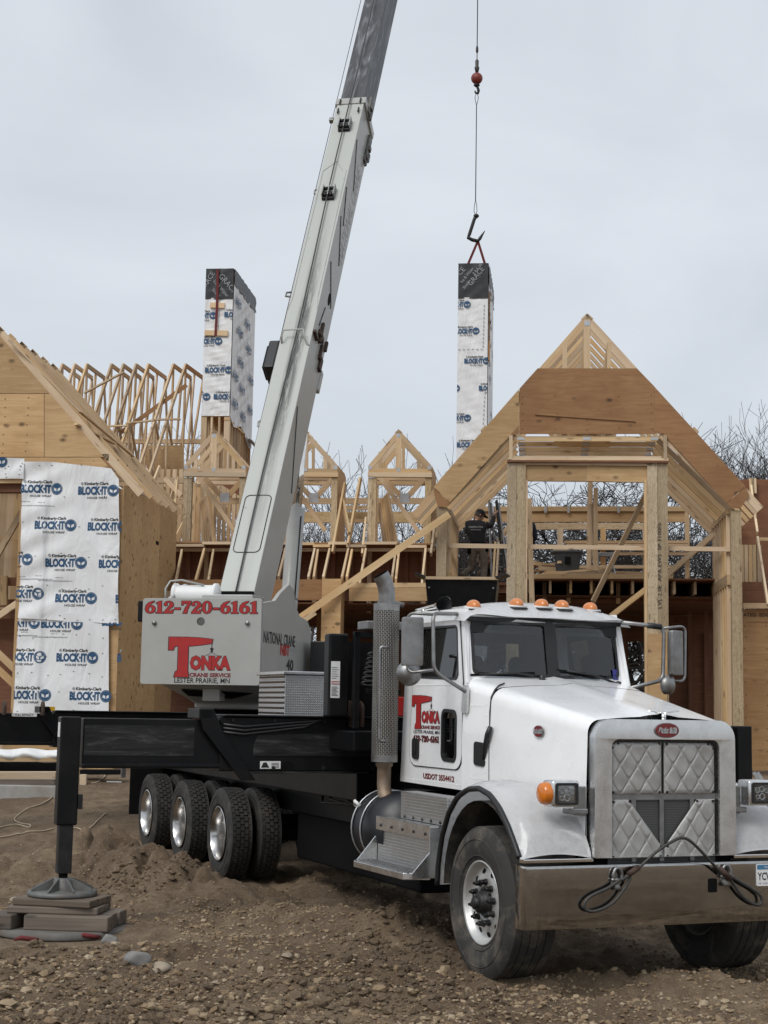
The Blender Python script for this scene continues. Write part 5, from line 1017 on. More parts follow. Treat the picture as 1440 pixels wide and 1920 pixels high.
q = MB(); q.tube([(5.75, .24, -.1), (5.78, .36, -.1), (5.86, .36, -.1), (5.86, .24, -.1)], .018, 6); BP(q, 'hose_loop', 'steel_dull', smooth=60)
ds_ = MB(); F_ = lambda u, v, dz=0: (u, -.2415-dz, v); serif(ds_, 'NATIONAL CRANE', F_, 7.05, 9.35, -.62, .26, 0, .0); BP(ds_, 'boom_lettering', 'print_grey')
pg = MB()
for sgn in (-1, 1):
    pg.tube([(5.35, sgn*.23, .003), (5.6, sgn*.20, .003), (BL-2.0, sgn*.20, .003)], .004, 4)
pg.tube([(BL-2.0, .20, .003), (BL-1.75, .0, .003), (BL-2.0, -.13, .003)], .004, 4); BP(pg, 'plate_seam', 'steel_dull')
# rope along the boom
rp = MB(); pts = [(-.15, -.0, .03)]+[(x, .0+.012*math.sin(x*.9), .03+.03*min(1, x/8)) for x in [.5*k for k in range(1, 62)]]; rp.tube(pts, .012, 6); BP(rp, 'hoist_rope', 'rope_steel', smooth=60)
rp = MB(); rp.tube([(.5, .26, -.08), (BL-.4, .285, -.06), (30, .30, .0)], .006, 5); BP(rp, 'sensor_cable', 'rope_steel', smooth=60)
# lift cylinder
c0 = KF.onx(541, 1146, .02); c1 = KF.onx(556, 955, .02); c2 = c1+(c1-c0)*.92
c0, c1, c2 = [KT @ p for p in (c0, c1, c2)]
cy = MB(); cy.tube([c0-(c1-c0)*.15, c0, c1], .125, 24); lc = TP(cy, 'lift_cylinder', 'crane_paint', smooth=50)
cy = MB(); cy.tube([c1-(c1-c0)*.02, c2], .075, 20); cy.build('cylinder_rod', 'chrome', lc, smooth=60)
cy = MB(); e = (c1-c0).normalized(); cy.tube([c0+e*.16, c0+e*.19], .128, 24); cy.build('cylinder_strap', 'steel_dull', lc, smooth=60)
cy = MB(); off = kx*.10-ky*.08; cy.tube([c0+off, c1+off-e*.12], .012, 6); cy.build('hydraulic_line', 'steel_dark', lc, smooth=60)
# ---- hook block, sling and their ropes hang on their own
TIP = TF.loc(Vector(TF.w(*(BM_ @ Vector((30.4, 0, -.9))))))
# ================================================================== house under construction
house = thing('house', 'timber framed house under construction with plywood gables and dormer frames', 'house', HF)
hp = HF.ony
def S(name, a, b, d, t, mat='lumber', up=(0, 0, 1), parent=None): return stick(name, a, b, d, t, parent or house, mat, up)
def grp(name, label=None):
    o = bpy.data.objects.new(name, None); o.empty_display_size = .2; link(o, house, Matrix()); return o
def panel(name, pts, y, mat, t=.018, parent=None, nails=0):     # sheet cut to an outline in the front plane
    m = MB(); m.plate([(p.x, p.z) for p in pts], [], t, lambda u, v, w: (u, y-w, v)); c = sum((Vector((p.x, y, p.z)) for p in pts), Vector())/len(pts)
    for v in m.bm.verts: v.co -= c
    o = m.build(name, mat, parent or house, mat=Matrix.Translation(c)); return o
def pan(name, px, y, mat, **k): return panel(name, [hp(a, b, y) for a, b in px], y, mat, **k)
def boxp(name, x0, x1, y0, y1, z0, z1, mat, parent=None, **k):
    c = Vector(((x0+x1)/2, (y0+y1)/2, (z0+z1)/2)); m = MB(); m.box(x0-c.x, x1-c.x, y0-c.y, y1-c.y, z0-c.z, z1-c.z); return m.build(name, mat, parent or house, mat=Matrix.Translation(c), **k)
def post(px0, px1, pyt, y, mat='lvl', z0=0, d=.20, n=1, name='post'):
    a, b = hp(px0, pyt, y), hp(px1, pyt, y); w = (b.x-a.x)/n
    for k in range(n): S(name, (a.x+w*(k+.5), y+d/2, z0), (a.x+w*(k+.5), y+d/2+.001*k, a.z), w-.004, d-.012*(k % 2), mat, up=(1, 0, 0))
    return a, b
# ------------------------------------------------------------------ gable wing on the right
DECKZ = hp(1000, 1083, 2.5).z
AP = hp(1101, 587, 0); EL_, ER_ = hp(772, 962, 0), hp(1432, 950, 0); CL_, CR_ = hp(961, 819, 0), hp(1243, 819, 0); IL, IR = hp(836, 951, 0), hp(1378, 955, 0)
def truss(y, first=False):
    t = grp('roof_truss'); o = Vector((0, y, 0)); P = lambda v: Vector((v.x, 0, v.z))+o
    nL = (EL_-AP).normalized(); nR = (ER_-AP).normalized(); dL = Vector((-nL.z, 0, nL.x)); dR = Vector((nR.z, 0, -nR.x))
    dL = dL if dL.z < 0 else -dL; dR = dR if dR.z < 0 else -dR
    a = S('top_chord', P(AP)+dL*.08, P(EL_)+dL*.08, .15 if first else .082, .04, up=tuple(-dL), parent=t); S('top_chord', P(AP)+dR*.08, P(ER_)+dR*.08, .15 if first else .082, .04, up=tuple(-dR), parent=t)
    S('bottom_chord', P(CL_)+Vector((.1, 0, -.035)), P(CR_)+Vector((-.1, 0, -.035)), .094, .04, parent=t)
    S('bottom_chord', P(CL_)+Vector((.05, 0, .05)), P(IL)+Vector((.0, 0, .06)), .095, .04, parent=t); S('bottom_chord', P(CR_)+Vector((-.05, 0, .05)), P(IR)+Vector((0, 0, .06)), .095, .04, parent=t)
    S('king_post', P(AP)+Vector((0, -.004, -.12)), P(Vector((AP.x, 0, CL_.z-.0)))+Vector((0, -.004, 0)), .125, .04, up=(1, 0, 0), parent=t)
    for px in (1059, 1142): v = hp(px, 640, 0); S('web', (v.x, y-.003, v.z-.02), (v.x, y-.003, CL_.z), .085, .04, up=(1, 0, 0), parent=t)
    for px, sx_ in ((1010, -1), (1195, 1)): v = hp(px, 700, 0); S('web', (v.x, y, v.z-.1), (v.x-sx_*.9, y, CL_.z), .085, .038, up=(1, 0, 0), parent=t)
    for v, w, h_ in ((Vector((AP.x, 0, AP.z-.20)), .11, .10), (Vector((AP.x, 0, CL_.z-.035)), .15, .05), (Vector((CL_.x+.16, 0, CL_.z-.035)), .13, .05), (Vector((CR_.x-.16, 0, CR_.z-.035)), .13, .05)):
        boxp('gusset_plate', v.x-w/2, v.x+w/2, y-.0285, y-.0255, v.z-h_/2, v.z+h_/2, 'gusset', t)
for k in range(8): truss(.03+.61*k, k == 0)
YP = -.012
pan('plywood_panel', [(1008, 691), (1194, 691), (1227, 725), (1227, 814), (974, 814), (974, 729)], YP, 'plywood')
lp_ = pan('plywood_panel', [(973, 730), (973, 797), (844, 942), (813, 913)], YP, 'plywood_pale'); pan('plywood_panel', [(1226.6, 725), (1397, 911), (1362, 944), (1243, 813), (1226.6, 813)], YP, 'plywood')
pan('plywood_panel', [(973, 798), (973, 813), (956, 817)], YP, 'plywood'); pan('plywood_panel', [(1398, 912), (1363, 944), (1371, 953), (1388, 953), (1405, 930)], YP-.003, 'plywood'); pan('plywood_panel', [(812, 914), (844, 943), (836, 952), (820, 948)], YP-.003, 'plywood')
pan('plywood_patch', [(1003, 778), (1096, 692), (1110, 692), (1192, 791)], YP-.022, 'plywood', t=.02)
for a, b in (((903, 812), (912, 803)), ((1300, 806), (1309, 815))): p = hp(*a, 0); q = hp(*b, 0); S('brace_block', (p.x, .2, p.z+.05), (q.x, .2, q.z+.05), .06, .3)
# rail box under the plywood
for px0, px1 in ((955, 961), (1244, 1250)): a = hp(px0, 817, 0); b = hp(px1, 862, 0); S('rail_upright', ((a.x+b.x)/2, -.03, b.z), ((a.x+b.x)/2, -.03, a.z), .065, .05, up=(1, 0, 0))
a, b = hp(951, 863, 0), hp(1253, 866, 0); S('top_plate', (a.x, .12, a.z+.02), (b.x, .12, b.z+.04), .045, .34, 'lumber_pale'); S('top_plate', (a.x, .12, a.z-.025), (b.x, .12, b.z-.005), .035, .35, 'plywood_red')
S('rail', hp(960, 857, -.01), hp(1240, 858, -.01), .05, .04, 'lumber_pale')
a, b = hp(979, 884, 0), hp(1100, 885, 0); c = hp(1223, 887, 0); S('header_beam', (a.x, .10, a.z), (b.x, .10, b.z), .34, .09, 'plywood_pale'); S('header_beam', (b.x+.004, .10, b.z), (c.x, .10, c.z), .34, .09, 'plywood_pale'); S('header_plate', hp(979, 869, -.0)+Vector((0, .1, 0)), hp(1223, 871, 0)+Vector((0, .1, 0)), .05, .2, 'lumber')
for px in ((951, 986), (1213, 1252)): post(*px, 868, .0, n=2 if px[0] < 1000 else 2, d=.30)
for px0, px1 in ((985, 989), (1208, 1213)): a = hp(px0, 900, 0); b = hp(px1, 900, 0); S('trimmer', ((a.x+b.x)/2, .12, 0), ((a.x+b.x)/2, .12, a.z), .05, .2, up=(1, 0, 0))
pan('plywood_panel', [(1215, 1188), (1251, 1188), (1251, 1420), (1215, 1420)], -.004, 'plywood_pale')
pl_l = MB(); put2d(pl_l, text_mesh('2.0E LVL  1-3/4 x 16   APA  PRL-501  F16 2.0E', .085, .0, 1.35), lambda u, v: (0, 0, 0)); pl_l.bm.free()
lt = MB(); q = hp(1240, 1060, -.005); put2d(lt, text_mesh('LVL 2.0E  APA EWS  SP 3100Fb', .10, .0, 1.25), lambda u, v: (q.x-v, -.003, q.z+u), rot=0); lt.build('printed_grade_mark', 'print_black', house)
post(819, 838, 950, .02, 'lvl', d=.16); post(1370, 1390, 957, .02, 'lvl', d=.18); post(1337, 1349, 924, 2.6, 'lumber', d=.14)
for x0, x1, s in ((840, 868, 1), (1352, 1369, -1)):                # return walls running back from the outer posts
    xw = hp(839, 960, .1).x if s > 0 else hp(1370, 960, .1).x; zt = hp(839 if s > 0 else 1370, 958, .1).z; yb = 2.9
    S('wall_plate', (xw, .2, zt), (xw, yb, zt), .09, .14); S('wall_plate', (xw, .2, DECKZ-.2), (xw, yb, DECKZ-.2), .20, .14)
    for k in range(7): S('stud', (xw, .28+.40*k, 0), (xw, .28+.40*k, zt-.04), .14, .04, up=(1, 0, 0))
    for z in (zt-.75, zt-1.6): S('blocking', (xw, .2, z), (xw, yb, z), .10, .035)
a, b = hp(842, 1023, .2), hp(1370, 1030, .2); S('guard_rail', a, b, .085, .04)
S('brace', hp(1211, 926, .6), hp(1112, 1127, 1.2), .10, .04, up=(1, 0, 1)); S('brace', hp(1213, 1104, .3), hp(1145, 1156, 1.0), .11, .04); S('brace', hp(1338, 1002, 1.0), hp(1253, 1076, 1.6), .11, .04)
S('brace', hp(553, 1165, -.9), hp(842, 964, -.12), .13, .04, 'lumber_pale'); S('brace_splice', hp(556, 1172, -.95), hp(591, 1148, -.86), .10, .045, 'lumber_pale')
S('leaning_plank', hp(992, 935, 1.6), hp(998, 1150, .9), .04, .10); S('leaning_plank', hp(1117, 915, 3.0), hp(1117, 1070, 2.8), .04, .09); S('leaning_plank', hp(1107, 900, 3.1), hp(1104, 1068, 2.9), .04, .1); S('leaning_plank', hp(1109, 945, 3.0), hp(1118, 1072, 2.9), .05, .12)
# loft: back beams, deck, joists
xl, xr = hp(835, 1000, 3.0).x, hp(1405, 1000, 3.0).x
def hbeam(px0, px1, py0, py1, y, t=.09, mat='lumber', name='beam'):
    a, b = hp(px0, (py0+py1)/2, y), hp(px1, (py0+py1)/2, y); d = (hp(px0, py0, y)-hp(px0, py1, y)).z; return S(name, (a.x, y, a.z), (b.x, y, b.z), d, t, mat)
hbeam(905, 1284, 950, 959, 6.0); hbeam(905, 1284, 960, 979, 6.05, mat='plywood_pale'); hbeam(960, 1216, 981, 993, 7.5, mat='lvl'); hbeam(1058, 1290, 1014, 1019, 7.0, .14); hbeam(1064, 1290, 1020, 1026, 6.9, .1); hbeam(1150, 1290, 1035, 1041, 7.0, .1); hbeam(1085, 1262, 1060, 1066, 7.0)
for px in (924, 1023, 1066, 1160, 1211): q = hp(px, 953, 5.9); boxp('joist_hanger', q.x-.03, q.x+.03, 5.93, 5.95, q.z-.10, q.z+.06, 'gusset')
for px0, px1, t in ((1045, 1056, 990), (1126, 1136, 990), (1205, 1213, 990), (1284, 1292, 950)): a, b = hp(px0, t, 7.2), hp(px1, t, 7.2); S('stud', ((a.x+b.x)/2, 7.2, DECKZ), ((a.x+b.x)/2, 7.2, a.z), b.x-a.x, .09, up=(1, 0, 0))
S('brace', hp(935, 1015, 6.6), hp(956, 985, 6.6), .12, .04)
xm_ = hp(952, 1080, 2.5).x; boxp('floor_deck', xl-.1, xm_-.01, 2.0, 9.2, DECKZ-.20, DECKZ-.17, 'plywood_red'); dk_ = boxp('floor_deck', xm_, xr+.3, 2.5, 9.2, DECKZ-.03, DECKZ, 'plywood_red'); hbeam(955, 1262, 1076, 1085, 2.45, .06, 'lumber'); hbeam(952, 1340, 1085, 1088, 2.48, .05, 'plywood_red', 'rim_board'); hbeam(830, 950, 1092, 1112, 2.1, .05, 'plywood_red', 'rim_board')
for k in range(4, 15): x = xl+.1+.42*k; S('floor_joist', (x, 2.6, DECKZ-.17), (x, 9.1, DECKZ-.17), .26, .05, 'lumber')
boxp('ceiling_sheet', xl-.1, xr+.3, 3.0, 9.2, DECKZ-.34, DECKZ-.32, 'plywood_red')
for px in (1021, 1066, 1112, 1159, 1210): q = hp(px, 1105, 3.4); S('squash_block', (q.x, 3.4, q.z-.30), (q.x, 3.4, q.z+.30), .085, .12, up=(1, 0, 0))
hbeam(955, 1340, 1124, 1130, 3.6, .12, 'plywood_red')
# lower storey back wall with openings to the trees, inner panels
def wall_open(name, x0, x1, z0, z1, holes, y, mat):
    m = MB(); m.plate([(x0, z0), (x1, z0), (x1, z1), (x0, z1)], holes, .02, lambda u, v, w: (u, y-w, v)); return m.build(name, mat, house)
def rect(px0, px1, py0, py1, y): a, b = hp(px0, py1, y), hp(px1, py0, y); return [(a.x, max(a.z, .3)), (b.x, max(a.z, .3)), (b.x, b.z), (a.x, b.z)]
bx0, bx1 = hp(240, 1200, 9).x, hp(1480, 1200, 9).x
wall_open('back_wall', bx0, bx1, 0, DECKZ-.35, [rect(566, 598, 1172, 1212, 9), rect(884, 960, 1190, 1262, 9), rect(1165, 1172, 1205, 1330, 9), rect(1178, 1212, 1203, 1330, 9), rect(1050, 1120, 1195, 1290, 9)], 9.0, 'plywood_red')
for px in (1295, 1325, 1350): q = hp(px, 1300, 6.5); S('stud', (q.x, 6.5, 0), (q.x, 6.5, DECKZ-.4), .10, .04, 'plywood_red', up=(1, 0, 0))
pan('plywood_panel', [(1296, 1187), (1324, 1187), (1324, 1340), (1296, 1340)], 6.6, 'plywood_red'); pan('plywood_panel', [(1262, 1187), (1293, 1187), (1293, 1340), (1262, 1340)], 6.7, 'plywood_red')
for px in (1171, 1262): q = hp(px, 1300, 8); S('stud', (q.x, 8, 0), (q.x, 8, DECKZ-.4), .14, .05, 'plywood_red', up=(1, 0, 0))
hbeam(1150, 1220, 1180, 1203, 8.4, .1, 'plywood_red')
fl_ = boxp('floor_slab', bx0, xr+2, .3, 9, .02, .25, 'concrete')
# right hand bay: plywood wall, sill, lower sheathing
pan('plywood_panel', [(1388, 899), (1520, 900), (1520, 1090), (1391, 1090)], 2.8, 'plywood_red'); pan('plywood_panel', [(1391, 1091), (1520, 1091), (1520, 1131), (1392, 1131)], 1.6, 'plywood_red')
hbeam(1393, 1520, 1131, 1141, 1.3, .12, 'lumber_pale', 'sill'); pan('plywood_panel', [(1393, 1142), (1520, 1142), (1520, 1166), (1393, 1166)], 1.4, 'osb'); pan('plywood_panel', [(1393, 1167), (1520, 1167), (1520, 1445), (1394, 1445)], 1.42, 'osb')
def nails(x0, x1, z0, z1, y, sx, sz, seed):               # rows of nail heads
    m = MB(); rg = random.Random(seed); x = x0+.04
    while x < x1:
        z = z0+.06
        while z < z1: u, v = x+rg.uniform(-.012, .012), z+rg.uniform(-.02, .02); m.plate(circ(u, v, .011, 6), [], .002, lambda a, b, w: (a, y-w, b)); z += sz
        x += sx
    o = m.build('nail_heads', 'rust_dark', house); o['kind'] = 'stuff'
a, b = hp(1396, 1440, 1.42), hp(1500, 1170, 1.42); nails(a.x, b.x, 1.0, b.z, 1.40, .40, .22, 1); a, b = hp(606, 1200, -.6), hp(638, 1090, -.6); nails(a.x, b.x, 1.0, b.z, -.603, .14, .30, 2)
a, b = hp(976, 811, 0), hp(1225, 732, 0); nails(a.x, b.x, a.z, b.z, -.032, .61, .16, 3); a, b = hp(2, 855, -3.6), hp(82, 742, -3.6); nails(a.x, b.x, a.z, b.z, -3.626, .41, .16, 4)
nm = MB(); q = hp(1418, 1153, 1.37); put2d(nm, text_mesh('APA  RATED  EDGE  OSB', .09, .001, 1.1), lambda u, v: (q.x+u, 1.375, q.z-.03+v)); nm.build('printed_grade_mark', 'print_black', house)
for px in (1409, 1413): S('rafter', hp(px, 897, 2.7), hp(px+1, 925, 2.7), .1, .05, 'lumber_pale', up=(1, 0, 0))
S('rafter', hp(1408, 912, 2.6), hp(1420, 1000, 1.5), .09, .04, 'lumber_pale'); S('rafter', hp(1420, 1008, 1.4), hp(1440, 1135, .4), .09, .04, 'lumber_pale'); hbeam(1420, 1520, 1008, 1014, 1.4, .05, 'lumber_pale')
for k in range(5): q = hp(1394+8*k, 1000, 2.0); S('stud', (q.x, 2.3, DECKZ-.4), (q.x, 2.3, q.z-.2+.0*k), .1, .04, 'lumber', up=(1, 0, 0))
# ------------------------------------------------------------------ middle: dormer frames, ledger, lower rafters
YD = 1.6; D2 = hp(747.5, 804, YD); shifts = [0, hp(573, 806, YD).x-D2.x, hp(402, 808, YD).x-D2.x]
zl = hp(747, 1018, YD).z
def dormer(dx):
    d = grp('dormer'); O = Vector((dx, 0, 0)); q = lambda px, py, y=YD: hp(px, py, y)+O
    ap = q(747.5, 805); eL, eR = q(691, 873), q(809, 873); n1 = (eL-ap).normalized(); dn1 = Vector((n1.z, 0, -n1.x)); dn1 = dn1 if dn1.z < 0 else -dn1; n2 = (eR-ap).normalized(); dn2 = Vector((n2.z, 0, -n2.x)); dn2 = dn2 if dn2.z < 0 else -dn2
    for yy in (YD, YD+.55, YD+1.1):
        o = Vector((0, yy-YD, 0)); S('top_chord', ap+o+dn1*.05, eL+o+dn1*.05, .10, .04, up=tuple(-dn1), parent=d); S('top_chord', ap+o+dn2*.05, eR+o+dn2*.05, .10, .04, up=tuple(-dn2), parent=d)
        S('bottom_chord', q(691, 882)+o, q(809, 883)+o, .08, .04, parent=d)
        if yy == YD or yy > YD+1: S('king_post', ap+o+Vector((0, -.003, -.10)), q(747.5, 879)+o+Vector((0, -.003, 0)), .12 if yy == YD else .06, .038, up=(1, 0, 0), parent=d)
        for px in (713, 785): t = q(px, 852); S('web', t+o+Vector((0, 0, .05)), q(px, 880)+o, .07, .036, up=(1, 0, 0), parent=d)
    for v, w in ((ap+Vector((0, 0, -.13)), .08), (q(694, 877), .075), (q(805, 877), .075), (q(747.5, 881), .075)): boxp('gusset_plate', v.x-w/2, v.x+w/2, YD-.024, YD-.021, v.z-w/2, v.z+w/2, 'gusset', d)
    for yy in (YD+.02, YD+1.15): S('header', q(690, 890)+Vector((0, yy-YD, 0)), q(810, 891)+Vector((0, yy-YD, 0)), .09, .12, 'lumber_pale', parent=d)
    for px0, px1 in ((690, 706), (797, 809)):
        a, b = q(px0, 896), q(px1, 896); n = 2 if px0 < 750 else 1
        for k in range(n): w = (b.x-a.x)/n; S('post', (a.x+w*(k+.5), YD+.06, zl), (a.x+w*(k+.5), YD+.06, a.z), w-.004, .12, 'lvl', up=(1, 0, 0), parent=d)
        for k in range(3): S('stud', (a.x+.05, YD+.35+.4*k, zl), (a.x+.05, YD+.35+.4*k, a.z), .09, .038, up=(1, 0, 0), parent=d)
    e = q(809, 874); m = MB(); m.plate([(YD+.12, zl+.0), (YD+1.25, zl), (YD+1.25, e.z-.06), (YD+1.0, e.z), (YD-.0, e.z+.0), (YD-.0, e.z-.2)], [], .012, lambda u, v, w: (e.x+.012-w, u, v)); m.build('cheek_panel', 'plywood_pale', d)
    S('web', q(719, 897, YD+1.0), q(757, 936, YD+1.0), .11, .04, parent=d); S('web', q(795, 897, YD+1.0), q(762, 934, YD+1.0), .11, .04, parent=d); g = q(758.5, 934, YD+.97); boxp('gusset_plate', g.x-.10, g.x+.10, YD+.965, YD+.970, g.z-.10, g.z+.10, 'gusset', d)
    S('brace', q(713, 896, YD+.5), q(784, 996, YD+.4), .09, .04, parent=d)
    return d
for dx in shifts: dormer(dx)
hbeam(470, 840, 934, 945, YD+2.4, .05); hbeam(470, 850, 960, 980, YD+3.6, .09, 'lvl'); hbeam(640, 700, 948, 956, YD+3.4, .05)
hbeam(300, 470, 934, 945, YD+2.4, .05)
# ledger boards stepping in and out along the shelf
for i, (x0, x1, py) in enumerate(((290, 328, 1019), (325, 384, 1023), (381, 434, 1019), (470, 545, 1019), (545, 590, 1020), (588, 620, 1024), (616, 654, 1019), (650, 687, 1024), (683, 745, 1019), (742, 800, 1025))): a, b = hp(x0, py, YD-.35), hp(x1, py, YD-.35); S('ledger', (a.x, YD-.35-.012*(i % 3), a.z), (b.x, YD-.35-.012*(i % 3), b.z), .055, .14, 'lumber_pale')
hbeam(265, 815, 1028, 1034, YD-.25, .05, 'lumber', 'sub_ledger')
boxp('shelf_sheet', hp(290, 1022, YD).x, hp(812, 1022, YD).x, YD-.3, YD+3.8, zl-.06, zl-.03, 'plywood')
for i, (tx, ty, bx_, by) in enumerate(((292, 1025, 266, 1108), (328, 1030, 305, 1110), (341, 1034, 328, 1100), (383, 1032, 365, 1097), (400, 1034, 390, 1095), (536, 1030, 522, 1085), (590, 1032, 578, 1086), (596, 1034, 588, 1086), (618, 1032, 606, 1086), (653, 1032, 641, 1086), (660, 1034, 650, 1086), (686, 1032, 671, 1114), (742, 1036, 735, 1086), (748, 1036, 742, 1090), (798, 1032, 789, 1116))):
    S('rafter', hp(tx, ty, YD-.4), hp(bx_, by, -.35), .11, .04, 'lumber_pale' if i % 2 == 0 else 'lumber')
for tx, ty, bx_, by in ((676, 897, 653, 1020), (647, 906, 624, 1036), (686, 972, 679, 1040), (815, 985, 808, 1040), (332, 895, 322, 1025), (640, 925, 655, 1000)): S('rafter', hp(tx, ty, YD+.2), hp(bx_, by, YD-.45), .10, .04, 'lumber_pale')
kw = pan('plywood_panel', [(262, 1030), (832, 1036), (832, 1130), (262, 1122)], YD+.6, 'plywood_red')
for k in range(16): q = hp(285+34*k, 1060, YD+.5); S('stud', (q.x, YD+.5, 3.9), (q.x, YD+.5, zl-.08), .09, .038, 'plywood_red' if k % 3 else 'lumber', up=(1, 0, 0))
hbeam(262, 330, 1108, 1124, -.4, .10); hbeam(330, 604, 1087, 1125, -.4, .10, 'plywood', 'eave_beam'); hbeam(655, 825, 1101, 1127, -.4, .10, 'plywood_pale', 'eave_beam'); hbeam(652, 825, 1094, 1103, -.3, .3, 'lumber', 'eave_plate')
a, b = hp(604, 1085, -.6), hp(640, 1085, -.6); boxp('column', a.x, b.x, -.6, -.1, 0, a.z, 'plywood_pale'); 
S('interior_beam', hp(560, 1131, 3.0), hp(700, 1131, 3.0), .16, .08, 'plywood_red'); S('interior_beam', hp(560, 1164, 5.0), hp(610, 1164, 5.0), .2, .08, 'plywood_red'); S('stud', Vector((hp(600, 1170, 3).x, 3, 0)), hp(600, 1130, 3), .12, .06, 'plywood', up=(1, 0, 0))
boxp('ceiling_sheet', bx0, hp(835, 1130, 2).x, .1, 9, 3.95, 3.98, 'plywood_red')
# bundle of leaning offcuts in each dormer
for dx, base in ((0, (728, 1018)), (shifts[2], (728, 1018))):
    for k in range(6): p = hp(base[0]-6+k*4.5, base[1]-2, YD+.7); q = hp(base[0]-18+k*3.2, 945-4*k, YD+1.0); S('leaning_plank', (p.x+dx, p.y, zl), (q.x+dx, q.y, q.z), .09, .035)
# ------------------------------------------------------------------ left wing
YL = -3.6; LA = hp(-3, 609, YL); LE = hp(270, 921, YL); LB = Vector((2*LA.x-LE.x, YL, LE.z)); nR = (LE-LA).normalized(); dR = Vector((nR.z, 0, -nR.x)); dR = dR if dR.z < 0 else -dR; nL = (LB-LA).normalized(); dL = Vector((nL.z, 0, -nL.x)); dL = dL if dL.z < 0 else -dL
for k in range(6):
    t = grp('roof_truss'); o = Vector((0, .03+.61*k, 0)); dp = .14 if k == 0 else .085; S('top_chord', LA+o+dR*dp/2, LE+o+dR*dp/2, dp, .04, 'lumber', up=tuple(-dR), parent=t); S('top_chord', LA+o+dL*.07, LB+o+dL*.07, .14, .04, up=tuple(-dL), parent=t)
    z_ = hp(0, 872, YL).z; f = .80; z_ = LA.z-(LA.z-LE.z)*f; S('bottom_chord', LA+(LB-LA)*f+o, LA+(LE-LA)*f+o+Vector((-.1, 0, 0)), .12, .04, parent=t)
    for fx in (.3, .6): p = LA+(LE-LA)*fx*f; S('web', p+o+dR*.1, Vector((p.x-.2, p.y, z_))+o, .08, .036, up=(1, 0, 0), parent=t)
y_ = YL-.004; LN = lambda x: 641+(870-641)/200*x
pan('plywood_panel', [(-140, 738), (-140, 700), (-2, 628), (93, 738)], y_, 'plywood_pale'); pan('plywood_backing', [(-140, 700), (-2, 630), (212, 878), (212, 900), (-140, 900)], y_+.03, 'plywood'); pan('plywood_panel', [(-140, 739), (83, 739), (83, 857), (-140, 857)], y_-.002, 'plywood_pale'); pan('plywood_panel', [(84, 739), (94, 739), (195, 857), (84, 857)], y_, 'plywood_pale'); pan('plywood_panel', [(-140, 858), (189, 858), (212, 884), (226, 960), (226, 1000), (224, 1345), (-140, 1340), (-140, 900)][:3]+[(212, 885), (212, 905), (-140, 905)], y_, 'plywood_pale')
S('loose_batten', hp(16, 637, YL-.10), hp(150, 772, YL+.3), .02, .06, 'lumber_pale'); S('loose_batten', hp(150, 772, YL+.3), hp(250, 856, YL+2.5), .02, .06, 'lumber_pale'); S('loose_batten', hp(142, 795, YL-.1), hp(215, 832, YL+1.2), .03, .08, 'lumber_pale')
# garage opening framing and side wall
a = hp(228, 980, YL); zc = hp(228, 945, YL).z; ye = 0.3; zs = hp(325, 985, ye).z
for k in range(3):
    y0, y1 = YL+k*1.3, min(ye, YL+(k+1)*1.3-.006); m = MB(); m.plate([(y0, 0), (y1, 0), (y1, zc+.32), (y0, zc+.32)], [], .018, lambda u, v, w: (a.x+.02-w, u, v)); c = Vector((a.x, y0, 1)); o = m.build('plywood_panel', 'plywood_pale', house)
    m = MB()
q = MB(); q.box(a.x+.021, a.x+.025, .0-3.6+2.3, .0-3.6+2.5, zc-.45, zc-.38); 
q.build('vent_hole', 'black_matte', house)
boxp('corner_sheathing', hp(40, 1000, YL).x, a.x+.0, YL+.002, YL+.02, 0, zc+.25, 'plywood_pale')
hbeam(-140, 52, 908, 924, YL+.1, .2, 'plywood_red', 'garage_header'); hbeam(-140, 52, 899, 908, YL+.05, .3, 'lumber')
S('trimmer', Vector((hp(44, 950, YL).x, YL+.12, 0)), hp(44, 925, YL)+Vector((0, .12, 0)), .12, .2, up=(1, 0, 0))
for k in range(9): q = hp(-60+13*k, 1000, YL+3.2); S('stud', (q.x, YL+3.2, 0), (q.x, YL+3.2, hp(0, 915, YL+3.2).z), .14, .04, 'lumber', up=(1, 0, 0))
wall_open('back_wall', hp(-160, 1000, YL+3.4).x, hp(60, 1000, YL+3.4).x, 0, hp(0, 905, YL+3.4).z, [], YL+3.4, 'plywood')
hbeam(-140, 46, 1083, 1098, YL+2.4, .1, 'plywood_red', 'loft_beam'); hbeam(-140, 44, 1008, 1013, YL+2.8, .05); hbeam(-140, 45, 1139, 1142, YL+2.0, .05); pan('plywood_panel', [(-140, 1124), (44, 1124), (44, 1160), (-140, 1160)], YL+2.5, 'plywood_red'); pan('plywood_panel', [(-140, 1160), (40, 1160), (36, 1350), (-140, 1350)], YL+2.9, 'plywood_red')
S('brace', hp(50, 945, YL+.5), hp(-30, 1085, YL+.8), .12, .04, 'lumber_pale'); S('brace', hp(42, 1125, YL+.5), hp(-40, 1180, YL+.8), .12, .04); S('brace', hp(-40, 1190, YL+.5), hp(36, 1262, YL+.5), .12, .04, 'lumber_pale'); S('brace', hp(-30, 1230, YL+.4), hp(34, 1290, YL+.4), .12, .04); S('stud', hp(8, 1080, YL+2.3), hp(8, 1135, YL+2.3), .12, .1, up=(1, 0, 0))
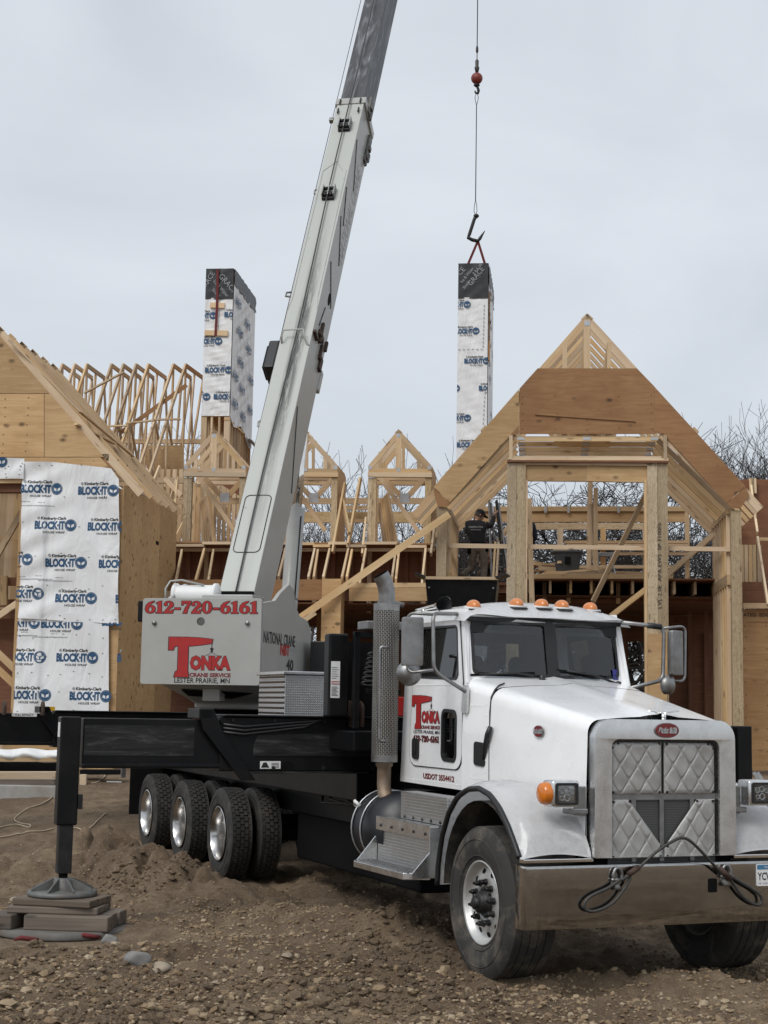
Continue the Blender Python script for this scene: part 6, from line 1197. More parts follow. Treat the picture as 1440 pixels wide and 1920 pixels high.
# wrinkled house wrap with its print
def logo(mb, fn, u, v, k=1.0, rot=0):                       # u, v: centre of the big word; k: scale; mats 0 blue, 1 black
    c, s = math.cos(rot), math.sin(rot); g = lambda a, b: fn(u+k*(a*c-b*s), v+k*(a*s+b*c))
    t = text_mesh('BLOCK·IT', .20, .011, .66, 'CENTER', spacing=.97); put2d(mb, t, g, (-.09, -.07), 0)
    put2d(mb, text_mesh('Kimberly-Clark', .075, .0025, 1.0), g, (-.02, .105), 1); put2d(mb, text_mesh('HOUSE WRAP', .058, .001, 1.08), g, (.0, -.155), 1)
    put2d(mb, ([(x, y) for x, y in circ(0, 0, .028, 10)], [tuple(range(10))]), g, (-.295, .13), 2)
    n = 22; ring = []
    for i in range(n):
        a0, a1 = 2*math.pi*i/n, 2*math.pi*(i+1)/n; V = [mb.bm.verts.new(g(.305+r*math.cos(a), -.0+r*math.sin(a))) for r, a in ((.112, a0), (.112, a1), (.098, a1), (.098, a0))]; mb.bm.faces.new(V).material_index = 0
    pages = [[(.305+q*.066, .034), (.305+q*.010, .006), (.305+q*.010, -.048), (.305+q*.066, -.020)] for q in (-1, 1)]; lps = [circ(.305, 0, .093, 22)]+pages; tr = geometry.tessellate_polygon([[Vector((p[0], p[1], 0)) for p in l] for l in lps]); V = [mb.bm.verts.new(g(*p)) for l in lps for p in l]
    for q in tr: mb.bm.faces.new([V[i] for i in q]).material_index = 0
def clip(mb, planes):
    bm = mb.bm
    for co, no in planes: bmesh.ops.bisect_plane(bm, geom=bm.verts[:]+bm.edges[:]+bm.faces[:], plane_co=co, plane_no=no, clear_outer=True)
PM = ['print_blue', 'print_black', 'print_grey']
def wob(u, v, s=0):
    return .026*math.sin(3.1*u+1.7*v+s)*math.sin(2.3*v-1.1*u+2*s)+.017*math.sin(9*u+4*v+s)*math.sin(1.3*v+s)+.013*math.sin(14*v-6*u+3*s)*max(0, math.sin(2*u+s))
fold = hp(91, 1000, YL).x
def sheet_y(u, v, s): return YL-.085-.05*(1/(1+math.exp((u-fold)/.02)))-wob(u, v, s)*1.0
def wrap_sheet(px, s, dy, zr, logos, scale, lines=()):
    P = [hp(a, b, YL) for a, b in px]; x0, x1 = min(p.x for p in P), max(p.x for p in P); z0, z1 = min(p.z for p in P), max(p.z for p in P); nu, nv = 70, 90; m = MB(); m.grid(nu, nv, lambda a, b: (x0+(x1-x0)*a, 0, z0+(z1-z0)*b)); bm = m.bm; N = len(P)
    ar = sum(P[i].x*P[(i+1) % N].z-P[(i+1) % N].x*P[i].z for i in range(N))
    for i in range(N):
        e = P[(i+1) % N]-P[i]; no = Vector((e.z, 0, -e.x))*(1 if ar > 0 else -1); bmesh.ops.bisect_plane(bm, geom=bm.verts[:]+bm.edges[:]+bm.faces[:], plane_co=Vector((P[i].x, 0, P[i].z)), plane_no=no, clear_outer=True)
    for v in bm.verts: u, w = v.co.x, v.co.z; v.co.y = sheet_y(u, w, s)+dy-.02*math.exp(-((u-x1)/.12)**2)*math.sin(w*3.7)
    o = m.build('house_wrap', 'house_wrap', house, smooth=180)
    for lx, ly in logos:
        q = hp(lx, ly, YL); m = MB(); logo(m, lambda a, b: Vector((a, 0, b)), q.x, q.z, scale); clip(m, [(Vector((x0, 0, 0)), Vector((-1, 0, 0))), (Vector((x1-.01, 0, 0)), Vector((1, 0, 0))), (Vector((0, 0, zr[0])), Vector((0, 0, -1))), (Vector((0, 0, zr[1])), Vector((0, 0, 1)))])
        for v in m.bm.verts: v.co.y = sheet_y(v.co.x, v.co.z, s)+dy-.004-.02*math.exp(-((v.co.x-x1)/.12)**2)*math.sin(v.co.z*3.7)
        if len(m.bm.faces): m.build('printed_logo', PM, o)
        else: m.bm.free()
    for lx0, lx1, ly in lines:
        q = hp((lx0+lx1)/2, ly, YL); m = MB(); put2d(m, text_mesh('www.kimberly-clarkbuildingmaterials.com', .034, .0, 1.02), lambda a, b: Vector((q.x+a, 0, q.z+b))); put2d(m, text_mesh('made in usa', .026, 0, 1), lambda a, b: Vector((q.x+.06+a, 0, q.z+.06+b)))
        clip(m, [(Vector((x0, 0, 0)), Vector((-1, 0, 0))), (Vector((x1-.01, 0, 0)), Vector((1, 0, 0)))])
        for v in m.bm.verts: v.co.y = sheet_y(v.co.x, v.co.z, s)+dy-.004
        m.build('printed_line', 'print_black', o)
    st_ = MB(); rg = random.Random(int(s*99))
    for k in range(46):
        u = x0+.06+(x1-x0-.12)*(k % 8)/7+rg.uniform(-.03, .03); w = z0+.08+(z1-z0-.16)*(k//8)/5+rg.uniform(-.05, .05); y = sheet_y(u, w, s)+dy; st_.box(u-.012, u+.012, y-.008, y-.003, w-.004, w+.004)
    q = st_.build('staples', 'print_black', o); q['kind'] = 'stuff'
    return o
zA, zB, zC = hp(100, 1164, YL).z, hp(100, 866, YL).z, hp(100, 1350, YL).z
LS = .92
wrap_sheet([(28, 1342), (223, 1346), (230, 1235), (216, 1196), (206, 1168), (206, 1150), (39, 1150)], 1.7, .012, (zC, zA-.02), [(117, 1170), (48, 1232), (145, 1233), (258, 1234), (58, 1303), (170, 1305), (38, 1168), (230, 1166)], LS, ((85, 0, 1193), (195, 0, 1196)))
wrap_sheet([(40, 1160), (224, 1170), (226, 1000), (225, 900), (203, 869), (103, 868), (47, 862)], .3, 0, (zA, zB), [(80, 918), (185, 921), (106, 986), (203, 988), (26, 1050), (125, 1056), (224, 1058), (46, 1114), (143, 1122), (256, 1124)], LS, ((60, 0, 943), (150, 0, 951), (40, 0, 1083), (140, 0, 1088), (215, 0, 1091)))
wrap_sheet([(-140, 900), (50, 900), (50, 862), (-140, 858)], .9, -.012, (hp(0, 899, YL).z, hp(0, 860, YL).z), [(-20, 868)], LS)
# ------------------------------------------------------------------ main roof trusses at the back left
YM = 7.2
def backtruss(px, py):
    pk = hp(px, py, YM); t = grp('roof_truss'); x = pk.x; e = HF.onx(px-72, py+215, x); bk = HF.onx(px+33, py+24, x)
    f = (pk.z-e.z); 
    S('top_chord', (x, pk.y, pk.z), (x, e.y, e.z), .10, .045, parent=t); B = bk; S('top_chord', (x, pk.y, pk.z), B, .10, .045, parent=t)
    S('king_post', (x+.003, pk.y, pk.z-.05), (x+.003, pk.y, pk.z-f*.8), .09, .04, up=(0, 1, 0), parent=t)
    m1 = Vector((x, pk.y+(e.y-pk.y)*.5, pk.z-f*.5)); S('web', m1, (x, pk.y-.02, pk.z-f*.95), .08, .04, parent=t); S('web', (x, B.y, B.z), (x, pk.y+.25, pk.z-f*1.05), .08, .04, up=(0, 1, 0), parent=t); S('web', (x, B.y-.05, B.z), (x, B.y+.9, e.z), .08, .04, up=(0, 1, 0), parent=t); S('web', m1, (x, m1.y, pk.z-f*1.05), .08, .04, up=(0, 1, 0), parent=t)
    S('web', (x, (pk.y+B.y)/2, (pk.z+B.z)/2), (x, pk.y+.5, pk.z-f*.7), .08, .04, up=(0, 1, 0), parent=t); S('web', (x, m1.y-.35, m1.z-f*.22), (x, m1.y+.15, pk.z-f*1.04), .08, .04, up=(0, 1, 0), parent=t); S('bottom_chord', (x, e.y, e.z+.02), (x, B.y+.95, e.z+.02), .09, .04, parent=t); g = Vector((x, pk.y, pk.z-.1)); boxp('gusset_plate', x-.026, x-.023, g.y-.09, g.y+.09, g.z-.09, g.z+.05, 'gusset', t)
    return pk, e
for px in (117, 140, 163, 209, 231, 255, 278, 325, 348): backtruss(px, 685)
for x0, x1, y0, y1 in ((158, 232, 737, 698), (207, 238, 799, 798), (236, 290, 794, 788), (287, 338, 787, 786)): S('lateral_brace', hp(x0, y0, 5.2), hp(x1, y1, 5.2), .035, .09, 'lumber_pale')
S('lateral_brace', hp(225, 812, 6.0), hp(350, 722, 6.5), .10, .04, 'plywood'); hbeam(215, 380, 824, 832, 7.5, .1, 'lumber'); hbeam(292, 345, 896, 906, 3.0, .1); 
pan('plywood_panel', [(270, 835), (345, 835), (345, 1010), (290, 1010)], 6.0, 'plywood_pale')
for k in range(9): q = hp(300+12*k, 1000, 4.6); S('stud', (q.x, 4.6, zl-.2), (q.x, 4.6, hp(300, 905 if k > 3 else 880, 4.6).z), .09, .04, 'lumber', up=(1, 0, 0))
for tx, ty, bx_, by in ((273, 880, 285, 905), (300, 875, 290, 900), (309, 897, 340, 930), (333, 898, 312, 965), (348, 975, 325, 1020)): S('brace', hp(tx, ty, 2.4), hp(bx_, by, 2.2), .09, .04, 'lumber_pale')
pan('plywood_panel', [(390, 893), (452, 893), (452, 932)], YD+2.2, 'plywood_red')
for k in range(8): q = hp(392+9*k, 1000, YD+3.4); S('stud', (q.x, YD+3.4, zl), (q.x, YD+3.4, hp(400, 900, YD+3.4).z), .08, .04, 'lumber', up=(1, 0, 0))
# ------------------------------------------------------------------ chimney chase standing on its frame
def chase(root, frm_mat, x0, x1, y0, y1, z0, z1, black, logosF, logosS, k, sideblack=.35):
    m = MB(); m.box(x0+.01, x1-.01, y0+.01, y1-.01, z0+.05, z1-.01); m.build('sheathing', 'osb', root)
    wb = lambda u, v: .010*math.sin(5*u+3*v)+.008*math.sin(9*v-4*u)
    f = MB(); f.grid(14, 60, lambda a, b: (x0+(x1-x0)*a, y0-.012-wb((x1-x0)*a*2, z1*b*1.2)*math.sin(math.pi*a), z0+(z1-black-z0)*b)); fo = f.build('house_wrap', 'house_wrap', root, smooth=180)
    def sf(a, b): z = z0+(z1-sideblack-z0)*b; return (x1+.016+wb(a*7, z*2.3)*1.6*math.sin(math.pi*a), y0+(y1-y0)*a, z-(.28*a+.12*math.sin(a*9))*(1-b)**6)
    s = MB(); s.grid(40, 60, sf); so = s.build('house_wrap', 'house_wrap', root, smooth=180)
    b = MB(); b.grid(10, 10, lambda a, c: (x0+(x1-x0)*a, y0-.022-wb(a*3, c*2)*math.sin(math.pi*a), z1-black-.03+(black+.03)*c)); b.box(x0-.005, x1+.006, y0-.008, y1, z1-.02, z1); b.grid(16, 6, lambda a, c: (x1+.03+wb(a*9, c*3)*.8, y0+(y1-y0)*a, z1-sideblack-.04+(sideblack+.04)*c+.0), flip=False); bo = b.build('roof_membrane', 'membrane', root, smooth=180)
    tx = MB(); r = R(40 if root is house else 38); g = lambda u, v: (u, y0-.040, v)
    if root is house:
        put2d(tx, text_mesh('GRACE', .20, .0, .9), g, (x0+.50, z1-.42), 0, 1, R(-48)); put2d(tx, text_mesh('Ice & Water', .12, .001, .9), g, (x0+.36, z1-.53), 0, 1, R(-48)); put2d(tx, text_mesh('Shield', .12, .001, .9), g, (x0+.24, z1-.64), 0, 1, R(-48)); put2d(tx, text_mesh('GRACE', .18, .0, .9), g, (x0+.1, z1-.35), 0, 1, R(60))
    else:
        put2d(tx, text_mesh('GRACE', .20, .0, .9), g, (x0+.52, z1-.40), 0, 1, R(52)); put2d(tx, text_mesh('Ice & Water', .11, .001, .9), g, (x0+.26, z1-.35), 0, 1, R(52)); put2d(tx, text_mesh('Shield', .11, .001, .9), g, (x0+.24, z1-.62), 0, 1, R(52)); put2d(tx, text_mesh('CE', .2, .0, .9), g, (x0+.13, z1-.26), 0, 1, R(52)); put2d(tx, text_mesh('E & R 30i', .10, .001, .9), g, (x0+.53, z1-.18), 0, 1, R(52))
    clip(tx, [(Vector((x0+.01, 0, 0)), Vector((-1, 0, 0))), (Vector((x1-.01, 0, 0)), Vector((1, 0, 0))), (Vector((0, 0, z1-.01)), Vector((0, 0, 1))), (Vector((0, 0, z1-black)), Vector((0, 0, -1)))]); tx.build('printed_name', 'print_grey', bo)
    for u, v in logosF:
        m = MB(); logo(m, lambda a, c: Vector((a, y0-.030, c)), u, v, k); clip(m, [(Vector((x0, 0, 0)), Vector((-1, 0, 0))), (Vector((x1, 0, 0)), Vector((1, 0, 0)))])
        if len(m.bm.faces): m.build('printed_logo', PM, fo)
        else: m.bm.free()
    for u, v in logosS:
        m = MB(); logo(m, lambda a, c: Vector((x1+.052, a, c)), u, v, k); clip(m, [(Vector((0, y0, 0)), Vector((0, -1, 0))), (Vector((0, y1, 0)), Vector((0, 1, 0)))])
        if len(m.bm.faces): m.build('printed_logo', PM, so)
        else: m.bm.free()
    return fo, so
YC = 6.8; c0, c1 = hp(380, 780, YC), hp(433, 780, YC); ct = hp(410, 504, YC).z; cb = c0.z; CX0, CX1 = hp(382.5, 640, YC).x, hp(434.5, 640, YC).x
pz = lambda py: hp(410, py, YC).z
lf = [(CX0-.05, pz(592)), (CX1+.12, pz(590)), (CX0+.10, pz(640)), (CX0+.37, pz(694)), (CX1-.08, pz(744)), (CX0-.15, pz(744))]
sd_ = [(YC+.45, pz(560)), (YC+1.65, pz(578)), (YC+.75, pz(610)), (YC+1.9, pz(622)), (YC+.95, pz(664)), (YC+2.3, pz(676)), (YC+.35, pz(700)), (YC+1.2, pz(712)), (YC+2.3, pz(735)), (YC+.4, pz(752)), (YC+1.4, pz(762))]
fo, so = chase(house, 'osb', CX0, CX1, YC, YC+2.8, cb, ct, pz(504)-pz(559), lf, sd_, .86)
for py, x0, x1 in ((572, 394, 421), (624, 384, 427)): a, b = hp(x0, py, YC-.04), hp(x1, py+1, YC-.04); S('nailer_block', a, b, .13, .04, 'lumber_pale')
sp_ = MB(); a, b, c = hp(408, 504, YC-.07), hp(407, 570, YC-.07), hp(404, 630, YC-.07); sp_.beam(a, b, .06, .008, (1, 0, 0)); sp_.beam(b, c, .06, .008, (1, 0, 0)); sp_.build('lifting_strap', 'strap_red', house)
zb_ = hp(400, 905, YC).z-.6
for k in range(4): x = CX0+.06+(CX1-CX0-.12)*k/3; S('stud', (x, YC+.07, zb_), (x, YC+.07, cb+.06), .14 if k in (0, 3) else .05, .12, 'lumber', up=(1, 0, 0))
for k in range(9): y = YC+.15+.33*k; S('stud', (CX1-.06, y, zb_), (CX1-.06, y, cb+.06-.02*k), .10, .04, 'lumber', up=(1, 0, 0)); S('stud', (CX0+.06, y, zb_), (CX0+.06, y, cb+.05), .10, .04, 'lumber', up=(1, 0, 0))
S('wall_plate', (CX1-.06, YC, cb-.08), (CX1-.06, YC+2.8, cb-.12), .05, .14); S('wall_plate', (CX0, YC+.07, cb+.02), (CX1, YC+.07, cb+.02), .05, .14)
tl = MB(); tl.grid(8, 6, lambda a, b: (CX1+.02+.38*b+.05*math.sin(a*7), YC+2.0+.8*a, cb-.15-.75*b*(.6+.4*a)+.10*math.sin(b*3))); tl.build('loose_wrap_flap', 'house_wrap', house, smooth=180)
# ================================================================== bare trees behind the house
def tree(px, Y, H, spread, seed, label, kind='upright', mat='bark', r0=.2, maxb=2600, grp_='bare trees behind the house'):
    rg = random.Random(seed); p = WF.ony(px, 1335, Y); base = Vector((p.x, Y, -.2)); segs = []                    # (points, radii, depth)
    stack = [(Vector((0, 0, 0)), Vector((rg.uniform(-.06, .06), rg.uniform(-.06, .06), 1)).normalized(), H*(.34 if kind == 'oak' else .42), r0, 0)]; cnt = 0
    while stack:
        s = stack.pop(0); pos, d, ln, r, dep = s; n = 5 if dep < 2 else 4 if dep < 3 else 3 if dep < 5 else 2; pts = [pos]; rs = [r]; q = pos.copy(); dd = d.copy(); curl = (.21 if kind == 'oak' else .10)*(1+.06*dep)
        for i in range(n):
            dd = (dd+Vector((rg.gauss(0, curl), rg.gauss(0, curl), rg.gauss(.04 if kind == 'oak' else .10, curl*.7)))).normalized(); q = q+dd*ln/n; pts.append(q.copy()); rs.append(r*(1-.42*(i+1)/n))
        segs.append((pts, rs, dep)); cnt += 1
        if dep >= 7 or cnt+len(stack) > maxb*(1.5 if kind == 'oak' else 3.2) or rs[-1] < .004: continue
        k = rg.choice((4, 4, 5) if dep < 2 else (4, 5, 5) if dep < 5 else (3, 4))
        for j in range(k):
            at = 1.0 if j == 0 else rg.uniform(.35, 1.0); i = min(n-1, int(at*n)); t = at*n-i; bp = pts[i].lerp(pts[i+1], t); ax = Vector((rg.gauss(0, 1), rg.gauss(0, 1), rg.gauss(0, .5))).normalized(); ang = rg.uniform(.25, .6) if j == 0 else rg.uniform(.45, 1.05)*spread
            nd = (dd*math.cos(ang)+(ax-dd*ax.dot(dd)).normalized()*math.sin(ang)); 
            if kind == 'oak': nd.z = nd.z*.75+.05
            nd.normalize(); rr = rs[min(i+1, n)]*(.88 if j == 0 else rg.uniform(.5, .76)); stack.append((bp, nd, ln*rg.uniform(.58, .86), max(rr, .004), dep+1))
    root = thing('bare_tree', label, 'tree', None, base, grp_); top = max(max(p.z for p in s[0]) for s in segs); kz = H/top
    for nm, test in (('trunk', lambda d: d == 0), ('crown', lambda d: d > 0)):
        V, F = [], []
        for pts, rs, dep in segs:
            if not test(dep): continue
            n = 7 if dep < 2 else 4 if dep < 4 else 3; b0 = len(V); prev = None
            for i, (pt, r) in enumerate(zip(pts, rs)):
                t = (pts[min(i+1, len(pts)-1)]-pts[max(i-1, 0)]).normalized(); nx_ = t.orthogonal().normalized() if prev is None else (prev-t*prev.dot(t)).normalized(); prev = nx_; by = t.cross(nx_)
                for k in range(n): a = 2*math.pi*k/n; w = pt+(nx_*math.cos(a)+by*math.sin(a))*max(r, .0105); V.append((w.x*kz, w.y*kz, w.z*kz))
                if i:
                    for k in range(n): F.append((b0+(i-1)*n+k, b0+(i-1)*n+(k+1) % n, b0+i*n+(k+1) % n, b0+i*n+k))
        me = bpy.data.meshes.new(nm); me.from_pydata(V, [], F); me.polygons.foreach_set('use_smooth', [True]*len(F)); me.materials.append(MAT[mat]); link(bpy.data.objects.new(nm, me), root, Matrix())
    return root
tree(1085, 50, 11.2, 1.25, 3, 'thick crooked dark tree seen through the middle of the gable opening', 'oak', r0=.50, maxb=3400)
tree(985, 54, 10.6, 1.25, 4, 'crooked dark tree behind the left post of the gable opening', 'oak', r0=.42, maxb=3000)
tree(1185, 53, 11.0, 1.2, 5, 'crooked dark tree behind the diagonal brace at the right of the gable opening', 'oak', r0=.42, maxb=3000)
tree(1285, 56, 12.4, 1.15, 6, 'spreading bare tree just right of the gable, behind its right roof slope', 'oak', r0=.36, maxb=3000)
tree(905, 58, 10.0, 1.2, 7, 'bare tree behind the ladder and the man in black', 'oak', r0=.34, maxb=2600)
tree(1345, 62, 14.6, 1.0, 8, 'thin bare tree with loose twigs rising past the right roof slope', 'upright', r0=.2, maxb=3000)
tree(1432, 58, 15.0, 1.0, 9, 'dense twiggy bare tree at the right edge of the picture', 'upright', r0=.24, maxb=4200)
tree(640, 60, 12.9, .95, 10, 'slender bare tree standing up between the two right hand dormers', 'upright', 'bark_grey', r0=.15, maxb=2600)
tree(690, 64, 12.2, .95, 12, 'low bare tree behind the left post of the right hand dormer', 'upright', 'bark_grey', r0=.14, maxb=2200)
tree(585, 62, 11.6, 1.0, 13, 'bare tree seen through the dormer beside the lift cylinder', 'upright', 'bark_grey', r0=.16, maxb=2400)
tree(770, 60, 9.4, 1.05, 14, 'bare tree seen through the right hand dormer frame', 'upright', r0=.17, maxb=2400)
tree(835, 62, 13.2, 1.0, 15, 'small bare tree left of the wrapped chimney hanging from the crane', 'upright', 'bark_grey', r0=.14, maxb=2000)
tree(480, 62, 12.6, 1.0, 16, 'bare tree between the standing chimney and the boom', 'upright', 'bark_grey', r0=.16, maxb=2200)
tree(335, 64, 13.8, 1.0, 17, 'bare tree seen through the roof trusses left of the standing chimney', 'upright', 'bark_grey', r0=.17, maxb=2400)
tree(250, 66, 13.6, 1.0, 18, 'bare tree behind the roof trusses nearest the left plywood gable', 'upright', 'bark_grey', r0=.15, maxb=2000)
tree(1395, 66, 14.2, 1.0, 21, 'thin bare tree behind the top right corner of the plywood bay', 'upright', 'bark_grey', r0=.18, maxb=2600)
hl = MB(); hl.grid(40, 4, lambda a, b: (-120+240*a, 120+30*b, -1+ (2.6+.9*math.sin(a*23)+.6*math.sin(a*61))*math.sin(math.pi*b*.5))); o = hl.build('hill', 'bark_grey', smooth=180); tag(o, kind='structure')
# ================================================================== load on the hook
best = min((abs(WF.ony(893, 250, (KF.w(0, y, 0)).y).x-KF.w(0, y, 0).x), y) for y in [10+.05*k for k in range(200)])[1]
LY = KF.w(0, best, 0).y; LX = KF.w(0, best, 0).x; wp = lambda px, py: Vector((WF.ony(px, py, LY).x, LY, WF.ony(px, py, LY).z))
z = lambda py: WF.ony(893, py, LY).z
rope_len = (best+.80)/math.cos(EL)
RX = wp(893, 250).x
hb_ = thing('hook_ball', 'red overhaul ball with hook hanging on the crane rope', 'hook ball', None, (RX, LY, z(147)))
def LM(mb, name, mats, root, **k): return mb.build(name, mats, root, **k)
rb_ = (z(136)-z(157))/2; zc = z(147); L_ = lambda py: z(py)-zc
b = MB(); b.lathe([(rb_*math.sin(math.pi*k/16), -rb_*math.cos(math.pi*k/16)) for k in range(17)], 24); LM(b, 'ball', 'red_ball', hb_, smooth=60)
b = MB(); b.tube([(0, 0, L_(700-700)+2), (0, 0, L_(112))], .012, 6); b.tube([(0, 0, 22), (0, 0, L_(100))], .013, 6); LM(b, 'hoist_rope', 'rope_steel', hb_, smooth=60)
b = MB(); b.tube([(0, 0, L_(86)), (0, 0, L_(90)), (0, 0, L_(97)), (0, 0, L_(99))], [.02, .035, .035, .02], 8); b.tube([(0, 0, L_(112)), (0, 0, L_(114)), (0, 0, L_(124)), (0, 0, L_(127)), (0, 0, L_(136))], [.03, .05, .045, .07, .04], 8); LM(b, 'wedge_socket', 'rope_steel', hb_, smooth=50)
b = MB(); b.tube([(0, 0, L_(156)), (0, 0, L_(160)), (0, 0, L_(163))], [.05, .09, .04], 10); b.tube([(0, 0, L_(161)), (.03, 0, L_(165)), (.05, 0, L_(170)), (.03, 0, L_(175)), (-.03, 0, L_(174)), (-.05, 0, L_(170))], [.035, .035, .04, .038, .03, .015], 8); LM(b, 'hook', 'steel_dark', hb_, smooth=60)
sl = thing('wire_sling', 'thin wire sling hanging from the red ball down to the bent lifting bar', 'sling', None, (RX, LY, z(290)))
sz = lambda py: z(py)-z(290); b = MB()
for q in (-1, 1): b.tube([(0, 0, sz(173)), (q*.045, 0, sz(182)), (q*.03, 0, sz(190)), (0, 0, sz(197))], .009, 5); b.tube([(0, 0, sz(375)), (q*.03, 0, sz(385)), (q*.04, 0, sz(396)), (0, 0, sz(404))], .009, 5)
b.tube([(0, 0, sz(195)), (0, 0, sz(377))], .013, 6); LM(b, 'wire_rope', 'rope_steel', sl, smooth=60)
hk = thing('lifting_bar', 'bent black steel lifting hook between the wire sling and the hanging chimney', 'lifting hook', None, (RX, LY, z(430)))
hp2 = lambda px, py: wp(px, py)-Vector((RX, LY, z(430)))
b = MB(); b.tube([hp2(893, 404), hp2(889, 412), hp2(880, 440), hp2(878, 446), hp2(886, 450), hp2(896, 452), hp2(900, 447), hp2(909, 433)], [.05, .045, .045, .05, .05, .05, .045, .01], 8); LM(b, 'hook_shank', 'steel_dark', hk, smooth=50)
b = MB(); b.lathe([(.075*math.sin(math.pi*k/8), -.06*math.cos(math.pi*k/8)) for k in range(9)], 12, Matrix.Translation(hp2(893, 405))); LM(b, 'eye', 'steel_dark', hk, smooth=60)
# the hanging chimney
HFc = Frame((wp(888, 600).x, LY, 0), -6.5); ch = thing('hanging_chimney', 'wrapped chimney chase with black top hanging from the crane by red straps', 'chimney', HFc)
hx0, hx1 = HFc.ony(857.5, 680, 0).x, HFc.ony(914, 680, 0).x; hz = lambda py: HFc.ony(886, py, 0).z
chase(ch, 'osb', hx0, hx1, 0, 2.9, hz(905), hz(494), hz(494)-hz(558), [(hx0-.02, hz(571)), (hx0+.22, hz(621)), (hx0+.50, hz(677)), (hx1+.10, hz(728)), (hx0-.28, hz(728)), (hx0+.02, hz(784)), (hx0+.33, hz(834))], [(.9, hz(600)), (1.8, hz(640)), (.8, hz(700)), (1.7, hz(760)), (.9, hz(810))], .86, .5)
tp_ = MB()
for u0, v0, u1, v1 in ((hx1-.10, hz(572), hx1-.12, hz(655)), (hx0+.02, hz(656), hx1-.06, hz(656)), (hx1-.06, hz(735), hx1-.10, hz(800))):
    n = int((abs(u1-u0)+abs(v1-v0))/.11)
    for k in range(n):
        f = k/n; u, v = u0+(u1-u0)*f, v0+(v1-v0)*f
        if abs(u1-u0) > abs(v1-v0): tp_.box(u, u+.06, -.034, -.032, v, v+.018)
        else: tp_.box(u-.01, u+.012, -.034, -.032, v-.06, v)
o = tp_.build('staple_lines', 'print_grey', ch); o['kind'] = 'stuff'
pt = MB(); pt.grid(6, 22, lambda a, b: (hx1+.06+.03*math.sin(b*19+a*3), .15+.8*a, hz(540)-b*(hz(540)-hz(675))+.05*math.sin(a*9))); pt.build('torn_wrap', 'house_wrap', ch, smooth=180)
pt = MB(); pt.box(hx1+.02, hx1+.05, .1, .2, hz(650), hz(545)); pt.box(hx1+.02, hx1+.06, .0, .08, hz(676), hz(640)); pt.build('bare_batten', 'plywood', ch)
st = thing('lifting_strap', 'pair of red lifting straps from the bent hook to the hanging chimney top', 'strap', None, (RX, LY, z(494)))
b = MB(); q = lambda px, py: wp(px, py)-Vector((RX, LY, z(494)))
o0 = q(896, 452); b.beam(o0, q(878, 494)+Vector((0, .05, 0)), .065, .012, (1, 0, 0)); LM(b, 'strap', 'strap_red', st); b = MB(); b.beam(o0, q(909.5, 494)+Vector((0, .05, 0)), .065, .012, (1, 0, 0)); LM(b, 'strap', 'strap_red', st)

# ================================================================== people on the deck
def skin_mesh(joints, edges, name, mats, parent, mat, sub=2, root=0):
    me = bpy.data.meshes.new(name); me.from_pydata([j[0] for j in joints], edges, []); o = bpy.data.objects.new(name, me); COL.objects.link(o)
    sk = o.modifiers.new('skin', 'SKIN'); sk.use_smooth_shade = True; s = o.modifiers.new('sub', 'SUBSURF'); s.levels = s.render_levels = sub
    if not me.skin_vertices: 
        bm = bmesh.new(); bm.from_mesh(me); bm.verts.layers.skin.verify(); bm.to_mesh(me); bm.free()
    for i, j in enumerate(joints):
        r = j[1]; me.skin_vertices[0].data[i].radius = r if isinstance(r, tuple) else (r, r); me.skin_vertices[0].data[i].use_root = (i == root)
    dg = bpy.context.evaluated_depsgraph_get(); m2 = bpy.data.meshes.new_from_object(o.evaluated_get(dg)); bpy.data.objects.remove(o); bpy.data.meshes.remove(me)
    m2.materials.clear(); m2.materials.append(MAT[mats]); return link(bpy.data.objects.new(name, m2), parent, mat)
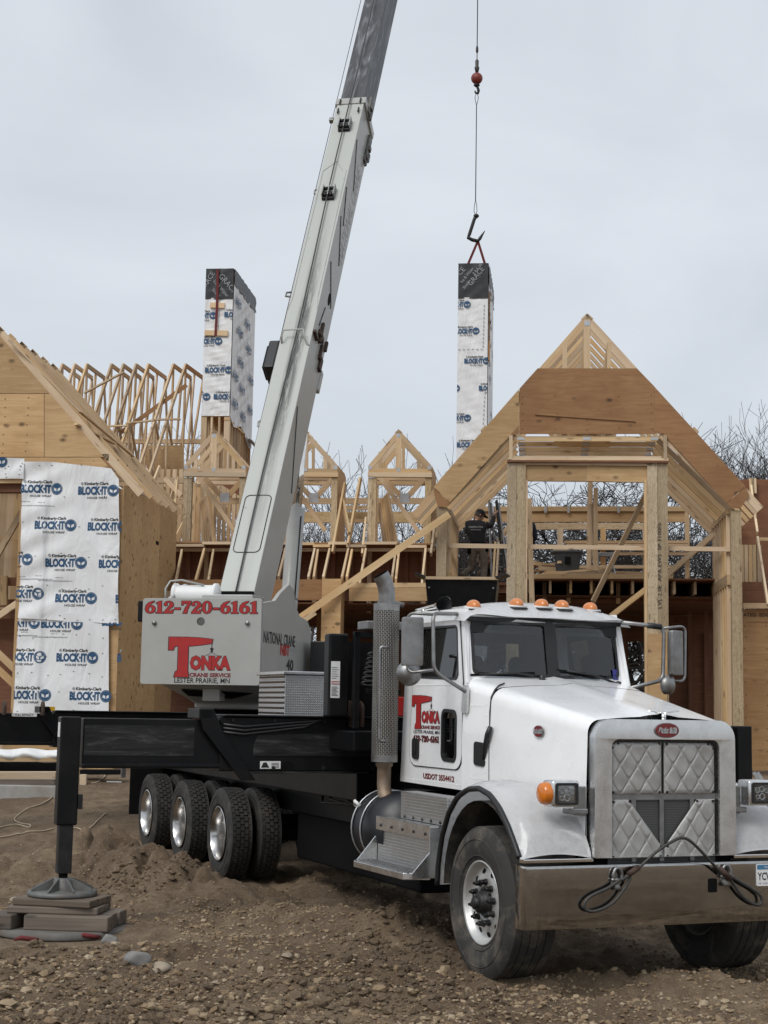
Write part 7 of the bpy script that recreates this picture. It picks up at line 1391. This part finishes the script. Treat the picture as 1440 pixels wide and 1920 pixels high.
def person(label, frame, loc, yaw, P, cloth, legs, cap=None, hgt=1.78, hairm='hair', belt=True, print_=None, group=None):
    """P: joint positions in the body frame (x right, y forward, z up), metres."""
    root = thing('person', label, 'person', frame, loc, group); root.rotation_euler = (0, 0, frame.a+yaw)
    J = P; v = lambda n: Vector(J[n]); I = Matrix()
    names = ['pelvis', 'waist', 'chest', 'neck', 'head', 'hipL', 'kneeL', 'ankL', 'toeL', 'hipR', 'kneeR', 'ankR', 'toeR', 'shL', 'elL', 'wrL', 'shR', 'elR', 'wrR']
    rad = dict(pelvis=(.125, .10), waist=(.125, .095), chest=(.155, .105), neck=.05, head=.075, hipL=.085, hipR=.085, kneeL=.055, kneeR=.055, ankL=.040, ankR=.040, toeL=.035, toeR=.035, shL=.062, shR=.062, elL=.042, elR=.042, wrL=.030, wrR=.030)
    ed = [('pelvis', 'waist'), ('waist', 'chest'), ('chest', 'neck'), ('neck', 'head'), ('pelvis', 'hipL'), ('hipL', 'kneeL'), ('kneeL', 'ankL'), ('ankL', 'toeL'), ('pelvis', 'hipR'), ('hipR', 'kneeR'), ('kneeR', 'ankR'), ('ankR', 'toeR'), ('chest', 'shL'), ('shL', 'elL'), ('elL', 'wrL'), ('chest', 'shR'), ('shR', 'elR'), ('elR', 'wrR')]
    body = skin_mesh([(J[n], rad[n]) for n in names], [(names.index(a), names.index(b)) for a, b in ed], 'body', 'skin', root, I)
    g = .012                                              # clothes: same skeleton, a little fuller
    up = ['waist', 'chest', 'neckb', 'shL', 'elL', 'wrL', 'shR', 'elR', 'wrR', 'hem']; Ju = dict(J); Ju['neckb'] = tuple(v('chest').lerp(v('neck'), .75)); Ju['hem'] = tuple(v('pelvis').lerp(v('waist'), .15)); ru = dict(waist=(.155, .12), chest=(.19, .135), neckb=.078, shL=.088, shR=.088, elL=.064, elR=.064, wrL=.046, wrR=.046, hem=(.165, .13))
    skin_mesh([(Ju[n], ru[n]) for n in up], [(up.index(a), up.index(b)) for a, b in (('hem', 'waist'), ('waist', 'chest'), ('chest', 'neckb'), ('chest', 'shL'), ('shL', 'elL'), ('elL', 'wrL'), ('chest', 'shR'), ('shR', 'elR'), ('elR', 'wrR'))], 'jacket', cloth, root, I)
    dn = ['pelvis', 'waistb', 'hipL', 'kneeL', 'ankL', 'hipR', 'kneeR', 'ankR']; Jd = dict(J); Jd['waistb'] = tuple(v('pelvis').lerp(v('waist'), .5)); rd_ = dict(pelvis=(.15, .125), waistb=(.145, .115), hipL=.112, hipR=.112, kneeL=.078, kneeR=.078, ankL=.066, ankR=.066)
    skin_mesh([(Jd[n], rd_[n]) for n in dn], [(dn.index(a), dn.index(b)) for a, b in (('waistb', 'pelvis'), ('pelvis', 'hipL'), ('hipL', 'kneeL'), ('kneeL', 'ankL'), ('pelvis', 'hipR'), ('hipR', 'kneeR'), ('kneeR', 'ankR'))], 'trousers', legs, root, I)
    for s in 'LR': a, t = v('ank'+s), v('toe'+s); d = (t-a); d.z = 0; d = d.normalized() if d.length > .01 else Vector((0, 1, 0)); h = a-d*.06; skin_mesh([(tuple(h+Vector((0, 0, -.02))), .05), (tuple(a+Vector((0, 0, .05))), .055), (tuple(a+d*.08+Vector((0, 0, -.035))), (.05, .04)), (tuple(t), (.045, .03))], [(0, 1), (0, 2), (2, 3)], 'boot', 'boot', root, I)
    # head: skull, face, ears, hair, cap
    hd = v('head'); up_ = (hd-v('neck')).normalized(); fw = Vector(J.get('face', (0, 1, 0))).normalized(); fw = (fw-up_*fw.dot(up_)).normalized(); rt = fw.cross(up_); Mh = Matrix(((rt.x, fw.x, up_.x, hd.x), (rt.y, fw.y, up_.y, hd.y), (rt.z, fw.z, up_.z, hd.z), (0, 0, 0, 1)))
    b = MB(); b.lathe([(0, -.115), (.045, -.112), (.062, -.08), (.074, -.03), (.078, .03), (.070, .075), (.045, .108), (0, .12)], 18, Mh @ Matrix.Diagonal((1, 1.18, 1, 1))); b.tube([Mh @ Vector((0, .088, .02)), Mh @ Vector((0, .112, -.02)), Mh @ Vector((0, .09, -.03))], [.008, .016, .008], 6)
    for s in (-1, 1): b.tube([Mh @ Vector((s*.076, 0, .015)), Mh @ Vector((s*.085, -.012, .0)), Mh @ Vector((s*.078, 0, -.03))], [.012, .018, .008], 6)
    ho = b.build('face', 'skin', body, smooth=70)
    e = MB()
    for s in (-1, 1): e.lathe([(.010, 0), (.006, .006), (0, .007)], 8, Mh @ Matrix.Translation((s*.032, .083, .018)) @ Matrix.Rotation(R(-90), 4, 'X'))
    e.box(-.024, .024, .083, .090, -.062, -.056, 0, Mh); e.build('eyes', 'hair', ho)
    hr = MB(); hr.lathe([(.076, -.05), (.084, .0), (.084, .04), (.074, .085), (.045, .118), (0, .13)], 18, Mh @ Matrix.Translation((0, -.012, .0)) @ Matrix.Diagonal((1, 1.14, 1, 1))); hr.build('hair', hairm, body, smooth=70)
    if cap:
        c = MB(); c.lathe([(.092, .035), (.093, .07), (.078, .115), (.045, .138), (0, .145)], 20, Mh @ Matrix.Diagonal((1, 1.18, 1, 1))); c.plate([(-.075, .08), (.075, .08), (.07, .15), (.04, .19), (-.04, .19), (-.07, .15)], [], .012, lambda u, w, t: Mh @ Vector((u, w, .048+t-.12*max(0, w-.1)))); c.build('cap', cap, body, smooth=50)
    # hands: palm, four unequal curled fingers and a thumb off the side
    for s in 'LR':
        w = v('wr'+s); d = (w-v('el'+s)).normalized(); gp = Vector(J.get('grip'+s, (0, 1, 0))).normalized(); sd = d.cross(gp).normalized(); gp = sd.cross(d); palm = w+d*.085
        skin_mesh([(tuple(w), .028), (tuple(w+d*.045), (.040, .022)), (tuple(palm), (.042, .020))], [(0, 1), (1, 2)], 'hand', 'skin', root, I, 1)
        for k, ln in enumerate((.070, .080, .075, .058)):
            o0 = palm-d*.012+sd*(-.030+.020*k); p1 = o0+d*ln*.45+gp*.008; p2 = p1+d*ln*.25+gp*ln*.30; p3 = p2-d*ln*.02+gp*ln*.30; skin_mesh([(tuple(o0), .010), (tuple(p1), .0095), (tuple(p2), .0085), (tuple(p3), .007)], [(0, 1), (1, 2), (2, 3)], 'finger', 'skin', root, I, 1)
        t0 = w+d*.03-sd*.03; t1 = t0-sd*.035+d*.03+gp*.015; t2 = t1+d*.03+gp*.025; skin_mesh([(tuple(t0), .013), (tuple(t1), .011), (tuple(t2), .009)], [(0, 1), (1, 2)], 'thumb', 'skin', root, I, 1)
    if belt:
        pv = v('waist').lerp(v('pelvis'), .55); b = MB(); b.lathe([(.172, -.03), (.176, 0), (.172, .03)], 24, Matrix.Translation(pv) @ Matrix.Diagonal((1, .84, 1, 1))); b.box(pv.x-.22, pv.x-.15, pv.y-.09, pv.y+.05, pv.z-.22, pv.z+.0); b.box(pv.x+.15, pv.x+.215, pv.y-.08, pv.y+.06, pv.z-.17, pv.z); b.build('tool_belt', 'black_matte', root, smooth=30)
    return root
# man in black, back to the camera, right leg straight, left foot up behind, reaching for the ladder
WY = 3.6; wpos = hp(899, 1089, WY); sP = dict(pelvis=(-.03, 0, .90), waist=(-.04, .02, 1.08), chest=(-.09, .05, 1.30), neck=(-.08, .07, 1.47), head=(-.02, .10, 1.60), face=(1, .4, -.05), hipR=(.07, 0, .86), kneeR=(.10, .04, .48), ankR=(.08, -.02, .10), toeR=(.13, .13, .035), hipL=(-.13, 0, .87), kneeL=(-.17, .06, .47), ankL=(-.40, -.06, .26), toeL=(-.43, -.02, .12), shL=(-.27, .06, 1.40), elL=(-.24, .26, 1.18), wrL=(-.06, .40, 1.26), shR=(.10, .07, 1.40), elR=(.24, .16, 1.38), wrR=(.30, .24, 1.62), gripL=(.6, .2, .3), gripR=(.7, .2, -.2))
wk = person('man in black hooded jacket and khaki trousers reaching for the ladder on the deck', HF, (wpos.x, WY, DECKZ-.17), 0, sP, 'cloth_black', 'cloth_khaki', 'cloth_black')
b = MB(); put2d(b, text_mesh('CONSTRUCTION', .052, .002, .75), lambda u, v_: (u-.085, -.105-.0, v_+1.31)); put2d(b, text_mesh('BUILDERS & FRAMING', .028, .001, .8), lambda u, v_: (u-.085, -.103, v_+1.26)); b.build('jacket_print', 'print_grey', wk)
cp_ = hp(920, 1090, 4.6); kneel = dict(pelvis=(0, 0, .42), waist=(0, .05, .60), chest=(0, .12, .80), neck=(0, .17, .97), head=(0, .20, 1.09), face=(-.4, 1, -.3), hipR=(.10, 0, .42), kneeR=(.16, .36, .44), ankR=(.15, .20, .08), toeR=(.15, .34, .03), hipL=(-.10, 0, .42), kneeL=(-.12, .30, .10), ankL=(-.12, -.08, .09), toeL=(-.12, -.16, .04), shL=(-.20, .12, .90), elL=(-.26, .28, .70), wrL=(-.12, .46, .66), shR=(.20, .12, .90), elR=(.26, .28, .68), wrR=(.14, .46, .62), gripL=(.5, .2, -.4), gripR=(-.5, .2, -.4))
person('man in brown camouflage kneeling behind the ladder legs', HF, (cp_.x, 4.6, DECKZ-.17), R(170), kneel, 'camo', 'camo', 'cloth_black')
np_ = hp(1000, 1075, 5.2); stand = dict(pelvis=(0, 0, .92), waist=(0, .01, 1.10), chest=(0, .03, 1.32), neck=(0, .05, 1.50), head=(0, .07, 1.63), face=(.2, 1, -.2), hipR=(.10, 0, .88), kneeR=(.11, .03, .49), ankR=(.11, -.02, .09), toeR=(.13, .13, .035), hipL=(-.10, 0, .88), kneeL=(-.11, .03, .49), ankL=(-.11, -.02, .09), toeL=(-.13, .13, .035), shL=(-.20, .02, 1.42), elL=(-.25, .02, 1.14), wrL=(-.22, .18, .98), shR=(.20, .02, 1.42), elR=(.25, .02, 1.14), wrR=(.22, .18, .98), gripL=(.3, .3, 0), gripR=(-.3, .3, 0))
person('man in dark navy clothes mostly hidden by the left gable post', HF, (np_.x-.20, 5.2, DECKZ), R(20), stand, 'cloth_navy', 'cloth_navy', 'cloth_black')

# ================================================================== things on the deck
ld = thing('ladder', 'grey step ladder standing open beside the man in black', 'ladder', HF, (hp(924, 1090, 4.2).x, 4.2, DECKZ-.17))
lt_ = hp(917, 938, 4.2)-Vector((hp(924, 1090, 4.2).x, 4.2, DECKZ-.17))
b = MB()
for x, fx in ((-.05, .18), (.22, .26)):
    q = MB(); q.beam((x-.0+.05, -.35, 0), (lt_.x+.06+(.1 if x > 0 else -.06), 0, lt_.z), .075, .03); q.build('rail', 'steel_dull' if x < 0 else 'cab_dark', ld)
    q = MB(); q.beam((x+.10+.05, .45, 0), (lt_.x+.10+(.1 if x > 0 else -.06), .03, lt_.z-.05), .06, .025); q.build('rear_rail', 'steel_dull', ld)
for k in range(6): f = (k+.8)/7; q = MB(); q.beam((.02+(lt_.x-.0)*f, -.35*(1-f), lt_.z*f), (.28+(lt_.x-.12)*f, -.35*(1-f), lt_.z*f), .02, .07, (0, 0, 1)); q.build('rung', 'steel_dull', ld)
for i, (p0, p1) in enumerate((((922, 1115), (929, 1018)), ((928, 1112), (935, 1018)))): 
    a, c = hp(*p0, 2.2), hp(*p1, 2.9); m = stick('propped_board', a-Vector((0, 0, .3)), c, .10, .04, None, 'lumber_pale'); m.matrix_world = Matrix.Translation(HF.o) @ Matrix.Rotation(HF.a, 4, 'Z') @ axis_mat((a+c)/2-Vector((0, 0, .15)), c); tag(m, ('pale board leaning at the deck edge, left of a pair below the ladder', 'pale board leaning at the deck edge, right of a pair below the ladder')[i], 'board', 'boards propped at the deck edge')
bp_ = hp(1064, 1072, 3.5); bn = thing('storage_bin', 'dark grey plastic bin standing on the lumber heaped on the deck', 'bin', HF, (bp_.x, 3.5, bp_.z))
b = MB(); b.loft([[(x*k, y*k, z_) for x, y in rrect(-.30, .30, -.22, .22, .05)] for z_, k in ((0, .78), (.38, .98), (.40, 1.0), (.40, .93), (.1, .78))], caps=False); b.build('tub', 'bin_grey', bn, smooth=40)
b = MB(); b.plate(rrect(-.325, .325, -.24, .24, .05), [rrect(-.28, .28, -.2, .2, .04)], .04, lambda u, v, w: (u, v, .39+w)); b.build('rim', 'bin_grey', bn, bevel=.01)
b = MB(); b.box(-.06, .06, -.235, -.205, .14, .30); b.build('grip', 'black_matte', bn, bevel=.008); b = MB(); b.box(-.30, .02, -.10, .05, .42, .47); b.build('lid_scrap', 'lumber_pale', bn)
sh = hp(1133, 1073, 3.9); shh = hp(1133, 1036, 3.9).z-DECKZ; sw_ = thing('sawhorse', 'grey folding sawhorse standing on the deck right of the bin', 'sawhorse', HF, (sh.x, 3.9, DECKZ))
b = MB(); b.box(-.28, .28, -.05, .05, shh-.09, shh); b.build('top_rail', 'steel_dull', sw_, bevel=.01)
for x in (-.18, .18):
    for y in (-.22, .22): b = MB(); b.beam((x*.6, y*.1, shh-.07), (x*1.5, y, 0), .05, .035); b.build('leg', 'steel_dull', sw_)
pil = [((1030, 1075), (1100, 1075), 3.5, 'thick block lying under the grey bin on the deck'), ((985, 1081), (1132, 1066), 3.0, 'pale plank lying lowest, slanting up along the front of the deck pile'), ((975, 1061), (1060, 1064), 3.6, 'reddish plank on top of the deck pile beside the left post'), ((1000, 1056), (1066, 1070), 3.7, 'plank sloping down to the right across the deck pile'), ((1032, 1058), (1066, 1056), 4.0, 'short pale offcut on top of the deck pile below the bin'), ((985, 1070), (1072, 1073), 3.4, 'brown plank in the middle of the deck pile'), ((1010, 1066), (1140, 1072), 3.5, 'long plank behind the pale slanting plank on the deck'), ((1023, 1073), (1085, 1074), 3.2, 'short plank end lying over the slanting plank on the deck'), ((1046, 1054), (1068, 1060), 3.3, 'small pale block on the deck pile against the bin'), ((1065, 1076), (1150, 1077), 3.1, 'thin plank at the right end of the deck pile'), ((1090, 1071), (1210, 1075), 4.2, 'long lumber length on the deck reaching to the right gable post'), ((930, 1080), (952, 1066), 4.4, 'reddish crate board lying left of the left gable post')]
for i, (p0, p1, y, lab) in enumerate(pil):
    a, c = hp(*p0, y), hp(*p1, y+.4); a.z = max(a.z, DECKZ+.03); c.z = max(c.z, DECKZ+.03); d = (c-a).normalized(); m = stick('plank', a, c, .05 if i % 3 else .09, .14, None, 'lumber_pale' if 'pale ' in lab[:12] else 'plywood_red' if 'reddish' in lab else 'plywood' if 'brown' in lab else 'lumber'); m.matrix_world = Matrix.Translation(HF.o) @ Matrix.Rotation(HF.a, 4, 'Z') @ axis_mat((a+c)/2, c); tag(m, lab, 'plank', 'planks lying on the deck')
hz0 = hp(868, 1090, -1.2); hop = thing('dump_hopper', 'black open hopper with a board across its rim behind the truck cab', 'hopper', HF, (hz0.x, -1.2, 0))
zt, zb2 = hz0.z-.02, hp(868, 1125, -1.2).z-.4; w2 = (hp(940, 1090, -1.2).x-hp(800, 1090, -1.2).x)/2
b = MB(); b.loft([[(-w2*.84, -.5, zb2), (w2*.84, -.5, zb2), (w2*.84, .5, zb2), (-w2*.84, .5, zb2)], [(-w2*.95, -.6, zt), (w2*.95, -.6, zt), (w2*.95, .6, zt), (-w2*.95, .6, zt)]]); b.build('bin_body', 'black_paint', hop, bevel=.015)
b = MB(); b.box(-w2*1.0, w2*.98, -.66, -.60, zt-.0, zt+.05); b.build('rim_board', 'lumber_pale', hop)
for s in (-1, 1): b = MB(); b.beam((s*w2*.95, -.6, zt+.02), (s*w2*1.22, -.62, zt+.10), .03, .6, (0, 0, 1)); b.build('flared_lip', 'steel_dark', hop)
for s in (-1, 1): b = MB(); b.box(s*.3-.06, s*.3+.06, -.06, .06, 0, zb2+.02); b.build('leg', 'black_matte', hop)
for s in (-1, 1): b = MB(); b.box(s*w2*.84-.015, s*w2*.84+.015, -.62, -.598, zt-.16, zt-.13); b.build('bolt', 'steel_dull', hop)
ice = hp(700, 1160, 1.0)

# ================================================================== cribbing under the near outrigger
FO = TF.w(-3.305, -3.60, 0); gz = 0.0; cr_a = R(-8)
def block(label, dx, dy, z0, lx, ly, lz, mat, ang=0, group=None, name='timber_block', cat='timber block'):
    m = MB(); m.box(-lx/2, lx/2, -ly/2, ly/2, 0, lz); o = m.build(name, mat, bevel=.012); rr = Matrix.Rotation(cr_a, 3, 'Z') @ Vector((dx, dy, 0)); o.location = (FO.x+rr.x, FO.y+rr.y, z0); o.rotation_euler = (0, 0, cr_a+R(ang)); tag(o, label, cat, group); return o
b = MB(); b.lathe([(0, 0), (.60, 0), (.605, .015), (.60, .05), (.585, .058), (0, .058)], 56); o = b.build('outrigger_pad', 'pad_grey', smooth=40); o.location = (FO.x+.03, FO.y, .0); tag(o, 'round grey outrigger pad lying on the dirt under the timber cribbing', 'pad')
block('long weathered timber block in front of the lower cribbing layer', .17, -.30, .058, .74, .17, .125, 'plank_old', 2); block('short weathered timber block at the left end of the lower cribbing layer', -.39, -.25, .058, .22, .34, .125, 'plank_old', -5)
block('weathered timber block behind the long front block of the cribbing', .15, -.09, .058, .72, .17, .122, 'plank_old', 1); block('weathered timber block at the back of the lower cribbing layer', .10, .14, .058, .84, .20, .124, 'plank_old', 0)
block('grey board under the steel float, lower of the two', .0, -.06, .184, .80, .48, .06, 'plank_old', 4, None, 'board', 'board'); block('grey board under the steel float, upper of the two', .02, -.05, .246, .72, .50, .062, 'plank_old', -4, None, 'board', 'board')
for i, (px, py, l) in enumerate(((165, 1757, 'faded red strap end showing under the right of the round pad'), (48, 1762, 'faded red strap end showing under the left of the round pad'))):
    p = WF.onz(px, py, .03); b = MB(); b.tube([p+Vector((-.09, 0, 0)), p+Vector((-.03, -.02, .02)), p+Vector((.05, 0, .005)), p+Vector((.10, .03, 0))], [.012, .02, .02, .012], 6); o = b.build('pad_strap', 'strap_red', smooth=60); tag(o, l, 'strap')

# ================================================================== wire rope slung on the bumper
def curve(P, n=8):
    P = [Vector(p) for p in P]; out = []
    for i in range(len(P)-1):
        a, b, c, d = P[max(i-1, 0)], P[i], P[i+1], P[min(i+2, len(P)-1)]
        for k in range(n): t = k/n; out.append(.5*((2*b)+(c-a)*t+(2*a-5*b+4*c-d)*t*t+(3*b-a-3*c+d)*t**3))
    return out+[P[-1]]
br_ = lambda px, py, x=.92: TF.onx(px, py, x)
ws = thing('bumper_cable', 'dark wire rope with looped ends slung across the chrome bumper', 'cable', TF, (.9, 0, .9)); O_ = Vector((.9, 0, .9))
main = curve([br_(1165, 1650), br_(1190, 1634), br_(1230, 1598, .96), br_(1262, 1577, .97), br_(1280, 1571, .97), br_(1297, 1579, .97), br_(1325, 1607, .95), br_(1352, 1636), br_(1368, 1648)])
b = MB(); b.tube([p-O_ for p in main], .0115, 8); LM(b, 'rope', 'rope_steel', ws, smooth=60)
for pts in ([(1165, 1648), (1140, 1665), (1112, 1678), (1098, 1690), (1096, 1702), (1108, 1709), (1130, 1704), (1152, 1690), (1172, 1664), (1182, 1645)], [(1366, 1640), (1390, 1655), (1412, 1668), (1426, 1680), (1428, 1692), (1420, 1697), (1404, 1690), (1388, 1676), (1370, 1650)]):
    b = MB(); b.tube([p-O_ for p in curve([br_(x, y, .91) for x, y in pts])], .012, 8); LM(b, 'rope_loop', 'rope_steel', ws, smooth=60)
for p0, p1 in (((1178, 1640), (1198, 1626)), ((1350, 1628), (1370, 1648))): b = MB(); b.tube([br_(*p0, .925)-O_, br_(*p1, .925)-O_], .021, 10); LM(b, 'ferrule', 'rust_dark', ws, smooth=50)
for i, (px, py) in enumerate(((1158, 1640), (1362, 1634))):
    s_ = thing('shackle', ('grey steel shackle on the left of the bumper holding the cable', 'grey steel shackle on the right of the bumper holding the cable')[i], 'shackle', TF, tuple(br_(px, py, .90))); b = MB(); b.tube(curve([(0, -.03, -.035), (0, -.035, .0), (0, -.02, .035), (0, 0, .045), (0, .02, .035), (0, .035, 0), (0, .03, -.035)], 4), .012, 8); b.build('bow', 'steel_dull', s_, smooth=60)
    b = MB(); b.tube([(0, -.05, -.035), (0, .055, -.035)], .011, 8); b.build('pin', 'steel_dull', s_, smooth=60); b = MB(); b.tube([(-.03, -.02, -.05), (.01, -.01, -.09), (.01, .02, -.10)], [.02, .025, .012], 8); b.build('tow_hook', 'steel_cast', s_, smooth=60)

# ================================================================== building material on the ground at the left
def gp(px, py, z_=0): return gpt(px, py)
b = MB(); a = gp(-200, 1496); c = gp(106, 1496); fz = WF.ony(50, 1473, c.y).z; b.box(a.x-1, c.x, c.y, c.y+1.2, c.z-.3, fz); o = b.build('concrete_footing', 'concrete', bevel=.015); tag(o, 'grey concrete footing wall with a pale edge left of the outrigger', 'footing'); FY = c.y
b = MB(); b.box(-.5, .5, 0, .04, 0, .02); b.bm.free()
def lum(label, px0, px1, py0, py1, Y, d, mat, grp_=None, name='plank'):
    A, B = WF.ony(px0, (py0+py1)/2, Y), WF.ony(px1, (py0+py1)/2, Y); h = WF.ony(px0, py0, Y).z-WF.ony(px0, py1, Y).z; m = stick(name, A, B, h, d, None, mat); m.matrix_world = axis_mat((A+B)/2, B); tag(m, label, 'plank', grp_); return m
lum('thick pale beam lying on the footing left of the outrigger leg', -200, 108, 1447, 1460, FY+.5, .35, 'lumber_pale'); lum('brown bottom plank lying along the footing under the thick pale beam', -200, 106, 1461, 1471, FY+.3, .3, 'plank_old')
lum('narrow brown plank below the white wrap roll, left of the outrigger leg', -200, 112, 1421, 1428, FY+1.4, .1, 'lumber')
wr = MB(); p0, p1 = WF.ony(-120, 1414, FY+1.5), WF.ony(112, 1414, FY+1.5); wr.grid(40, 10, lambda u, v: (p0.x+(p1.x-p0.x)*u, FY+1.45-.12*math.sin(math.pi*v)-.03*math.sin(u*31+v*4), p0.z-.09+.20*v+.015*math.sin(u*19))); o = wr.build('wrap_sheet', 'house_wrap', smooth=180); tag(o, 'crumpled white wrap sheet lying over planks behind the outrigger leg', 'sheet')
dk2 = MB(); p0 = WF.ony(-200, 1446, FY+1.75); p1 = WF.ony(112, 1429, FY+1.75); dk2.box(p0.x, p1.x, FY+1.7, FY+2.0, p0.z-.2, p1.z); o = dk2.build('dark_pallet', 'black_matte', bevel=.02); tag(o, 'black skid between the white sheet and the thick pale beam', 'skid')  # plain black box between the sheet and the beam
def cord(label, pts, r=.010):
    q = curve([gp(x, y, .02) for x, y in pts]); q = [Vector((p.x, p.y, float(gheight(p.x, p.y))+.015)) for p in q]; b = MB(); b.tube(q, r, 5); o = b.build('cord', 'rope_tan', smooth=60); tag(o, label, 'cord')
cord('loose tan cord looping over the dirt left of the outrigger leg', [(106, 1474), (98, 1495), (80, 1508), (55, 1516), (42, 1525), (55, 1528), (85, 1527), (84, 1533), (60, 1538), (25, 1548), (-20, 1556)]); cord('tan cord lying on dirt between the outrigger leg and the rear wheels', [(204, 1446), (192, 1462), (172, 1470)]); cord('short curl of tan cord on dirt right of the outrigger leg', [(150, 1533), (170, 1530), (182, 1534), (180, 1540), (174, 1545)]); cord('straight tan cord low on the dirt left of the outrigger leg', [(-20, 1575), (50, 1562), (106, 1552)])
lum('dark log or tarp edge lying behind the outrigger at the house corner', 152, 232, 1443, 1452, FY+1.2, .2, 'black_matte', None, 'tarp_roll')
sp = gp(214, 1467, .02); b = MB(); b.box(-.12, .12, -.02, .02, 0, .02); o = b.build('wood_scrap', 'label_white', bevel=.003); o.location = (sp.x, sp.y, float(gheight(sp.x, sp.y))); tag(o, 'small white wood scrap lying on bare dirt left of the rear wheels', 'scrap')
bl = gp(156, 1470, .02); b = MB(); b.box(-.05, .05, -.05, .05, 0, .18); o = b.build('wood_offcut', 'lumber_pale', bevel=.003); o.location = (bl.x, bl.y, bl.z-.03); tag(o, 'short upright wood offcut on dirt just right of the outrigger leg', 'offcut')
lr = thing('loose_ladder', 'white metal rails leaning low at the right edge behind the headlamp', 'ladder', None, tuple(WF.ony(1420, 1470, 24)))
for k in range(2): b = MB(); P = lambda px, py: WF.ony(px, py, 24)-Vector(lr.location); b.beam(P(1413+7*k, 1448), P(1436+7*k, 1485), .05, .03); b.build('rail', 'gusset', lr)
